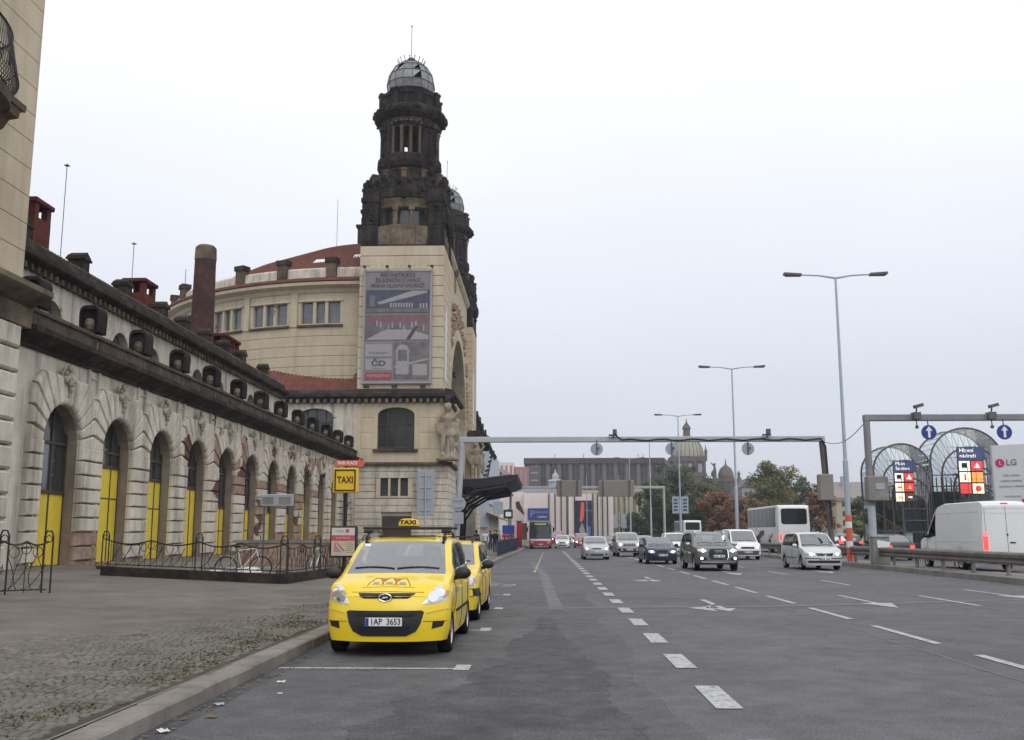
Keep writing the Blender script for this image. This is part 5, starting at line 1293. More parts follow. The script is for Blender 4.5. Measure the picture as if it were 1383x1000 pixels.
def taxi_sign(root, y, z, w, txt_size, h=.12):
    b = MB(); n = 8
    prof = [(-w/2,0),(w/2,0),(w/2,h*.35),(w/2-.03,h*.85),(w/2-.09,h),(-w/2+.09,h),(-w/2+.03,h*.85),(-w/2,h*.35)]
    t = b.pillow(prof, lambda a,bb_,d:(a, y-d, z+bb_), -.2, 0, .012, .03).build('taxi_sign', 'sign_yellow', root)
    MB().box(-w/2-.01,w/2+.01,y-.01,y+.21,z-.025,z-.001).build('sign_base', 'blackplastic', t)
    text('TAXI', txt_size, 'sign_black', t, (0, y-.003, z+h*.5), extrude=.002, bold=.003, sx=1.35, worldloc=False)
taxi_sign(rt1, 2.1, 1.765, .31, .088)
T1['line']('sticker', [], 'sign_white'); T1['patch']('sticker', rect(-.60,-.50,1.46,1.50), 'sign_white', 'front', .004, rings=1, seal=False)
# ---- taxi two
TAXI2 = dict(L=4.25, W=1.74, wr=.30, wheels=(.82,3.45), ws=(1.0,1.72), rs=(4.0,4.2), sill=.23, paint='taxi_yellow2', B=.30, tum=.24, wsc=.16,
    top=[(0,.80),(.12,.88),(.5,.97),(1.0,1.05),(1.2,1.16),(1.72,1.455),(2.1,1.50),(3.0,1.51),(3.8,1.47),(4.0,1.40),(4.2,1.0),(4.25,.9)],
    belt=[(0,.74),(.4,.88),(1.0,.93),(2,.96),(3.7,1.0),(4.25,.9)], win=[(1.30,2.08),(2.16,3.0),(3.08,3.75)], doors=[(1.22,2.12),(2.12,3.05)], style='alloy')
T2 = vehicle('taxi', 'second yellow taxi with black bumper half hidden behind the first taxi', 'taxi', (-2.12, 19.05, 0), R(-1.0), TAXI2, 'yellow taxis at the rank')
headlamps(T2, [(.50,.66),(.80,.68),(.84,.78),(.80,.86),(.66,.86),(.52,.78)], False, [(.63,.76,.06)], orange=[(.76,.72),(.83,.73),(.82,.82),(.77,.81)])
T2['patch']('bumper_guard', [(-.86,.48),(.86,.48),(.86,.63),(-.86,.63)], 'blackplastic', eps=.02, rings=4)
[T2['patch']('bumper_corner', rect(.22,.50,.48,.63), 'blackplastic', md_, .012, rings=3) for md_ in ('left','right')]
T2['patch']('grille', [(-.36,.66),(.36,.66),(.40,.76),(-.40,.76)], 'blackplastic'); plate(T2, .42)
for sd in (1,-1): T2['patch']('fog_lamp', [(sd*.66+.05*math.cos(t), .36+.05*math.sin(t)) for t in [6.283*i/10 for i in range(10)]], 'lamp_clear', eps=.01)
for sd, md in ((1,'left'),(-1,'right')):
    for k in range(9):
        for r_ in range(2): T2['patch']('chequer', rect(1.3+k*.06, 1.33+k*.06, .80+r_*.04, .84+r_*.04), 'sign_black' if (k+r_) % 2 else 'sign_white', md, .003, rings=1, seal=False)
    MB().tube([(sd*.60,1.9,1.47),(sd*.60,2.0,1.56),(sd*.60,3.3,1.57),(sd*.60,3.5,1.47)], .02, 6).build('roof_rail', 'blackplastic', T2['root'])
MB().bbox(-.68,.68,2.2,2.27,1.57,1.60,.01).build('cross_bar', 'iron', T2['root'])
taxi_sign(T2['root'], 2.05, 1.50, .40, .095)
# ---- generic cars
def hatch(L=4.0, W=1.70, H=1.48, paint='silver', style='alloy', wr=.30, **k):
    d = dict(L=L, W=W, wr=wr, wheels=(.82, L-.72), ws=(1.0,1.78), rs=(L-.42,L-.10), sill=.2, paint=paint, style=style,
        top=[(0,H*.50),(.12,H*.565),(.5,H*.635),(1.0,H*.685),(1.2,H*.76),(1.78,H*.965),(2.2,H),(3.0,H*.995),(L-.5,H*.95),(L-.42,H*.93),(L-.10,H*.66),(L,H*.58)],
        belt=[(0,H*.46),(.4,H*.57),(1.0,H*.62),(2,H*.635),(L-.5,H*.68),(L,H*.58)], win=[(1.30,2.10),(2.18,L-.98),(L-.90,L-.5)], doors=[(1.22,2.14),(2.14,L-.95)])
    d.update(k); return d
def sedan(L=4.6, W=1.78, H=1.44, paint='black_paint', **k):
    d = dict(L=L, W=W, wr=.31, wheels=(.88, L-.95), ws=(1.25,2.0), rs=(L-1.35,L-.75), sill=.2, paint=paint,
        top=[(0,H*.48),(.12,H*.56),(.6,H*.63),(1.25,H*.685),(1.45,H*.76),(2.0,H*.965),(2.5,H),(3.1,H*.985),(L-1.35,H*.94),(L-.75,H*.72),(L-.1,H*.68),(L,H*.56)],
        belt=[(0,H*.44),(.4,H*.57),(1.25,H*.62),(2.2,H*.64),(L-.9,H*.67),(L,H*.56)], win=[(1.55,2.35),(2.43,3.2),(3.26,L-1.05)], doors=[(1.45,2.39),(2.39,3.3)])
    d.update(k); return d
def suv(L=4.7, W=1.9, H=1.74, paint='graphite', **k):
    d = dict(L=L, W=W, wr=.37, wheels=(.92, L-.98), ws=(1.2,1.98), rs=(L-.45,L-.12), sill=.30, paint=paint, ww=.24, gap=.07, B=.26,
        top=[(0,H*.50),(.10,H*.57),(.5,H*.62),(1.2,H*.665),(1.4,H*.735),(1.98,H*.955),(2.5,H),(3.4,H*.995),(L-.5,H*.95),(L-.12,H*.66),(L,H*.58)],
        belt=[(0,H*.46),(.4,H*.57),(1.2,H*.61),(2.4,H*.635),(L-.5,H*.66),(L,H*.58)], win=[(1.5,2.35),(2.43,3.35),(3.43,L-.55)], doors=[(1.4,2.39),(2.39,3.38)])
    d.update(k); return d
def mpv(L=4.63, W=1.81, H=1.73, paint='silver_pale', **k):
    d = dict(L=L, W=W, wr=.32, wheels=(.95, L-.85), ws=(.85,1.75), rs=(L-.35,L-.1), sill=.22, paint=paint, B=.30,
        top=[(0,H*.45),(.12,H*.50),(.45,H*.56),(.85,H*.61),(1.05,H*.68),(1.75,H*.955),(2.3,H),(3.4,H*.995),(L-.5,H*.965),(L-.1,H*.62),(L,H*.55)],
        belt=[(0,H*.41),(.4,H*.51),(.85,H*.565),(2.2,H*.60),(L-.5,H*.62),(L,H*.55)], win=[(1.15,2.15),(2.23,3.2),(3.28,L-.5)], doors=[(1.15,2.19),(2.19,3.25)], mir_dy=.5)
    d.update(k); return d
ON = True
def bars_front(O, z0, z1, x, n, m='interior', par=None):
    for k in range(n): O['line']('grille_bar', [(-x+2*x*i/8, lerp(z0, z1, (k+.5)/n)) for i in range(9)], m, 'front', .008, .014, par)
# grey SUV
q7 = vehicle('oncoming_car', 'dark grey four-wheel drive with big framed grille and lit headlights', 'car', (7.75, 45.4, 0), R(2), suv(L=5.0, W=1.98, H=1.74, paint='graphite', wheels=(.95,3.95), mirror_mat='silver'), 'oncoming cars')
headlamps(q7, [(.50,.86),(.78,.82),(.90,.90),(.88,.97),(.70,.99),(.52,.95)], ON, [(.66,.905,.062)])
gq = q7['patch']('grille', [(-.34,.50),(.34,.50),(.42,.62),(.42,.90),(.36,.96),(-.36,.96),(-.42,.90),(-.42,.62)], 'interior', eps=.02); bars_front(q7, .52, .92, .36, 5, 'steel_dark', gq)
q7['line']('grille_frame', [(-.34,.49),(0,.485),(.34,.49),(.43,.62),(.43,.90),(.37,.97),(0,.985),(-.37,.97),(-.43,.90),(-.43,.62),(-.34,.49)], 'chrome', 'front', .012, .022, gq)
plate(q7, .66)
for k in range(4): 
    h_ = q7['hit']('front', -.12+.08*k, .86)[0]; MB().tube([(-.12+.08*k+.05*math.cos(t), h_.y-.035, .86+.05*math.sin(t)) for t in [6.283*i/12 for i in range(13)]], .008, 4).build('emblem_ring', 'chrome', gq)
for sd in (1,-1):
    q7['patch']('air_intake', rect(sd*.70-.17, sd*.70+.17, .48, .60, .03), 'interior'); q7['patch']('fog_lamp', [(sd*.74+.05*math.cos(t), .56+.05*math.sin(t)) for t in [6.283*i/10 for i in range(10)]], 'lamp_on', eps=.02)
    MB().tube([(sd*.68,1.9,1.66),(sd*.68,2.1,1.76),(sd*.68,4.1,1.76),(sd*.68,4.3,1.68)], .022, 6).build('roof_rail', 'chrome', q7['root'])
q7['line']('skid_trim', [(-.75+1.5*i/10, .40) for i in range(11)], 'chrome', 'front', .018, .015)
q7['patch']('lower_bumper', rect(-.85,.85,.31,.385), 'blackplastic', eps=.01, rings=4)
# silver people carrier
sh = vehicle('oncoming_car', 'pale silver people carrier with lit headlights beside the guard rail', 'car', (12.75, 46.6, 0), R(1.5), mpv(mirror_mat='silver_pale'), 'oncoming cars')
headlamps(sh, [(.44,.66),(.76,.64),(.86,.72),(.82,.80),(.66,.82),(.46,.76)], ON, [(.60,.725,.06)], orange=[(.76,.68),(.85,.72),(.81,.78),(.76,.77)])
gs = sh['patch']('grille', [(-.34,.64),(.34,.64),(.40,.77),(-.40,.77)], 'interior'); bars_front(sh, .65, .77, .34, 3, 'chrome', gs)
hs_ = sh['hit']('front', 0, .71)[0]; MB().tube([(.07*math.cos(t), hs_.y-.03, .71+.07*math.sin(t)) for t in [6.283*i/16 for i in range(17)]], .01, 5).tube([(-.045,hs_.y-.032,.755),(-.015,hs_.y-.032,.66),(0,hs_.y-.032,.70),(.015,hs_.y-.032,.66),(.045,hs_.y-.032,.755)], .008, 4).build('emblem', 'chrome', gs)
sh['patch']('lower_grille', rect(-.74,.74,.33,.44,.03), 'blackplastic', rings=4); sh['line']('bumper_strip', [(-.84+1.68*i/12, .545) for i in range(13)], 'blackplastic', 'front', .022, .004); plate(sh, .51)
for md in ('left','right'): sh['line']('side_moulding', [(1.2+2.2*i/10,.55) for i in range(11)], 'blackplastic', md, .02, .004)
# dark hatchback / saloon
sk = vehicle('oncoming_car', 'dark navy saloon with chrome-edged grille left of the grey four-wheel drive', 'car', (6.45, 55.6, 0), R(1.5), hatch(L=4.5, W=1.76, H=1.46, paint='navy', mirror_mat='navy'), 'oncoming cars')
headlamps(sk, [(.42,.60),(.74,.61),(.80,.68),(.74,.75),(.46,.74)], ON, [(.58,.675,.055)])
gk = sk['patch']('grille', [(-.26,.62),(.26,.62),(.36,.74),(.30,.78),(-.30,.78),(-.36,.74)], 'interior'); sk['line']('grille_frame', [(-.27,.61),(.27,.61),(.37,.74),(.30,.785),(-.30,.785),(-.37,.74),(-.27,.61)], 'chrome', 'front', .012, .014, gk)
sk['patch']('lower_grille', rect(-.55,.55,.28,.38,.02), 'interior', rings=4); plate(sk, .49)
# jeep
jp = vehicle('oncoming_car', 'boxy silver off-roader with slotted upright grille', 'car', (6.15, 73.5, 0), R(1), suv(L=4.6, W=1.84, H=1.76, paint='silver_warm', tum=.2, B=.12, flean=[(0,.03),(.4,0),(.9,.03)]), 'oncoming cars')
headlamps(jp, [(.50,.78),(.80,.78),(.84,.94),(.50,.94)], ON, [(.64,.86,.07)])
for k in range(7): jp['patch']('grille_slot', rect(-.40+k*.12, -.33+k*.12, .74, .96, .015), 'interior', rings=2)
jp['patch']('lower_bumper', rect(-.85,.85,.34,.60,.04), 'blackplastic', eps=.02, rings=4); plate(jp, .52)
for sd in (1,-1): jp['patch']('fog_lamp', rect(sd*.55-.07, sd*.55+.07, .45, .53, .02), 'lamp_clear', eps=.03)
# silver hatch
fo = vehicle('oncoming_car', 'small silver hatchback with lit headlights alone in the lane beside the bus', 'car', (3.35, 64.9, 0), R(1), hatch(L=3.95, W=1.70, H=1.48, paint='silver', mirror_mat='silver'), 'oncoming cars')
headlamps(fo, [(.42,.62),(.72,.60),(.80,.70),(.72,.84),(.58,.80)], ON, [(.62,.70,.06)])
gf = fo['patch']('grille', [(-.30,.66),(.30,.66),(.26,.74),(-.26,.74)], 'interior'); fo['patch']('lower_grille', [(-.40,.26),(.40,.26),(.46,.36),(-.46,.36)], 'interior'); plate(fo, .50)
for sd in (1,-1): fo['patch']('fog_recess', rect(sd*.62-.08, sd*.62+.08, .30, .38, .02), 'blackplastic')
# white delivery van
wv = vehicle('oncoming_van', 'white oncoming van with lit headlights behind the grey four-wheel drive', 'van', (12.95, 65.0, 0), R(1), dict(L=4.8, W=1.84, wr=.32, wheels=(.95,3.9), ws=(.85,1.75), rs=(98,99), sill=.25, paint='white_paint', tum=.14, B=.25,
    top=[(0,.80),(.12,.92),(.5,1.06),(.85,1.14),(1.05,1.26),(1.75,1.84),(2.2,1.93),(4.5,1.95),(4.75,1.88),(4.8,1.5)], belt=[(0,.72),(.4,.92),(.85,1.05),(2,1.1),(4.8,1.12)], win=[(1.15,2.1)], doors=[(1.15,2.15)], style='steel'), None)
headlamps(wv, [(.48,.70),(.80,.70),(.86,.80),(.80,.90),(.52,.86)], ON, [(.64,.79,.07)])
wv['patch']('grille', rect(-.42,.42,.70,.82,.03), 'interior'); wv['patch']('lower_bumper', rect(-.86,.86,.32,.58,.04), 'charcoal', eps=.015, rings=4); plate(wv, .48)
# far oncoming traffic
def far_car(x, y, kind, paint_, label, lit=True, **k):
    spec = dict(hatch=hatch, sedan=sedan, suv=suv, mpv=mpv)[kind](paint=paint_, interior=True, **k)
    o = vehicle('oncoming_car', label, 'car', (x, y, 0), R(-1), spec, 'oncoming cars')
    hz = spec['top'][0][1]*.93
    headlamps(o, rect(.45,.76,hz-.09,hz+.05,.02), lit, [(.60,hz-.02,.065)]); o['patch']('grille', rect(-.3,.3,hz-.12,hz,.02), 'interior'); plate(o, .48); o['patch']('lower_grille', rect(-.5,.5,.26,.36,.02), 'interior', rings=4)
    return o
far_car(5.9, 96, 'sedan', 'wine_paint', 'dark wine-coloured saloon following the silver hatchback, one lane over')
far_car(8.9, 90, 'hatch', 'silver_pale', 'pale car partly hidden behind the silver off-roader')
far_car(9.9, 76, 'mpv', 'white_paint', 'white people carrier partly hidden behind the navy saloon')
far_car(4.4, 119, 'mpv', 'red_paint', 'red car with pale roof bars far down the road')
far_car(2.05, 116, 'hatch', 'white_dirty', 'far pale car with bright headlights just right of the bus')
far_car(3.4, 138, 'hatch', 'silver', 'tiny silver car with lit headlights farthest down the road')
rv = far_car(1.9, 150, 'mpv', 'red_paint', 'tiny red minibus right behind the far pale car', H=2.1, W=1.95)
# ---- opposite carriageway, seen from behind
def away(name, label, cat, x, y, spec, tail, group='cars queuing on the opposite carriageway', on=True):
    o = vehicle(name, label, cat, (x, y+spec['L'], .16), math.pi, spec, group)
    for sd in (1,-1): o['patch']('tail_light', tail if sd > 0 else mir(tail), 'lamp_red_on' if on else 'lamp_red', 'rear', .012)
    return o
c_ = away('queuing_car', 'black saloon with glowing brake lights in front of the white van', 'car', 20.0, 57.5, sedan(paint='black_paint', L=4.8, H=1.48), [(.50,.68),(.84,.68),(.84,.86),(.50,.84)])
plate(c_, .62, 'rear'); c_['patch']('bumper_strip', rect(-.8,.8,.42,.5), 'interior', 'rear', rings=4)
c_ = away('queuing_car', 'dark blue estate car beside the grey control cabinet', 'car', 19.0, 68, hatch(paint='navy', L=4.4, H=1.55), [(.58,.85),(.78,.80),(.78,1.1),(.66,1.12)]); plate(c_, .6, 'rear')
c_ = away('queuing_car', 'dark green car in the queue, just left of the black saloon', 'car', 21.6, 72, hatch(paint='charcoal', L=4.2, H=1.5), [(.55,.80),(.78,.78),(.78,.98),(.6,.98)]); plate(c_, .6, 'rear')
c_ = away('queuing_car', 'silver car with red lamp clusters beside the white coach', 'car', 18.4, 66, hatch(paint='silver', L=4.2, H=1.48), [(.58,.75),(.78,.72),(.78,1.05),(.66,1.05)]) if False else away('queuing_car', 'silver car with red lamp clusters in front of the white coach', 'car', 18.9, 93, hatch(paint='silver', L=4.2, H=1.48), [(.58,.75),(.78,.72),(.78,1.05),(.66,1.05)]); plate(c_, .6, 'rear')
c_ = away('queuing_car', 'pale blue car beside the orange striped lamp post foot', 'car', 22.3, 82, hatch(paint='silver_pale', L=4.1, H=1.5), [(.55,.80),(.78,.78),(.78,.98),(.6,.98)])
c_ = away('queuing_car', 'small red-tailed car behind the far coach', 'car', 18.8, 118, hatch(paint='silver', L=4.1, H=1.5), [(.55,.80),(.78,.78),(.78,1.0),(.6,1.0)])
# big white van
CR = dict(L=6.95, W=2.0, wr=.35, wheels=(1.05,4.75), ws=(.95,1.95), rs=(98,99), sill=.32, paint='white_paint', tum=.07, B=.30, Br=.08, shoulder=.985, wsc=.16, rlean=[(0,.02),(1,.0),(2.6,.05),(3,.14)],
    top=[(0,1.0),(.15,1.12),(.6,1.28),(.95,1.38),(1.2,1.62),(1.95,2.42),(2.35,2.66),(3.0,2.78),(6.6,2.78),(6.88,2.72),(6.95,2.55)], belt=[(0,.9),(.4,1.1),(.95,1.25),(1.9,1.32),(6.95,1.36)], win=[(1.3,2.15)], doors=[(1.3,2.25)], style='steel', mirrors=True, mir_dy=.55, interior=True)
cr = vehicle('delivery_van', 'large white high-roof delivery van with red tail lights behind the guard rail', 'van', (18.1, 40.2+6.95, .16), math.pi, CR)
for sd in (1,-1): cr['patch']('tail_light', rect(sd*.83-.09, sd*.83+.09, .85, 1.52, .02), 'lamp_red_on', 'rear', .015, rings=2)
for sd in (1,-1): cr['patch']('reverse_lamp', rect(sd*.83-.07, sd*.83+.07, 1.38, 1.48, .01), 'lamp_clear', 'rear', .02, rings=2)
cr['line']('rear_door_seam', [(0, .6+1.95*i/12) for i in range(13)], 'interior', 'rear', .008); cr['line']('rear_door_seam', [(-.80, .6+1.9*i/12) for i in range(13)], 'interior', 'rear', .006); cr['line']('rear_door_seam', [(.80, .6+1.9*i/12) for i in range(13)], 'interior', 'rear', .006)
for zz in (2.3, 2.48): cr['line']('panel_crease', [(-.8+1.6*i/10, zz) for i in range(11)], 'white_dirty', 'rear', .01)
cr['patch']('rear_handle', rect(-.30,-.08,1.12,1.17,.01), 'interior', 'rear', .02); cr['patch']('lock', rect(-.05,.03,1.42,1.48,.02), 'interior', 'rear', .02)
cr['patch']('bumper', rect(-.90,.90,.36,.56,.03), 'white_dirty', 'rear', .05, rings=4); cr['patch']('roof_lamp', rect(-.14,.14,2.64,2.69,.01), 'lamp_red', 'rear', .01)
for sd, md in ((1,'left'),(-1,'right')):
    cr['line']('side_crease', [(2.3+4.4*i/14, 1.18) for i in range(15)], 'white_dirty', md, .014); cr['line']('side_crease', [(2.4+4.2*i/14, 2.35) for i in range(15)], 'white_dirty', md, .012)
    cr['line']('panel_seam', [(3.9, .5+2.0*i/12) for i in range(13)], 'white_dirty', md, .008); cr['line']('panel_seam', [(6.7, .5+2.1*i/12) for i in range(13)], 'white_dirty', md, .008)
    cr['patch']('side_reflector', rect(6.78,6.9,.45,.62,.02), 'lamp_orange', md, .01)
# coaches
def coach(name, label, x, y, L_, H_, W_=2.5, group='white coaches'):
    S = dict(L=L_, W=W_, wr=.5, ww=.3, gap=.07, wheels=(2.6, L_-3.2), ws=(98,99), rs=(98,99), sill=.35, paint='white_paint', tum=.03, B=.25, Br=.12, shoulder=.995, mirrors=False, wipers=False, interior=False, handles=False,
        top=[(0,H_-.3),(.15,H_-.1),(.5,H_),(L_-.4,H_),(L_-.12,H_-.08),(L_,H_-.25)], belt=[(0,H_*.52),(L_,H_*.52)], flean=[(0,.02),(1.5,0),(4,.35)], rlean=[(0,.02),(1.5,0),(4,.12)],
        win=[(.4+k*1.55, .4+k*1.55+1.47) for k in range(int((L_-.9)/1.55))], doors=[], style='steel', glass='coach_glass')
    o = vehicle(name, label, 'coach', (x, y+L_, .16), math.pi, S, group)
    o['patch']('rear_window', rect(-W_/2+.28, W_/2-.28, H_*.60, H_-.28, .12), 'coach_glass', 'rear', .01, rings=4); MB().box(-W_/2+.15, W_/2-.15, .6, L_-.5, 1.2, 1.3).box(-W_/2+.2,W_/2-.2,L_-.62,L_-.5,1.3,H_-.2).build('saloon_floor', 'interior', o['root'])
    for sd in (1,-1): o['patch']('tail_light', rect(sd*(W_/2-.2)-.09, sd*(W_/2-.2)+.09, 1.0, 1.45, .02), 'lamp_red_on', 'rear', .012, rings=2)
    o['line']('panel_seam', [(-.9+1.8*i/8, H_*.45) for i in range(9)], 'white_dirty', 'rear', .012); o['patch']('engine_grille', rect(-.6,.6,.7,1.2,.03), 'white_dirty', 'rear', .006)
    return o
c1_ = coach('coach', 'white coach with dark swoosh artwork and wide rear window', 18.9, 77, 12.0, 3.65)
mat('artwork_dark', (0.06,0.06,0.075), 0.5); mat('artwork_red', (0.25,0.07,0.07), 0.5); mat('artwork_blue', (0.10,0.16,0.34), 0.5)
for sd, md in ((1,'left'),(-1,'right')):
    c1_['patch']('artwork', [(4.0,.8),(3.2,1.1),(4.6,1.35),(6.0,1.75),(7.2,1.7),(7.0,1.4),(6.0,1.2),(5.0,.9)], 'artwork_dark', md, .006, rings=4, seal=False)
    c1_['patch']('artwork', [(8.2,.9),(9.8,1.45),(10.2,1.6),(10.0,1.3),(8.8,.85)], 'artwork_red', md, .006, rings=3, seal=False)
    c1_['patch']('artwork', [(5.6,1.3),(6.2,1.55),(6.6,1.5),(6.1,1.3)], 'artwork_red', md, .009, rings=3, seal=False)
    c1_['line']('artwork', [(3.6+.3*i, 1.75+.12*math.sin(i*.9)) for i in range(8)], 'artwork_blue', md, .02)
text('V. Kocour', .34, 'artwork_dark', c1_['root'], (0, 12.03, 1.78), (math.pi/2,0,math.pi), worldloc=False) if False else None
coach('coach', 'white coach farther off with round-cornered dark rear window', 20.3, 139, 10.5, 3.3)
# city bus
BUS = dict(L=12, W=2.5, wr=.48, ww=.3, gap=.07, wheels=(2.7,8.6), ws=(98,99), rs=(98,99), sill=.30, paint='charcoal', tum=.03, B=.22, Br=.1, shoulder=.995, mirrors=False, wipers=False, interior=False, handles=False, lower=(2,'red_paint'),
    top=[(0,2.75),(.15,2.9),(.5,3.0),(11.7,3.0),(12,2.8)], belt=[(0,1.25),(12,1.25)], flean=[(0,.02),(1.0,0),(3,.16)], win=[(.7+k*1.4,.7+k*1.4+1.3) for k in range(7)], doors=[], style='steel', glass='dark_glass')
bu = vehicle('city_bus', 'white and red city bus at the stop far down the left kerb', 'bus', (-.42, 112, 0), R(0), BUS)
bu['patch']('windscreen', rect(-1.14,1.14,1.08,2.42,.06), 'win_glass', rings=4); bu['patch']('header', rect(-1.15,1.15,2.44,2.92,.08), 'sign_black', rings=4)
mat('led_green', (0.12,0.2,0.05), 0.5, emis=(0.25,0.4,0.10), estr=0.35); bu['patch']('destination_display', rect(-.62,.62,2.58,2.78,.02), 'led_green', eps=.02); bu['patch']('white_band', rect(-1.15,1.15,.87,1.07,.02), 'white_paint', eps=.008, rings=4)
bu['patch']('red_apron', rect(-1.14,1.14,.34,.86,.03), 'red_paint', eps=.006, rings=4); plate(bu, .48)
for sd in (1,-1): bu['patch']('headlight', rect(sd*.92-.17, sd*.92+.17, .62, .78, .04), 'lamp_clear', eps=.02); MB().tube([(sd*1.2,.1,2.5),(sd*1.45,-.25,2.3)], .03, 5).bbox(sd*1.45-.1,sd*1.45+.1,-.35,-.2,1.85,2.3,.03).build('mirror', 'blackplastic', bu['root'])
# driver of the first taxi
def person_sit(root, x, y, z, label):
    p = thing('person', (0,0,0), label, 'person', world=False); p.parent = None
    return p
mat('skin', (0.50,0.30,0.22), 0.6); mat('shirt_grey', (0.30,0.30,0.32), 0.9); mat('shirt_pale', (0.52,0.56,0.62), 0.9); mat('cloth_dark', (0.025,0.025,0.032), 0.9); mat('cloth_navy', (0.03,0.04,0.08), 0.9); mat('cloth_red', (0.38,0.03,0.04), 0.9); mat('jeans', (0.22,0.23,0.26), 0.9); mat('hair_dark', (0.02,0.014,0.01), 0.8); mat('hair_brown', (0.08,0.05,0.03), 0.8); mat('cloth_olive', (0.20,0.17,0.10), 0.9); mat('bag_yellow', (0.75,0.45,0.03), 0.5)
def head(b, c, s=1.0):
    b.ball(c, .105*s, 12, (.86,1.0,1.2)); b.ball((c[0],c[1]-.10*s,c[2]-.015*s), .022*s, 6, (.8,1,1.3)); b.ball((c[0],c[1]-.05*s,c[2]-.085*s), .06*s, 8, (.9,.9,.7))
    for q in (-1,1): b.ball((c[0]+q*.09*s,c[1]+.005,c[2]-.01*s), .022*s, 6, (.5,1,1.4))
def person(x, y, z, rz, label, top_m, leg_m, hair_m, H=1.75, pose=0, group=None, sit=False, skirt=False):
    s = H/1.75; p = thing('person', (x,y,z), label, 'person', group, rz, world=False)
    b = MB(); Pn = lambda a,c,d: (a*s, c*s, d*s)
    st = .16 if pose == 1 else .0
    if not sit:
        legs = [(-1, -st), (1, st)]
        for q, f in legs:
            capsule(b, Pn(q*.10,f,.06), Pn(q*.10,f*.3-.02,.48), .045*s, .060*s); capsule(b, Pn(q*.10,f*.3-.02,.48), Pn(q*.09,0,.90), .065*s, .095*s); b.ball(Pn(q*.10,f-.06,.045), .055*s, 8, (.8,1.9,.75))
    else:
        for q in (-1,1): capsule(b, Pn(q*.12,-.42,.90), Pn(q*.10,0,.90), .07*s, .095*s); capsule(b, Pn(q*.12,-.42,.90), Pn(q*.12,-.5,.55), .06*s, .05*s)
    capsule(b, Pn(0,0,.92), Pn(0,0,1.18), .145*s, .135*s); capsule(b, Pn(-.09,0,1.30), Pn(.09,0,1.30), .125*s, .125*s); capsule(b, Pn(-.16,0,1.38), Pn(.16,0,1.38), .07*s, .07*s)
    capsule(b, Pn(0,0,1.38), Pn(0,-.01,1.52), .055*s, .05*s, 8); head(b, Pn(0,-.02,1.63), s)
    for q in (-1,1):
        if sit: e, h = Pn(q*.27,-.12,1.14), Pn(q*.16,-.36,1.20)
        elif pose == 2: e, h = Pn(q*.25,-.04,1.12), Pn(q*.08,-.26,1.14)
        else: e, h = Pn(q*.26,.03+q*.05*pose,1.10), Pn(q*.27,-.06-q*.08*pose,.86)
        capsule(b, Pn(q*.21,0,1.38), e, .058*s, .045*s); capsule(b, e, h, .045*s, .033*s)
        d = (Vector(h)-Vector(e)).normalized()
        for k in range(4): 
            o = Vector(h)+d*.04*s+Vector((0,(k-1.5)*.019*s,0)); capsule(b, tuple(o), tuple(o+d*(.075-.006*abs(k-1.5))*s+Vector((-q*.012*s,0,0))), .009*s, .007*s, 5)
        b.ball(tuple(Vector(h)+d*.03*s), .042*s, 7, (.6,1,1.1)); o = Vector(h)+d*.02*s; capsule(b, tuple(o+Vector((0,-.03*s,0))), tuple(o+d*.05*s+Vector((-q*.01*s,-.055*s,0))), .011*s, .008*s, 5)
    body = remesh(b, 'body', 'skin', p, .014*s, 2)
    me = body.data; me.materials.clear()
    for m in ('skin', top_m, leg_m, 'sign_black'): me.materials.append(M[m])
    idx = []
    for f in me.polygons:
        c = f.center; zz = c.z/s; r = abs(c.x)/s
        if zz > 1.49: idx.append(0)
        elif sit and zz > .98: idx.append(0 if (c.y/s < -.33 and zz > 1.1) else 1)
        elif sit: idx.append(2)
        elif zz < .075: idx.append(3)
        elif zz < .90 and r > .215: idx.append(0)
        elif zz < .93: idx.append(2)
        elif pose == 2 and c.y/s < -.24: idx.append(0)
        else: idx.append(1)
    me.polygons.foreach_set('material_index', idx)
    hb_ = MB(); hb_.ball(Pn(0,.008,1.665), .112*s, 12, (.92,1.02,1.08)); hb_.ball(Pn(0,.05,1.62), .095*s, 10, (.95,.8,1.15)); remesh(hb_, 'hair', hair_m, p, .016*s, 2)
    return p
dr = person(-2.17+.36, 13.80+2.10, -.20, 0, 'taxi driver in a grey top sitting at the wheel of the nearest taxi', 'shirt_grey', 'cloth_dark', 'hair_dark', 1.68, sit=True)
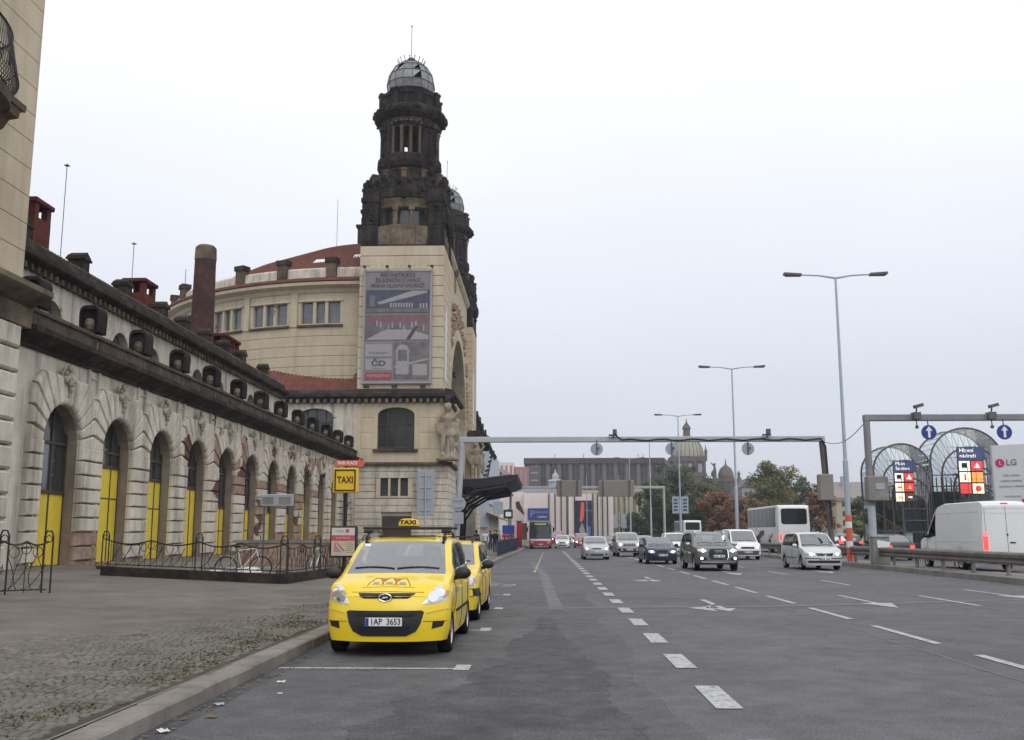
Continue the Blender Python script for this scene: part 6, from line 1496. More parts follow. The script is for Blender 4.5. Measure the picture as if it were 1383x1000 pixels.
# ================================================================== iron fences by the arcade
def fence(name, label, posts, h=1.05, plinth=.0, gates=()):
    f = thing(name, (posts[0][0], posts[0][1], swz(posts[0][0])), label, 'fence')
    for (a, b) in zip(posts[:-1], posts[1:]):
        za, zb = swz(a[0]), swz(b[0]); L_ = math.dist(a, b); ux, uy = (b[0]-a[0])/L_, (b[1]-a[1])/L_
        def W(t, z, o=0.0): return (a[0]+ux*t*L_-uy*o, a[1]+uy*t*L_+ux*o, lerp(za, zb, t)+z)
        if plinth:
            V = [W(t, z, o) for t in (0,1) for o in (-.13,.13) for z in (-.1, plinth)]
            MB().add(V, [(0,1,3,2),(4,6,7,5),(0,4,5,1),(2,3,7,6),(1,5,7,3)]).build('plinth', 'soot', f)
        p0 = plinth
        wave = lambda t: h - .13*math.sin(math.pi*(t*2 % 1))*(1 if L_ > 2.5 else .6)
        MB().tube([W(k/24, p0+wave(k/24)) for k in range(25)], .022, 5).build('top_rail', 'iron', f)
        MB().tube([W(0, p0+.08), W(1, p0+.08)], .016, 5).build('bottom_rail', 'iron', f)
        n = max(6, int(L_/.22))
        for k in range(1, n):
            t = k/n; mid = (t*2 % 1)
            if mid < .3 or mid > .7:
                MB().tube([W(t, p0+.02), W(t, p0+wave(t))], .010, 4).build('bar', 'iron', f)
            else:
                s_ = 1 if k % 2 else -1
                MB().tube([W(t+s_*.5/n*math.sin(q*.9), p0+.08+(wave(t)-.08)*q/6) for q in range(7)], .009, 4).build('bar', 'iron', f)
        for k in range(max(1, int(L_/2.4))):
            for o in (-.28, 0, .28):
                t = .5+o/L_; MB().tube([W(t+.12/L_*math.cos(q), p0+wave(t)-.16+.12*math.sin(q)) for q in [6.283*i/12 for i in range(13)]], .010, 4).build('ring', 'iron', f)
        for k in range(int(L_/.42)):
            t0 = (k+.1)*.42/L_; MB().tube([W(min(1,t0+.55/L_*q/8), p0+.10+.55*(q/8)**2) for q in range(9)], .009, 4).build('scroll', 'iron', f)
    for (x, y) in posts:
        z = swz(x)+plinth; q = MB()
        q.tube([(x-.10,y,z-plinth),(x-.10,y,z+h+.12),(x-.05,y,z+h+.24),(x+.05,y,z+h+.24),(x+.10,y,z+h+.12),(x+.10,y,z-plinth)], .022, 5)
        q.tube([(x+.08*math.cos(t),y,z+h+.06+.08*math.sin(t)) for t in [6.283*i/10 for i in range(11)]], .012, 4)
        q.build('post', 'iron', f)
    return f
fence('iron_fence', 'long wrought iron fence on a dark stone plinth before the arcade', [(-13.7,31.3),(-10.3,30.0),(-7.45,28.9),(-7.3,32.5),(-7.2,36.0),(-7.1,40)], .84, .27)
fence('iron_fence', 'short wrought iron fence at the left picture edge', [(-14.5,22.2),(-11.9,22.0),(-11.35,22.9),(-11.3,22.95)][:3], 1.15, 0.0)
# low worn brick balustrade and rubbish inside the fence
lw = thing('brick_parapet', (-12, 40, .4), 'low worn brick parapet behind the iron fence', 'wall')
MB().box(-13.2,-8.0,43.0,43.35,.3,1.25).build('wall', 'brick_worn', lw); MB().box(-13.3,-7.9,42.95,43.4,1.252,1.38).build('coping', 'concrete', lw)
rnd2 = random.Random(17)
def rubbish(x, y, s, m, label):
    b = MB(); b.ball((x,y,swz(x)+s*.4), s, 9, (1.2,.9,.55), .25, rnd2); tag(b.build('rubbish_bag', m), label, 'rubbish')
rubbish(-9.6, 33.0, .32, 'litter_white', 'white rubbish heap behind the fence by the corner post'); rubbish(-10.5, 32.2, .22, 'litter_white', 'small white rubbish bag behind the middle of the fence'); rubbish(-8.8, 34.2, .26, 'litter_tan', 'brown rubbish heap behind the fence corner'); rubbish(-15.6,35.6,.3,'litter_tan','brown leaf litter heap at the foot of the first pier')
def bicycle(x, y, rz, label):
    t = thing('bicycle', (x,y,swz(x)), label, 'bicycle', rz=rz, world=False)
    for xx in (-.52,.52):
        w_ = MB().tube([(xx+.33*math.cos(a),0,.34+.33*math.sin(a)) for a in [6.283*i/20 for i in range(21)]], .02, 5).build('wheel', 'rubber', t)
        q = MB()
        for k in range(8): a = 6.283*k/8; q.tube([(xx,0,.34),(xx+.32*math.cos(a),0,.34+.32*math.sin(a))], .004, 3)
        q.build('spokes', 'steel', w_)
    MB().tube([(.52,0,.34),(.36,0,.92),(-.15,0,.86),(-.52,0,.34),(-.05,0,.30),(.38,0,.84)], .022, 5).tube([(-.05,0,.3),(-.2,0,.95)], .02, 5).build('frame', 'silver_pale', t)
    MB().tube([(.40,-.27,1.02),(.36,0,1.0),(.40,.27,1.02)], .016, 5).tube([(.36,0,.9),(.35,0,1.0)], .016, 5).build('handlebar', 'iron', t); MB().ball((-.21,0,.98), .1, 8, (1.3,.6,.35)).build('saddle', 'rubber', t); MB().tube([(-.05,-.1,.2),(-.05,-.1,.3),(-.05,.1,.3),(-.05,.1,.4)], .012, 4).build('pedals', 'iron', t)
bicycle(-9.3, 31.2, R(20), 'pale bicycle leaning inside the iron fence by its corner'); bicycle(-7.75, 34.4, R(80), 'pale bicycle leaning on the fence beside the taxi stand sign')
# ================================================================== signs
ts = thing('taxi_stand_sign', (-6.55, 33, swz(-6.55)), 'yellow TAXI stand sign on a post above a framed notice', 'sign')
MB().tube([(-6.55,33.1,.2),(-6.55,33.1,4.0)], .06, 8).build('post', 'sign_black', ts)
bx = MB().bbox(-6.97,-6.15,32.96,33.25,2.98,3.80,.03).build('sign_box', 'sign_yellow', ts)
MB().box(-6.97,-6.15,32.97,33.26,2.975,2.979).build('box_edge', 'steel', bx)
MB().box(-6.91,-6.21,32.945,32.958,3.70,3.745).box(-6.91,-6.21,32.945,32.958,3.035,3.08).box(-6.91,-6.865,32.945,32.958,3.08,3.70).box(-6.255,-6.21,32.945,32.958,3.08,3.70).build('border', 'sign_black', bx)
text('TAXI', .31, 'sign_black', bx, (-6.56, 32.955, 3.39), bold=.008, sx=.78)
fp = MB().box(-6.92,-6.12,33.0,33.06,3.86,4.05).build('fair_place_plate', 'sign_orange', ts)
text('FAIR PLACE', .15, 'sign_white', fp, (-6.50, 32.995, 3.955), bold=.004, sx=.86)
MB().prism([(-6.13,3.82),(-5.98,3.85),(-5.90,3.98),(-5.99,3.97),(-5.97,4.10),(-6.06,4.02),(-6.08,4.14),(-6.16,4.03)], XZ(32.98), 0, .04).build('hand_mark', 'sign_orange', fp)
MB().tube([(-6.8,33.05,3.8),(-6.8,33.05,3.87)], .02, 5).tube([(-6.3,33.05,3.8),(-6.3,33.05,3.87)], .02, 5).build('bracket', 'sign_black', ts)
nb = MB().bbox(-6.99,-6.13,32.9,33.2,.88,1.90,.03).build('notice_case', 'sign_black', ts)
mat('notice_paper', (0.55,0.50,0.36), 0.5, vary=0.08, scale=6); mat('notice_top', (0.62,0.60,0.58), 0.5); mat('notice_red', (0.55,0.07,0.12), 0.5); mat('notice_ink', (0.20,0.17,0.17), 0.6)
fyy = 32.888
MB().box(-6.94,-6.18,fyy,32.9,.94,1.84).build('notice', 'notice_paper', nb)
MB().box(-6.94,-6.18,fyy-.004,fyy,1.60,1.84).build('notice_header', 'notice_top', nb); MB().box(-6.94,-6.18,fyy-.005,fyy,1.42,1.60).build('notice_band', 'notice_red', nb); MB().box(-6.48,-6.37,fyy-.007,fyy-.004,1.68,1.79).build('logo', 'notice_red', nb)
text('AAA', .12, 'notice_ink', nb, (-6.66, fyy-.006, 1.73), extrude=.001); text('TAXI PRAHA', .085, 'notice_top', nb, (-6.56, fyy-.007, 1.51), extrude=.001)
MB().prism([(-6.84,1.06),(-6.80,1.06),(-6.80,1.36),(-6.84,1.36)], XZ(fyy-.004), 0, .003).prism([(-6.78,1.36),(-6.75,1.37),(-6.50,1.10),(-6.54,1.08)], XZ(fyy-.004), 0, .003).build('print', 'notice_red', nb)
MB().prism([(-6.78,1.06),(-6.60,1.06),(-6.78,1.28)], XZ(fyy-.003), 0, .002).build('print', 'poster_pale', nb)
for k in range(6): MB().box(-6.46,-6.24+.04*(k % 2),fyy-.003,fyy-.001,1.34-k*.06,1.355-k*.06).build('print', 'notice_ink', nb)
# street-name style plate on a post before the arcade
np_ = thing('plate_sign', (-9.6, 36, .4), 'grey rectangular plate on two posts in front of the arcade', 'sign')
MB().tube([(-10.05,36,.3),(-10.05,36,3.0)], .04, 6).tube([(-9.15,36,2.5),(-9.15,36,3.0)], .03, 6).build('post', 'steel_dark', np_); MB().bbox(-10.2,-9.0,35.93,35.99,2.62,3.05,.02).build('plate', 'sign_back', np_); MB().box(-10.12,-9.72,35.915,35.929,2.70,2.95).box(-9.52,-9.1,35.915,35.929,2.70,2.95).build('panel', 'concrete', np_)
def back_sign(x, y, z0, z1, w, label, m='sign_back', pole=True, cat='sign'):
    t = thing('sign_board', (x,y,.2), label, cat)
    MB().bbox(x-w/2,x+w/2,y+.03,y+.06,z0,z1,.012).build('board', m, t)
    for f in (.12,.38,.62,.88): zz = lerp(z0,z1,f); MB().box(x-w*.30,x+w*.30,y+.0,y+.028,zz-.02,zz+.02).build('clamp', 'steel', t)
    MB().tube([(x,y-.035,.1),(x,y-.035,z1-.05)], .032, 8).build('post', 'steel', t); return t
back_sign(-4.72, 40, 2.35, 4.15, .68, 'back of a tall grey sign board behind the taxis')
bs = thing('bus_stop_sign', (-3.3, 74, .15), 'thin bus stop post with square plate beside the railing', 'sign')
MB().tube([(-3.3,74,.1),(-3.3,74,3.9)], .04, 6).build('post', 'steel', bs); MB().box(-3.75,-3.0,73.94,73.97,3.05,3.95).build('plate', 'sign_back', bs)
bs2 = thing('bus_stop_sign', (-3.25, 92, .15), 'blue bus stop plate on a post near the queue of people', 'sign'); MB().tube([(-3.25,92,.1),(-3.25,92,3.9)], .05, 6).build('post', 'steel_dark', bs2); MB().box(-3.7,-2.85,91.9,91.94,3.0,3.8).build('plate', 'sign_black', bs2); MB().box(-3.5,-3.0,91.88,91.898,3.2,3.6).build('symbol', 'sign_white', bs2); MB().box(-3.8,-2.7,91.9,91.94,1.6,2.4).build('timetable', 'sign_blue', bs2)
# ================================================================== gantries
def gantry(name, label, x0, x1, y, z, th=.24, boards=(), m='steel', xr=None, lean=0.0):
    g = thing(name, (x0, y, .1), label, 'gantry')
    MB().tube([(x0-lean,y,.05),(x0,y,z)], .17, 10).build('post', m, g)
    if x1 is not None: MB().tube([(x1+lean,y,.1),(x1,y,z)], .17, 10).build('post', 'steel_dark' if xr else m, g)
    MB().bbox(x0-.15, (x1 if x1 is not None else xr)+.15, y-.16, y+.16, z-.02, z+.30, .03).build('beam', m, g)
    return g
g1 = gantry('sign_gantry', 'near grey sign gantry spanning the road with three round sign backs', -4.75, 16.0, 58, 6.9, xr=1, lean=.35)
def disc(g, x, y, z, r, m, parent_y=0):
    MB().lathe([(r,-.02),(r,.02)], (0,0,0), 28, mp=lambda a,b,c:(x+a, y+c, z+b)).build('round_sign', m, g)
for x in (3.05, 7.35, 11.7):
    disc(g1, x, 57.7, 6.45, .36, 'sign_back'); MB().tube([(x,57.62,6.1),(x,57.62,7.0)], .03, 6).cbox((x+.06,57.6,6.5),(.16,.06,.12)).build('sign_bracket', 'steel_dark', g1)
for x in (4.1, 12.9): MB().cbox((x,57.7,7.45),(.22,.3,.28)).tube([(x-.1,57.75,7.1),(x,57.7,7.35)], .04, 5).cbox((x-.1,57.7,7.25),(.5,.12,.1)).build('camera', 'steel_dark', g1)
MB().tube([(4.2,57.8,7.22)]+[(4.5+k*.5,57.8,7.0+.05*math.sin(k*1.7)) for k in range(22)]+[(15.9,57.8,7.05),(16.15,57.8,6.6),(16.3,57.8,2)], .045, 5).build('cable', 'iron', g1)
MB().bbox(15.65,16.45,57.6,58.2,3.5,5.0,.05).build('cabinet', 'brown_board', g1); disc(g1, -4.9, 57.6, 3.35, .42, 'sign_back'); MB().box(-5.2,-4.6,57.55,57.6,2.2,2.85).build('plate', 'sign_back', g1)
for zz in (3.15,3.55): MB().box(-5.15,-4.65,57.53,57.57,zz-.03,zz+.03).build('clamp', 'steel', g1)
g2 = gantry('sign_gantry', 'right-hand sign gantry carrying two blue round arrow signs', 16.2, None, 50.5, 7.25, xr=36, m='gantry_grey')
MB().tube([(16.2,50.5,.1),(16.2,50.5,3)], .19, 10).build('post_sleeve', 'steel', g2)
for x in (19.15, 22.85):
    disc(g2, x, 50.2, 6.62, .37, 'sign_blue'); 
    MB().prism([(x-.06,6.36),(x+.06,6.36),(x+.06,6.70),(x+.17,6.70),(x,6.92),(x-.17,6.70),(x-.06,6.70)], XZ(50.165), -.01, .01).build('arrow', 'sign_white', g2)
    MB().tube([(x,50.25,6.95),(x,50.3,7.3)], .03, 5).build('sign_bracket', 'steel_dark', g2)
    xx = x-.55; MB().cbox((xx,50.3,7.45),(.35,.5,.35)).cbox((xx+.12,50.2,7.95),(.45,.25,.16),Matrix.Rotation(R(-15),4,'Y')).tube([(xx,50.3,7.5),(xx+.05,50.25,7.9)], .04, 5).ball((xx,50.25,6.9),.10,8).tube([(xx,50.25,6.95),(xx,50.3,7.3)], .03, 5).build('camera', 'steel_dark', g2)
MB().bbox(15.95,16.95,50.0,50.6,3.25,4.45,.04).build('control_cabinet', 'concrete', g2); MB().box(16.3,16.75,49.97,50.0,3.8,4.1).build('label_plate', 'sign_back', g2)
cb = thing('control_cabinet', (16.2, 49.5, .19), 'grey roadside control cabinet with a torn white paper notice', 'cabinet')
MB().bbox(15.8,16.6,49.3,49.8,.19,1.5,.03).build('body', 'concrete', cb); MB().prism([(16.0,1.0),(16.5,.85),(16.62,1.25),(15.98,1.35)], XZ(49.27), 0, .02).build('notice', 'sign_white', cb); MB().box(15.75,16.65,49.25,49.85,1.502,1.56).build('lid', 'steel', cb)
g3 = gantry('sign_gantry', 'far sign gantry with two large boards seen from behind', -4.3, 15.4, 130, 7.4, m='steel')
for x0, x1 in ((1.6,4.9),(7.0,11.6)): MB().bbox(x0,x1,129.5,129.7,6.35,8.45,.05).build('sign_board', 'brown_board', g3)
for x in (2.2,4.3,7.6,11): MB().box(x-.08,x+.08,129.3,129.48,6.35,8.45).build('board_strut', 'steel_dark', g3)
# cable from gantry to gantry
MB()
cbw = MB().tube([(16.0+.2*k/12, 58-7.5*k/12, 6.9+.35*k/12-.55*math.sin(math.pi*k/12)) for k in range(13)], .02, 4)
tag(cbw.build('cable', 'iron'), 'thin cable sagging from the near gantry to the right-hand gantry', 'cable')
# ================================================================== lamp posts
def lamp_post(y, label, x=16.12, h=15.6):
    t = thing('lamp_post', (x,y,.19), label, 'street lamp', 'double-armed lamp posts on the central reservation')
    MB().tube([(x,y,.15),(x,y,5.5),(x,y,5.55),(x,y,h)], [.15,.14,.10,.06], 10).build('post', 'lamp_blue', t)
    for s in (-1,1):
        a = MB().tube([(x,y,h-.05),(x+s*.9,y,h+.1),(x+s*2.0,y,h+.15)], [.06,.045,.04], 6).build('arm', 'lamp_blue', t)
        MB().cbox((x+s*2.35,y,h+.17),(.95,.34,.13),Matrix.Rotation(R(-s*4),4,'Y')).cbox((x+s*2.35,y,h+.10),(.75,.26,.06)).build('lantern', 'steel_dark', a)
    return t
lp = [lamp_post(54.1, 'nearest and tallest double-armed lamp post, orange striped at its foot'), lamp_post(85.0, 'second nearest double-armed lamp post, in front of the trees'), lamp_post(120, 'double-armed lamp post carrying two small banners'), lamp_post(153, 'slim far lamp post, its head level with the near gantry'), lamp_post(189, 'farthest double-armed lamp post before the dark office block')]
for k in range(7): MB().lathe([(.172,0),(.172,.33)], (16.12,54.1,.25+k*.34), 14, cap=False).build('foot_band', 'sign_orange' if k not in (2,5) else 'sign_white', lp[0])
for s in (-1,1):
    bn = MB().box(16.12+s*.55-.40,16.12+s*.55+.40,119.9,119.95,4.0,6.0).build('banner', 'sign_back', lp[2])
    for k in range(4): MB().box(16.12+s*.55-.22,16.12+s*.55+.22,119.88,119.898,4.3+k*.4,4.5+k*.4).build('banner_print', 'sign_blue', bn)
# far thin poles in the square
for k, (px, py, h, l) in enumerate(((9.1,215,14,'left of the three far flagpoles before the pale shop building'),(12.6,225,13,'middle of the three far flagpoles before the pale shop building'),(15.6,210,13.5,'right of the three far flagpoles before the theatre'))):
    tag(MB().tube([(px,py,0),(px,py,h)], [.11,.06], 8).ball((px,py,h),.12,8).build('flagpole', 'sign_back'), l, 'flagpole')
# ================================================================== station roof-lights (vaulted glass pavilions)
mat('interior_dark', (0.07,0.085,0.09), 0.3, vary=.3, scale=.8)
def pavilion(name, label, x, y, w, h, head_txt, icons):
    p = thing(name, (x,y,.3), label, 'pavilion', 'vaulted glass station pavilions')
    hoops = [(w/2*.40, .52, 0.0), (w/2*.60, .68, .6), (w/2*.80, .84, 1.2), (w/2, 1.0, 1.8)]
    prev = None; n = 16
    def hoop(r, f, d):
        H_ = .3+(h-.3)*f; sp = H_-r*.95
        return [(x-r, y+d, .3),(x-r, y+d, (sp+.3)/2)] + [(x-r*math.cos(math.pi*i/n), y+d, sp+r*.95*math.sin(math.pi*i/n)) for i in range(n+1)] + [(x+r, y+d, (sp+.3)/2),(x+r, y+d, .3)]
    hs = [hoop(*q) for q in hoops] + [hoop(w/2, 1.0, 4.4)]
    for H_ in hs: MB().tube(H_, .065, 6).build('hoop', 'steel_dark', p)
    for a, b in zip(hs[:-1], hs[1:]):
        MB().grid([a, b]).build('glass_vault', 'pavilion_glass', p, smooth=True)
        for i in range(0, len(a)): MB().tube([a[i], b[i]], .02, 4).build('purlin', 'gantry_grey', p)
        for i in range(2, len(a)-3): MB().tube([a[i], b[i+1]], .013, 3).build('brace', 'gantry_grey', p)
    f = hs[0]; MB().add(f, [tuple(range(len(f)))]).build('glass_front', 'pavilion_glass', p)
    for zz in [1.0+.75*k for k in range(int((h*.62)/.75))]:
        for (r, ff, d) in hoops: MB().box(x-r, x+r, y+d-.03, y+d+.03, zz-.03, zz+.03).build('transom', 'steel_dark', p)
    for xx in [x-w/2+.32*k for k in range(int(w/.32)+1)]:
        MB().box(xx-.02, xx+.02, y+1.75, y+1.85, .3, h*.62).build('mullion', 'steel_dark', p)
    sx, sz0, sz1, sw = x-.70, h*.48, h*.83, w*.33
    sg = MB().box(sx-sw/2, sx+sw/2, y-.35, y-.25, sz0, sz1).build('light_sign', 'sign_black', p)
    hh = (sz1-sz0)
    MB().box(sx-sw/2, sx+sw/2+.15, y-.38, y-.352, sz1-hh*.28, sz1).build('sign_header', 'sign_lit_blue', sg)
    for k, t in enumerate(head_txt): text(t, hh*.12, 'sign_lit_white', sg, (sx-sw/2+.12, y-.40, sz1-hh*(.07+.12*k)), align='LEFT')
    for k, m in enumerate(icons):
        cx_ = sx+(-.25 if k % 2 == 0 else .25)*sw; cz = sz1-hh*(.40+.24*(k//2)); e = min(sw*.21, hh*.105)
        t = MB().box(cx_-sw*.22, cx_+sw*.22, y-.38, y-.352, cz-e, cz+e).build('icon_tile', m[0], sg)
        if m[1]: MB().prism([(cx_+a*e*.62, cz+b*e*.62) for a, b in m[1]], XZ(y-.395), 0, .014).build('icon', m[2], t)
    for k in range(4): MB().box(sx-sw*.5+sw*k/3-.012, sx-sw*.5+sw*k/3+.012, y-.50, y-.47, sz0-.5, sz1+.1).build('mullion', 'steel_dark', p)
    for k in range(6): MB().box(sx-sw*.9, sx+sw*.9, y-.50, y-.47, lerp(sz0-.4,sz1,k/5)-.012, lerp(sz0-.4,sz1,k/5)+.012).build('transom', 'steel_dark', p)
    MB().box(x-w*.47, x+w*.47, y+3.9, y+4.2, .3, h*.52).build('interior_dark_panel', 'interior_dark', p)  # dark panel added so the lower interior reads darker behind the glass
    MB().box(x-w*.42, x+w*.42, y+2.6, y+3.8, .3, 1.1).build('stair_wall', 'concrete', p)
    MB().box(x-w*.12-.35, x-w*.12+.25, y+.1, y+.2, .5, 1.7).build('notice', 'sign_white', p)
    return p
for nm, c, e in (('sign_lit_blue',(0.06,0.08,0.20),.30),('sign_lit_white',(0.9,0.88,0.82),.75),('sign_lit_red',(0.75,0.06,0.06),.6),('sign_lit_orange',(0.9,0.35,0.08),.7),('sign_lit_cream',(0.95,0.85,0.6),.8),('sign_lit_brown',(0.12,0.07,0.05),.3)): mat(nm, c, .4, emis=c, estr=e)
BUSI = [(-.9,-.6),(.9,-.6),(.9,.8),(.6,1),(-.6,1),(-.9,.8)]; TRI = [(-1,-.8),(1,-.8),(.3,.6),(0,1),(-.3,.6)]; SQ = [(-.8,-.3),(.8,-.3),(.8,.3),(-.8,.3)]; HEX = [(math.cos(6.283*i/12),math.sin(6.283*i/12)) for i in range(12)]
pavilion('glass_pavilion', 'smaller left vaulted glass pavilion with a lit Main Station sign', 23.95, 66, 3.85, 7.6, ('Main','Station'), [('sign_lit_white',BUSI,'sign_black'),('sign_lit_red',TRI,'sign_lit_white'),('sign_lit_cream',SQ,'sign_lit_red'),('sign_lit_red',TRI,'sign_lit_orange'),('sign_lit_cream',SQ,'sign_lit_orange'),('sign_lit_brown',SQ,'sign_lit_white')])
pavilion('glass_pavilion', 'larger right vaulted glass pavilion with a lit Hlavní nádraží sign', 28.25, 66, 4.85, 8.65, ('Hlavní','nádraží'), [('sign_lit_white',BUSI,'sign_black'),('sign_lit_red',TRI,'sign_lit_white'),('sign_lit_cream',[(-.2,-1),(.2,-1),(.2,1),(-.2,1)],'sign_black'),('sign_lit_orange',None,None),('sign_lit_red',None,None),('sign_lit_cream',HEX,'sign_lit_red')])
# LG hoarding
lgb = thing('advert_tower', (27, 56, .3), 'tall white two-sided advertising hoarding at the right picture edge', 'hoarding')
mat('hoard_white', (0.68,0.70,0.74), 0.5, vary=0.03, scale=1); mat('hoard_white2', (0.60,0.65,0.74), 0.5); mat('lg_pink', (0.55,0.04,0.14), 0.4); mat('lg_grey', (0.22,0.22,0.24), 0.5)
MB().prism([(25.2,57.2),(26.7,56.0),(29.5,57.0),(29.5,58)], lambda a,b,d:(a,b,d), .3, 6.55).build('panel', 'hoard_white', lgb)
MB().tube([(26.7,55.98,.3),(26.7,55.98,6.6)], .05, 6).tube([(25.2,57.2,.3),(25.2,57.2,6.6)], .05, 6).build('edge_tube', 'steel', lgb)
ang1 = math.atan2(-1.2, 1.5); n1 = (math.sin(ang1), -math.cos(ang1))
def onface(t, z, o=.02): return (25.2+1.5*t+n1[0]*o*1.0, 57.2-1.2*t+n1[1]*o, z)
c = onface(.22, 5.55, .012); ua = (math.cos(ang1), math.sin(ang1))
MB().lathe([(.24,0),(.24,.012)], n=20, mp=lambda a,b,d:(c[0]+a*ua[0]+n1[0]*d, c[1]+a*ua[1]+n1[1]*d, c[2]+b)).build('logo', 'lg_pink', lgb)
MB().tube([(c[0]+q*ua[0]+n1[0]*.014, c[1]+q*ua[1]+n1[1]*.014, c[2]+w_) for q, w_ in ((.0,.12),(.0,-.1),(.10,-.1))], .018, 4).build('logo_mark', 'sign_white', lgb)
text('LG', .46, 'lg_grey', lgb, onface(.53,5.55,.015), (math.pi/2,0,ang1), bold=.012)
for k, (s_, zz) in enumerate((('Life is Good', 4.85), ('mobilní telefony', 4.55), ('monitory a televize', 4.25), ('www.lg.com', 3.7))): text(s_, .17, 'lg_grey', lgb, onface(.5,zz,.015), (math.pi/2,0,ang1))
text('KE360', .2, 'lg_pink', lgb, onface(.32,3.1,.015), (math.pi/2,0,ang1)); MB().cbox(onface(.82,3.15,.03),(.28,.05,.8),Matrix.Rotation(ang1,4,'Z')).build('phone_picture', 'lg_pink', lgb)
ang2 = math.atan2(1.0, 2.8); text('LG', .5, 'lg_pink', lgb, (27.4, 56.22, 5.5), (math.pi/2,0,ang2)); text('Chocolate', .35, 'artwork_blue', lgb, (28.0,56.42,4.6), (math.pi/2,0,ang2))
# small reflector post by the van
tag(MB().tube([(17.3,43.5,.15),(17.3,43.5,1.05)], .03, 6).cbox((17.3,43.45,.95),(.18,.06,.28)).build('marker_post', 'sign_orange'), 'small orange marker post below the white van tail light', 'post')
# ================================================================== pavement railing and people at the stop
pr = thing('pavement_railing', (-3.2, 85, .15), 'dark panel railing along the kerb by the bus stop', 'railing')
for k in range(17):
    y0 = 68+k*2.0; x0, x1 = kx(y0)-.55, kx(y0+2)-.55
    MB().tube([(x0,y0,.15),(x0,y0,1.2)], .04, 6).build('post', 'iron', pr)
    V = [(x0,y0+.05,.25),(x1,y0+1.95,.25),(x1,y0+1.95,1.1),(x0,y0+.05,1.1)]; MB().add(V+[(a+.03,b,c_) for a,b,c_ in V], [(0,1,2,3),(4,7,6,5),(0,4,5,1),(2,6,7,3)]).build('panel', 'cloth_navy', pr)
    MB().tube([(x0,y0,1.2),(x1,y0+2,1.2)], .03, 5).build('top_rail', 'iron', pr)
person(-4.55, 78, .16, R(5), 'man in a pale shirt and jeans carrying a yellow bag along the pavement', 'shirt_pale', 'jeans', 'hair_brown', 1.8, 1)
bg = thing('shopping_bag', (-4.88, 77.75, .55), 'bright yellow carrier bag in the hand of the man in a pale shirt', 'bag')
MB().bbox(-5.08,-4.70,77.7,77.84,.50,.90,.04).build('bag', 'bag_yellow', bg); MB().tube([(-5.0,77.77,.88),(-4.95,77.77,1.0),(-4.83,77.77,1.0),(-4.78,77.77,.88)], .012, 4).build('handle', 'bag_yellow', bg)
for (x, y, rz, l, t_, g_, h_) in ((-5.35,80,R(160),'person in dark clothes just left of the man in a pale shirt','cloth_dark','cloth_dark',1.74),(-3.95,81,R(20),'person in dark jacket over a white top behind the railing','cloth_dark','cloth_navy',1.72),(-4.1,86,R(200),'person in black coat waiting by the railing, back turned','cloth_dark','jeans',1.78),(-3.7,95,R(10),'person in a red jacket waiting at the bus stop','cloth_red','cloth_dark',1.7),(-3.4,97,R(80),'person in an olive coat waiting next to the red jacket','cloth_olive','cloth_dark',1.75),(-6.6,70,R(190),'person in black by the tower foot, left of the others','cloth_dark','cloth_dark',1.76),(-3.2,101,R(-30),'person in dark red top nearest the bus','wine_paint','cloth_dark',1.72)):
    person(x, y, .17, rz, l, t_, g_, 'hair_dark', h_, 2 if h_ > 1.75 else 0)
for (x, y, rz, l, t_, h_) in ((-5.9,88,R(30),'person in grey top farther along the pavement, near the tower statues','shirt_grey',1.7),(-4.9,92,R(170),'person in navy coat between the railing and the wall','cloth_navy',1.77),(-3.6,104,R(15),'person in pale top waiting beyond the blue bus stop plate','shirt_pale',1.68),(-4.4,99,R(100),'person in black turned sideways beside the blue timetable','cloth_dark',1.8)):
    person(x, y, .17, rz, l, t_, 'cloth_dark', 'hair_brown', h_, 0)
kk = thing('ticket_kiosk', (-2.9, 118, .15), 'narrow red advertising column by the kerb beyond the bus stop', 'kiosk')
MB().bbox(-3.2,-2.6,117.8,118.3,.15,3.0,.05).build('body', 'red_paint', kk); MB().box(-3.15,-2.65,117.76,117.8,1.2,2.8).build('poster', 'sign_red', kk); MB().box(-3.25,-2.55,117.75,118.35,3.002,3.12).build('cap', 'steel_dark', kk)
# ================================================================== background buildings
rbk = random.Random(77)
def facade(parent, x0, x1, y, z0, z1, nx, nz, m='win_glass', fx=.5, fz=.55, d=.15):
    for i in range(nx):
        for j in range(nz):
            cx_ = lerp(x0, x1, (i+.5)/nx); cz = lerp(z0, z1, (j+.5)/nz); w_, h_ = (x1-x0)/nx*fx, (z1-z0)/nz*fz
            o = MB().box(cx_-w_/2, cx_+w_/2, y-.05, y+d, cz-h_/2, cz+h_/2).build('window', m, parent)
mat('panel_pink', (0.70,0.63,0.60), 0.6, vary=0.05, scale=0.2); mat('office_dark', (0.040,0.038,0.046), 0.6, c2=(0.062,0.057,0.063), scale=0.1, vary=0.15); mat('office_fin', (0.155,0.132,0.122), 0.7, vary=0.15, scale=0.3); mat('cream_far', (0.42,0.37,0.28), 0.9, vary=0.1, scale=0.2); mat('copper', (0.30,0.36,0.27), 0.8, c2=(0.40,0.35,0.24), scale=0.35, vary=0.15); mat('museum_stone', (0.10,0.085,0.085), 0.9, c2=(0.17,0.13,0.11), scale=0.12, vary=0.2); mat('brick_pale', (0.42,0.20,0.16), 0.8, vary=0.1, scale=0.3)
shop = thing('department_store', (0, 250, 0), 'pale pink panel-clad department store with blue parking sign at the road end', 'building')
PB = [(-13.8,-5.0,252,11.9,'a'),(-5.0,6.0,248,11.6,'b'),(6.0,16.8,246,11.2,'c')]
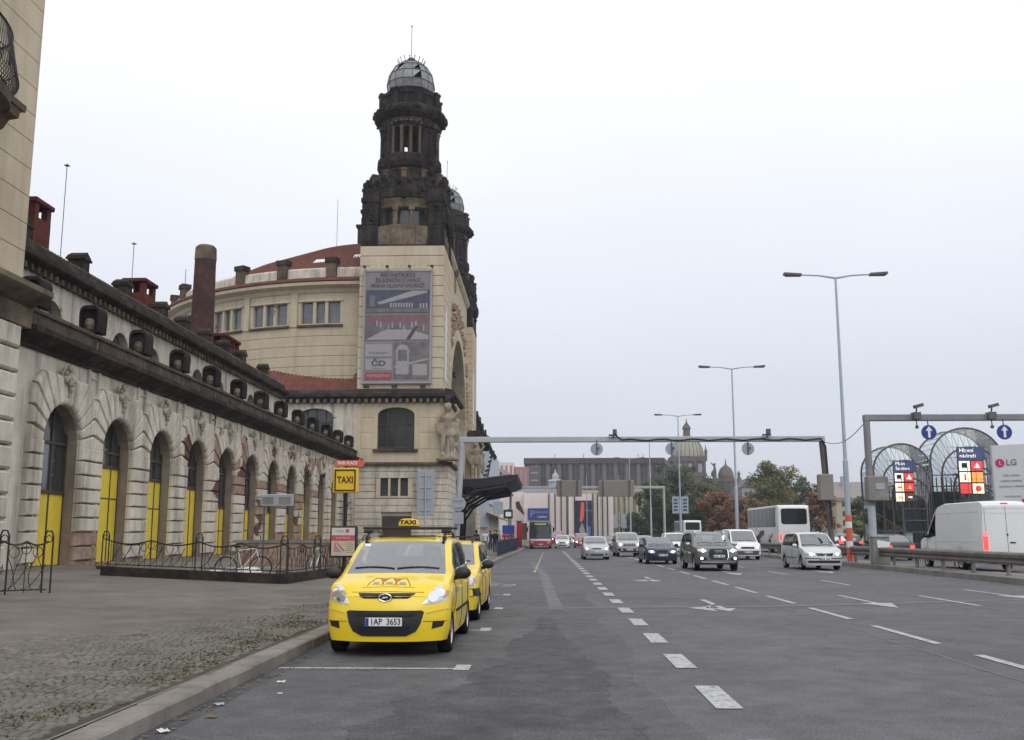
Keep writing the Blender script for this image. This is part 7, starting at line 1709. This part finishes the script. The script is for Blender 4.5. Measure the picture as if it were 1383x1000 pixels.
for x0, x1, y, z1, _ in PB:
    MB().box(x0,x1,y,y+30,-1,z1).build('wall', 'panel_pink', shop)
    nx = max(3, int((x1-x0)/1.85)); nz = 5
    for i in range(nx):
        for j in range(nz):
            a0, a1 = lerp(x0,x1,i/nx)+.03, lerp(x0,x1,(i+1)/nx)-.03; b0, b1 = lerp(0,z1,j/nz)+.03, lerp(0,z1,(j+1)/nz)-.03
            MB().box(a0,a1,y-.14,y,b0,b1).build('panel', 'panel_pink', shop)
for x in (1.2,2.7,4.2,5.6,7.4,11.9,13.0,14.2,15.4): MB().box(x-.13,x+.13,247.5 if x < 6 else 245.5,247.86 if x < 6 else 245.86,-.5,11.4).build('fin', 'chimney_brown', shop)
MB().prism([(-7.0,9.2),(-6.2,9.6),(-4.9,6.8),(-4.9,6.0),(-6.8,7.8)], XZ(247.5), -.3, 0).build('stair_strip', 'chimney_brown', shop)
pk = MB().box(-4.0,1.0,247.3,247.6,5.0,7.8).build('parking_sign', 'sign_blue', shop); text('P', 2.2, 'poster_pale', pk, (-2.9,247.28,6.4)); text('PARKING', .8, 'poster_pale', pk, (-.6,247.28,6.8)); MB().box(-1.6,.6,247.26,247.3,5.5,5.9).build('sign_print', 'poster_pale', pk)
pw = MB().box(7.6,11.6,245.3,245.7,-1.0,9.6).build('poster', 'cloth_navy', shop); MB().prism([(8.4,2.5),(9.2,4.4),(9.9,2.2),(9.4,.6)], XZ(245.26), 0, .03).build('print', 'poster_pale', pw); MB().prism([(8.6,4.5),(9.0,9.2),(9.8,9.2),(9.6,5.5),(9.3,4.6)], XZ(245.26), 0, .03).build('print', 'sign_orange', pw); MB().prism([(8.3,-.8),(9.8,-.8),(9.6,.5),(8.6,.5)], XZ(245.26), 0, .03).build('print', 'litter_tan', pw); text('MOBILE', .55, 'poster_sil', pw, (10.6,245.26,7.2)); MB().box(10.4,11.2,245.24,245.3,1.0,3.4).build('print', 'artwork_blue', pw)
MB().box(-6.5,-4.2,246.5,250,.0,4.2).build('entrance', 'chimney_brown', shop)
tc = thing('turret_house', (3.2, 290, 0), 'pale house with small round turret above the department store', 'building')
MB().box(-8,12,290,305,0,13.4).build('wall', 'brick_pale', tc); MB().prism([(-8,13.4),(12,13.4),(10,15),(-6,15)], XZ(290), -.3, 15).build('roof', 'sign_back', tc); MB().lathe([(1.9,13.4),(1.9,16.3),(2.2,16.5),(1.9,17.0),(1.0,17.2),(1.0,17.9),(.85,18.5),(.35,19.0),(.05,20.2)], (3.3,291,0), 12).build('turret', 'sign_back', tc); MB().box(9,16,288,289.9,8,13.9).build('side_wall', 'cream_far', tc)
op = thing('opera_house', (20.5, 262, 0), 'cream classical theatre with pediment left of the trees', 'building')
MB().box(15,26,262,280,-1,12.5).build('wall', 'cream_far', op); MB().prism([(17.5,12.5),(26.3,12.5),(21.9,15.0)], XZ(261.6), 0, 10).build('pediment', 'cream_far', op)
for k in range(6): MB().lathe([(.38,4.2),(.34,11.6),(.5,12.0)], (18.6+k*1.35,261.5,0), 8).build('column', 'cream_far', op)
MB().box(17.2,26.4,261.0,261.9,3.4,4.1).box(17.2,26.4,261.0,262.2,11.9,12.5).build('balcony', 'cream_far', op); facade(op, 18.8, 25.2, 261.96, .3, 11.8, 4, 2, 'win_glass', .45, .6)
for k in range(2): MB().box(16.9+k*2.7,18.7+k*2.7,258,258.2,3.0,6.5).build('banner', 'sign_back', op)
fa = thing('office_block', (12, 380, 0), 'long dark glass office block raised on the skyline behind the road', 'building')
OFP = [(-7,400),(47,400),(63,482),(-7,482)]; OFS = [(-8,399),(47.8,399),(64.2,483),(-8,483)]
VZ = lambda a,b,d:(a,b,d)
MB().prism(OFP, VZ, 4, 30.9).build('body', 'office_dark', fa); MB().prism(OFS, VZ, 29.2, 31.4).build('roof_slab', 'office_dark', fa); MB().prism(OFS, VZ, 11.0, 13.2).build('floor_slab', 'office_dark', fa)
for k in range(22): MB().lathe([(1.0,13.3),(1.0,29.2)], (-3+k*2.25,400.4,0), 10, a0=math.pi*1.02, a1=math.pi*1.98).build('fin', 'office_fin' if k % 2 == 0 else 'office_dark', fa)
MB().box(-6.5,-1.2,398.4,398.9,14,28.4).build('banner', 'charcoal', fa)
for zz in (25.5,22.5,19.5): text('OFFICE', .95, 'poster_sil', fa, (-3.8,398.35,zz)) if False else MB().box(-5.2,-2.4,398.3,398.38,zz-.3,zz+.3).build('banner_print', 'poster_sil', fa)
for k in range(26): MB().box(47.4+k*.62,47.9+k*.62,401+k*3.15,401.5+k*3.15,13.3,29).build('mullion', 'office_fin' if k % 2 else 'office_dark', fa)
for x in (4.5,16,38,40): MB().tube([(x,405,31),(x,405,33.5)], .12, 5).build('mast', 'steel_dark', fa)
lb = thing('panel_block', (-16, 330, 0), 'pale brick building with large face posters left of the office block', 'building')
MB().box(-24,-10,330,345,0,24.8).build('wall', 'panel_pink', lb); MB().box(-9.9,-5.2,334,350,0,23.6).build('wing_wall', 'brick_pale', lb); facade(lb, -24, -10, 329.9, 18.2, 24.4, 9, 1, 'brick_pale', .4, .8); facade(lb, -9.7, -5.4, 333.9, 16, 23, 3, 1, 'poster_sil', .5, .9)
pf = MB().lathe([(3.6,0),(3.6,.2)], n=20, mp=lambda a,b,d:(-15.6+a*1.35, 328.9-d, 19.6+b*.9)).build('poster', 'poster_pale', lb); MB().lathe([(1.25,0),(1.2,.1)], n=14, mp=lambda a,b,d:(-15.0+a, 328.66-d, 19.8+b*1.2)).build('print', 'skin', pf); MB().lathe([(1.3,0),(1.2,.1)], n=14, mp=lambda a,b,d:(-15.0+a, 328.62-d, 21.1+b*.5)).build('print', 'hair_brown', pf)
MB().box(-20.5,-18.5,328.8,329.2,13,14.5).build('print', 'sign_black', lb)
mu = thing('museum', (60, 440, 0), 'dark museum with green copper dome on the skyline', 'museum')
MB().box(44,76,445,470,8,25).build('wall', 'museum_stone', mu); MB().box(52.5,67.0,438,452,8,34).build('dome_base', 'museum_stone', mu); MB().box(51.8,67.6,437.4,452.6,33.2,35.4).box(52,67.4,437.6,452,26.4,27.6).build('cornice', 'museum_stone', mu)
for x in (55.3, 60.0, 64.4):
    MB().prism([(x-.9,28),(x+.9,28)]+[(x+.9*math.cos(math.pi*i/8), 31.2+.9*math.sin(math.pi*i/8)) for i in range(9)], XZ(437.8), -.2, 0).build('window', 'poster_pale', mu)
for x in (53.2,57.6,62.2,66.4): MB().box(x-.5,x+.5,437.2,438,27.6,33.2).build('pilaster', 'museum_stone', mu)
dmn = 24
MB().lathe([(7.4,35.4),(7.3,37.5),(6.7,40.0),(5.4,42.3),(3.6,44.0),(2.2,44.8)], (59.8,445,0), dmn).build('dome', 'copper', mu, ang=50)
for k in range(dmn): 
    a = 6.283*k/dmn; MB().tube([(59.8+r*math.cos(a),445+r*math.sin(a),z) for r, z in ((7.45,35.5),(7.35,37.5),(6.75,40.0),(5.45,42.3),(3.65,44.0))], .14, 4).build('dome_rib', 'museum_stone', mu)
MB().lathe([(2.3,44.7),(2.0,45.2),(1.6,45.4),(1.6,48.2),(2.1,48.4),(1.7,49.4),(.9,50.6),(.3,51.6),(.1,53.4)], (59.8,445,0), 12).build('lantern', 'museum_stone', mu)
for (x,z) in ((52.6,35.4),(67.2,35.4)): MB().lathe([(.7,0),(.6,1.6),(.9,1.8),(.3,3.6),(.1,5.0)], (x,438.4,z), 8).build('pinnacle', 'museum_stone', mu)
MB().lathe([(3.4,25),(3.4,26.2),(3.7,26.5),(3.5,28.2),(2.6,30.4),(1.0,31.6),(.4,32.2),(.1,35)], (77.6,448,0), 14).build('corner_dome', 'museum_stone', mu, ang=50)
MB().box(70,82.5,440,460,8,25.2).build('corner_pavilion', 'museum_stone', mu); MB().box(69.6,83,439.6,460,24.2,25.6).build('cornice', 'museum_stone', mu)
for x in (71,73.2,75.5,78,80.5): MB().lathe([(.55,12),(.5,23.5),(.7,24.2)], (x,439.4,0), 8).build('column', 'museum_stone', mu)
bst = MB(); capsule(bst,(71.4,441,25.5),(71.4,441,29.5),.9,.7); capsule(bst,(71.4,441,29.5),(71.4,441,31),.7,.4); bst.ball((71.4,441,31.9),.6,8); capsule(bst,(71.4,441,30.5),(69.9,441,32.6),.3,.22); bst.ball((71.0,441.5,27.5),1.3,8,(1,.8,1.4)); bst.build('roof_statue', 'museum_stone', mu); MB().lathe([(.7,25.6),(.6,27.2),(.9,27.4),(.1,29)], (82,440.5,0), 8).build('pinnacle', 'museum_stone', mu)
fs_ = thing('far_house', (92, 430, 0), 'pale narrow house far behind the lamp post, right of the museum', 'building'); MB().box(84,97,430,450,0,21).build('wall', 'poster_sil', fs_); facade(fs_, 84.5, 96.5, 429.9, 6, 20, 5, 4); MB().prism([(83.5,21),(97.5,21),(94,25),(87,25)], XZ(430), -.5, 18).build('roof', 'steel_dark', fs_)
def house(x0, x1, y, h, rh, label, wm='cream_far', rm='brown_board', nx=6, nz=4, chim=True):
    t = thing('town_house', ((x0+x1)/2, y, 0), label, 'building', 'houses behind the right-hand trees'); MB().box(x0,x1,y,y+16,0,h).build('wall', wm, t); rf_ = MB().prism([(y-.6,h),(y+16.6,h),(y+8,h+rh)], lambda a,b,d:(d,a,b), x0-.4, x1+.4).build('roof', rm, t)
    facade(t, x0+.4, x1-.4, y-.02, 1.0, h-.4, nx, nz); MB().box(x0-.3,x1+.3,y-.4,y,h-.5,h).build('cornice', wm, t)
    if chim:
        for k in range(3): xx = lerp(x0,x1,(k+.5)/3); MB().box(xx-.6,xx+.6,y+5,y+6.5,h+rh*.4,h+rh+1.2).build('chimney', 'sign_back', rf_)
house(66, 88, 230, 9.6, 4.0, 'cream town house with grey roof behind the small glass pavilion'); house(52, 65.4, 245, 9.0, 3.5, 'lower town house just left of the small glass pavilion', 'poster_sil', 'steel_dark', 4, 3); house(90, 130, 220, 8.5, 3.2, 'town house mostly hidden behind the larger glass pavilion', 'cream_far', 'brown_board', 9, 4); house(132, 175, 215, 9, 3, 'town house behind the advertising hoarding', 'poster_sil', 'brown_board', 9, 4)
# ================================================================== trees
def leafmat(name, c, c2): 
    m = mat(name, c, .75, c2=c2, scale=.9, vary=.3, detail=3); return m
leafmat('leaf_green', (0.050,0.070,0.026), (0.090,0.105,0.035)); leafmat('leaf_dark', (0.024,0.042,0.019), (0.048,0.068,0.026)); leafmat('leaf_olive', (0.115,0.105,0.035), (0.17,0.135,0.04)); leafmat('leaf_rust', (0.20,0.085,0.040), (0.13,0.065,0.035)); leafmat('leaf_yellow', (0.19,0.19,0.04), (0.11,0.13,0.035)); mat('bark', (0.06,0.048,0.04), 0.9, vary=.3, scale=3)
def tree(x, y, h, r, mats, label, seed, n=5200, base=.22, leaf=.5, group='trees beside the road'):
    rn = random.Random(seed); t = thing('tree', (x,y,0), label, 'tree', group)
    tr = MB(); zt = h*.62; tr.tube([(x,y,-.1),(x+rn.uniform(-.2,.2),y,h*.25),(x+rn.uniform(-.4,.4),y,zt)], [h*.022,h*.017,h*.007], 8)
    clumps = []
    nl = 13
    for k in range(nl):
        a = 2.4*k+rn.uniform(-.4,.4); f = rn.uniform(.35,1.0); zz = h*(base+.08+(1-base-.14)*((k+.5)/nl)); rr = r*f*math.sqrt(max(.12, 1-((zz/h-(.5+base*.4))/.55)**2))
        e = (x+rr*math.cos(a), y+rr*math.sin(a), zz); s0 = h*(base*.8+.35*(k/nl)); tr.tube([(x,y,s0),((x+e[0])/2,(y+e[1])/2,(s0+zz)/2+.3),e], [h*.009,h*.006,h*.002], 5)
        clumps.append((e, r*rn.uniform(.26,.46)))
        for q in range(2): clumps.append(((e[0]+rn.gauss(0,r*.25), e[1]+rn.gauss(0,r*.25), e[2]+rn.gauss(0,h*.05)), r*rn.uniform(.14,.30)))
    for q in range(4): clumps.append(((x+rn.gauss(0,r*.2), y+rn.gauss(0,r*.2), h*rn.uniform(.82,.96)), r*rn.uniform(.12,.28)))
    tr.build('trunk', 'bark', t)
    lf = MB(); tot = sum(c[1]**2 for c in clumps)
    for (c, cr_) in clumps:
        lf.cm = 0 if rn.random() < .6 else 1 if len(mats) > 1 else 0
        for i in range(int(1.5*n*cr_*cr_/tot)):
            d = Vector((rn.gauss(0,1),rn.gauss(0,1),rn.gauss(0,1))).normalized()*cr_*(rn.random()**.45)*rn.uniform(.85,1.12)
            p = Vector(c)+Vector((d.x,d.y,d.z*.85)); u = Vector((rn.gauss(0,1),rn.gauss(0,1),rn.gauss(0,.7))).normalized(); v = u.orthogonal().normalized(); s = leaf*rn.uniform(.5,1.2)
            lf.add([p-u*s*.5, p+v*s*.32, p+u*s*.5, p-v*s*.32], [(0,1,2,3)])
    me = bpy.data.meshes.new('crown'); o_ = ORG[t.name]; me.from_pydata([(a[0]-o_[0],a[1]-o_[1],a[2]-o_[2]) for a in lf.v], [], lf.f)
    for m in mats: me.materials.append(M[m])
    if len(mats) > 1: me.polygons.foreach_set('material_index', lf.m)
    o = bpy.data.objects.new('crown', me); col.objects.link(o); o.parent = t
    return t
tree(23.5, 205, 12.5, 4.6, ['leaf_green','leaf_dark'], 'dark green tree right of the theatre, leftmost of the trees', 1)
tree(28.5, 210, 15.5, 5.6, ['leaf_dark','leaf_green'], 'tallest dark green tree in front of the museum', 2, 6500)
tree(34.0, 205, 12.0, 4.4, ['leaf_green','leaf_olive'], 'rounded green tree just right of the tallest dark tree', 3)
tree(31.0, 178, 8.6, 3.8, ['leaf_rust'], 'rust-brown tree left of the second lamp post', 4, 4200, .12)
tree(37.5, 185, 8.2, 3.4, ['leaf_rust','leaf_olive'], 'smaller rust and olive tree behind the white van', 5, 3800, .12)
tree(42.5, 190, 15.0, 5.8, ['leaf_olive','leaf_green'], 'tall olive-gold tree above the white coach', 6, 7000)
tree(48.5, 195, 12.0, 4.8, ['leaf_green','leaf_dark'], 'dark green tree above the coach rear, right of the olive-gold tree', 7)
tree(46.0, 170, 8.5, 2.6, ['leaf_rust'], 'small reddish tree peeping over the white coach', 8, 2600)
tree(48.0, 150, 6.8, 2.8, ['leaf_yellow','leaf_green'], 'yellow-green tree behind the gantry foot', 9, 3000, .12)
tree(41.0, 105, 6.0, 2.2, ['leaf_rust','leaf_olive'], 'rust-red shrub-like tree between the lamp post and the small pavilion', 10, 3000, .1, .22)
tree(36.0, 102, 5.2, 1.9, ['leaf_rust','leaf_green'], 'brownish small tree just left of the nearest lamp post', 11, 2600, .1, .22)
tree(30.0, 240, 11, 4.5, ['leaf_dark','leaf_green'], 'dark tree behind the tallest dark green tree', 12)
tree(60.0, 190, 8.0, 3.2, ['leaf_green','leaf_rust'], 'green tree in front of the lower town house', 13, 3600)
hd = MB(); rh_ = random.Random(5)
for k in range(9000):
    x = rh_.uniform(19,52); y = 232+rh_.uniform(-2,2); z = rh_.uniform(0,5.2+1.2*math.sin(x*.7)); s = .95
    u = Vector((rh_.gauss(0,1),rh_.gauss(0,1),rh_.gauss(0,1))).normalized(); v = u.orthogonal().normalized(); p = Vector((x,y,z)); hd.add([p-u*s*.5,p+v*s*.3,p+u*s*.5,p-v*s*.3], [(0,1,2,3)])
tag(stuff(hd.build('shrubbery', 'leaf_dark')), 'dark shrubbery massed beneath the trees beyond the crossing', 'shrubs')
# ================================================================== thin autumn haze
hz = bpy.data.materials.new('haze_air'); hz.use_nodes = True; hz.node_tree.nodes.clear()
ho = hz.node_tree.nodes.new('ShaderNodeOutputMaterial'); hv = hz.node_tree.nodes.new('ShaderNodeVolumePrincipled')
hv.inputs['Color'].default_value = (0.90,0.93,1.0,1); hv.inputs['Density'].default_value = 0.0003; hv.inputs['Anisotropy'].default_value = 0.2
hz.node_tree.links.new(hv.outputs[0], ho.inputs['Volume'])

mu.location = (72.3, 500, .6); mu.scale = (1.10, 1.10, 1.10)
hb = MB().box(-1510, 1510, -310, 2410, -2.0, 66).build('haze', hz); stuff(hb); tag(hb, 'thin pale autumn haze hanging over the whole street', 'haze')
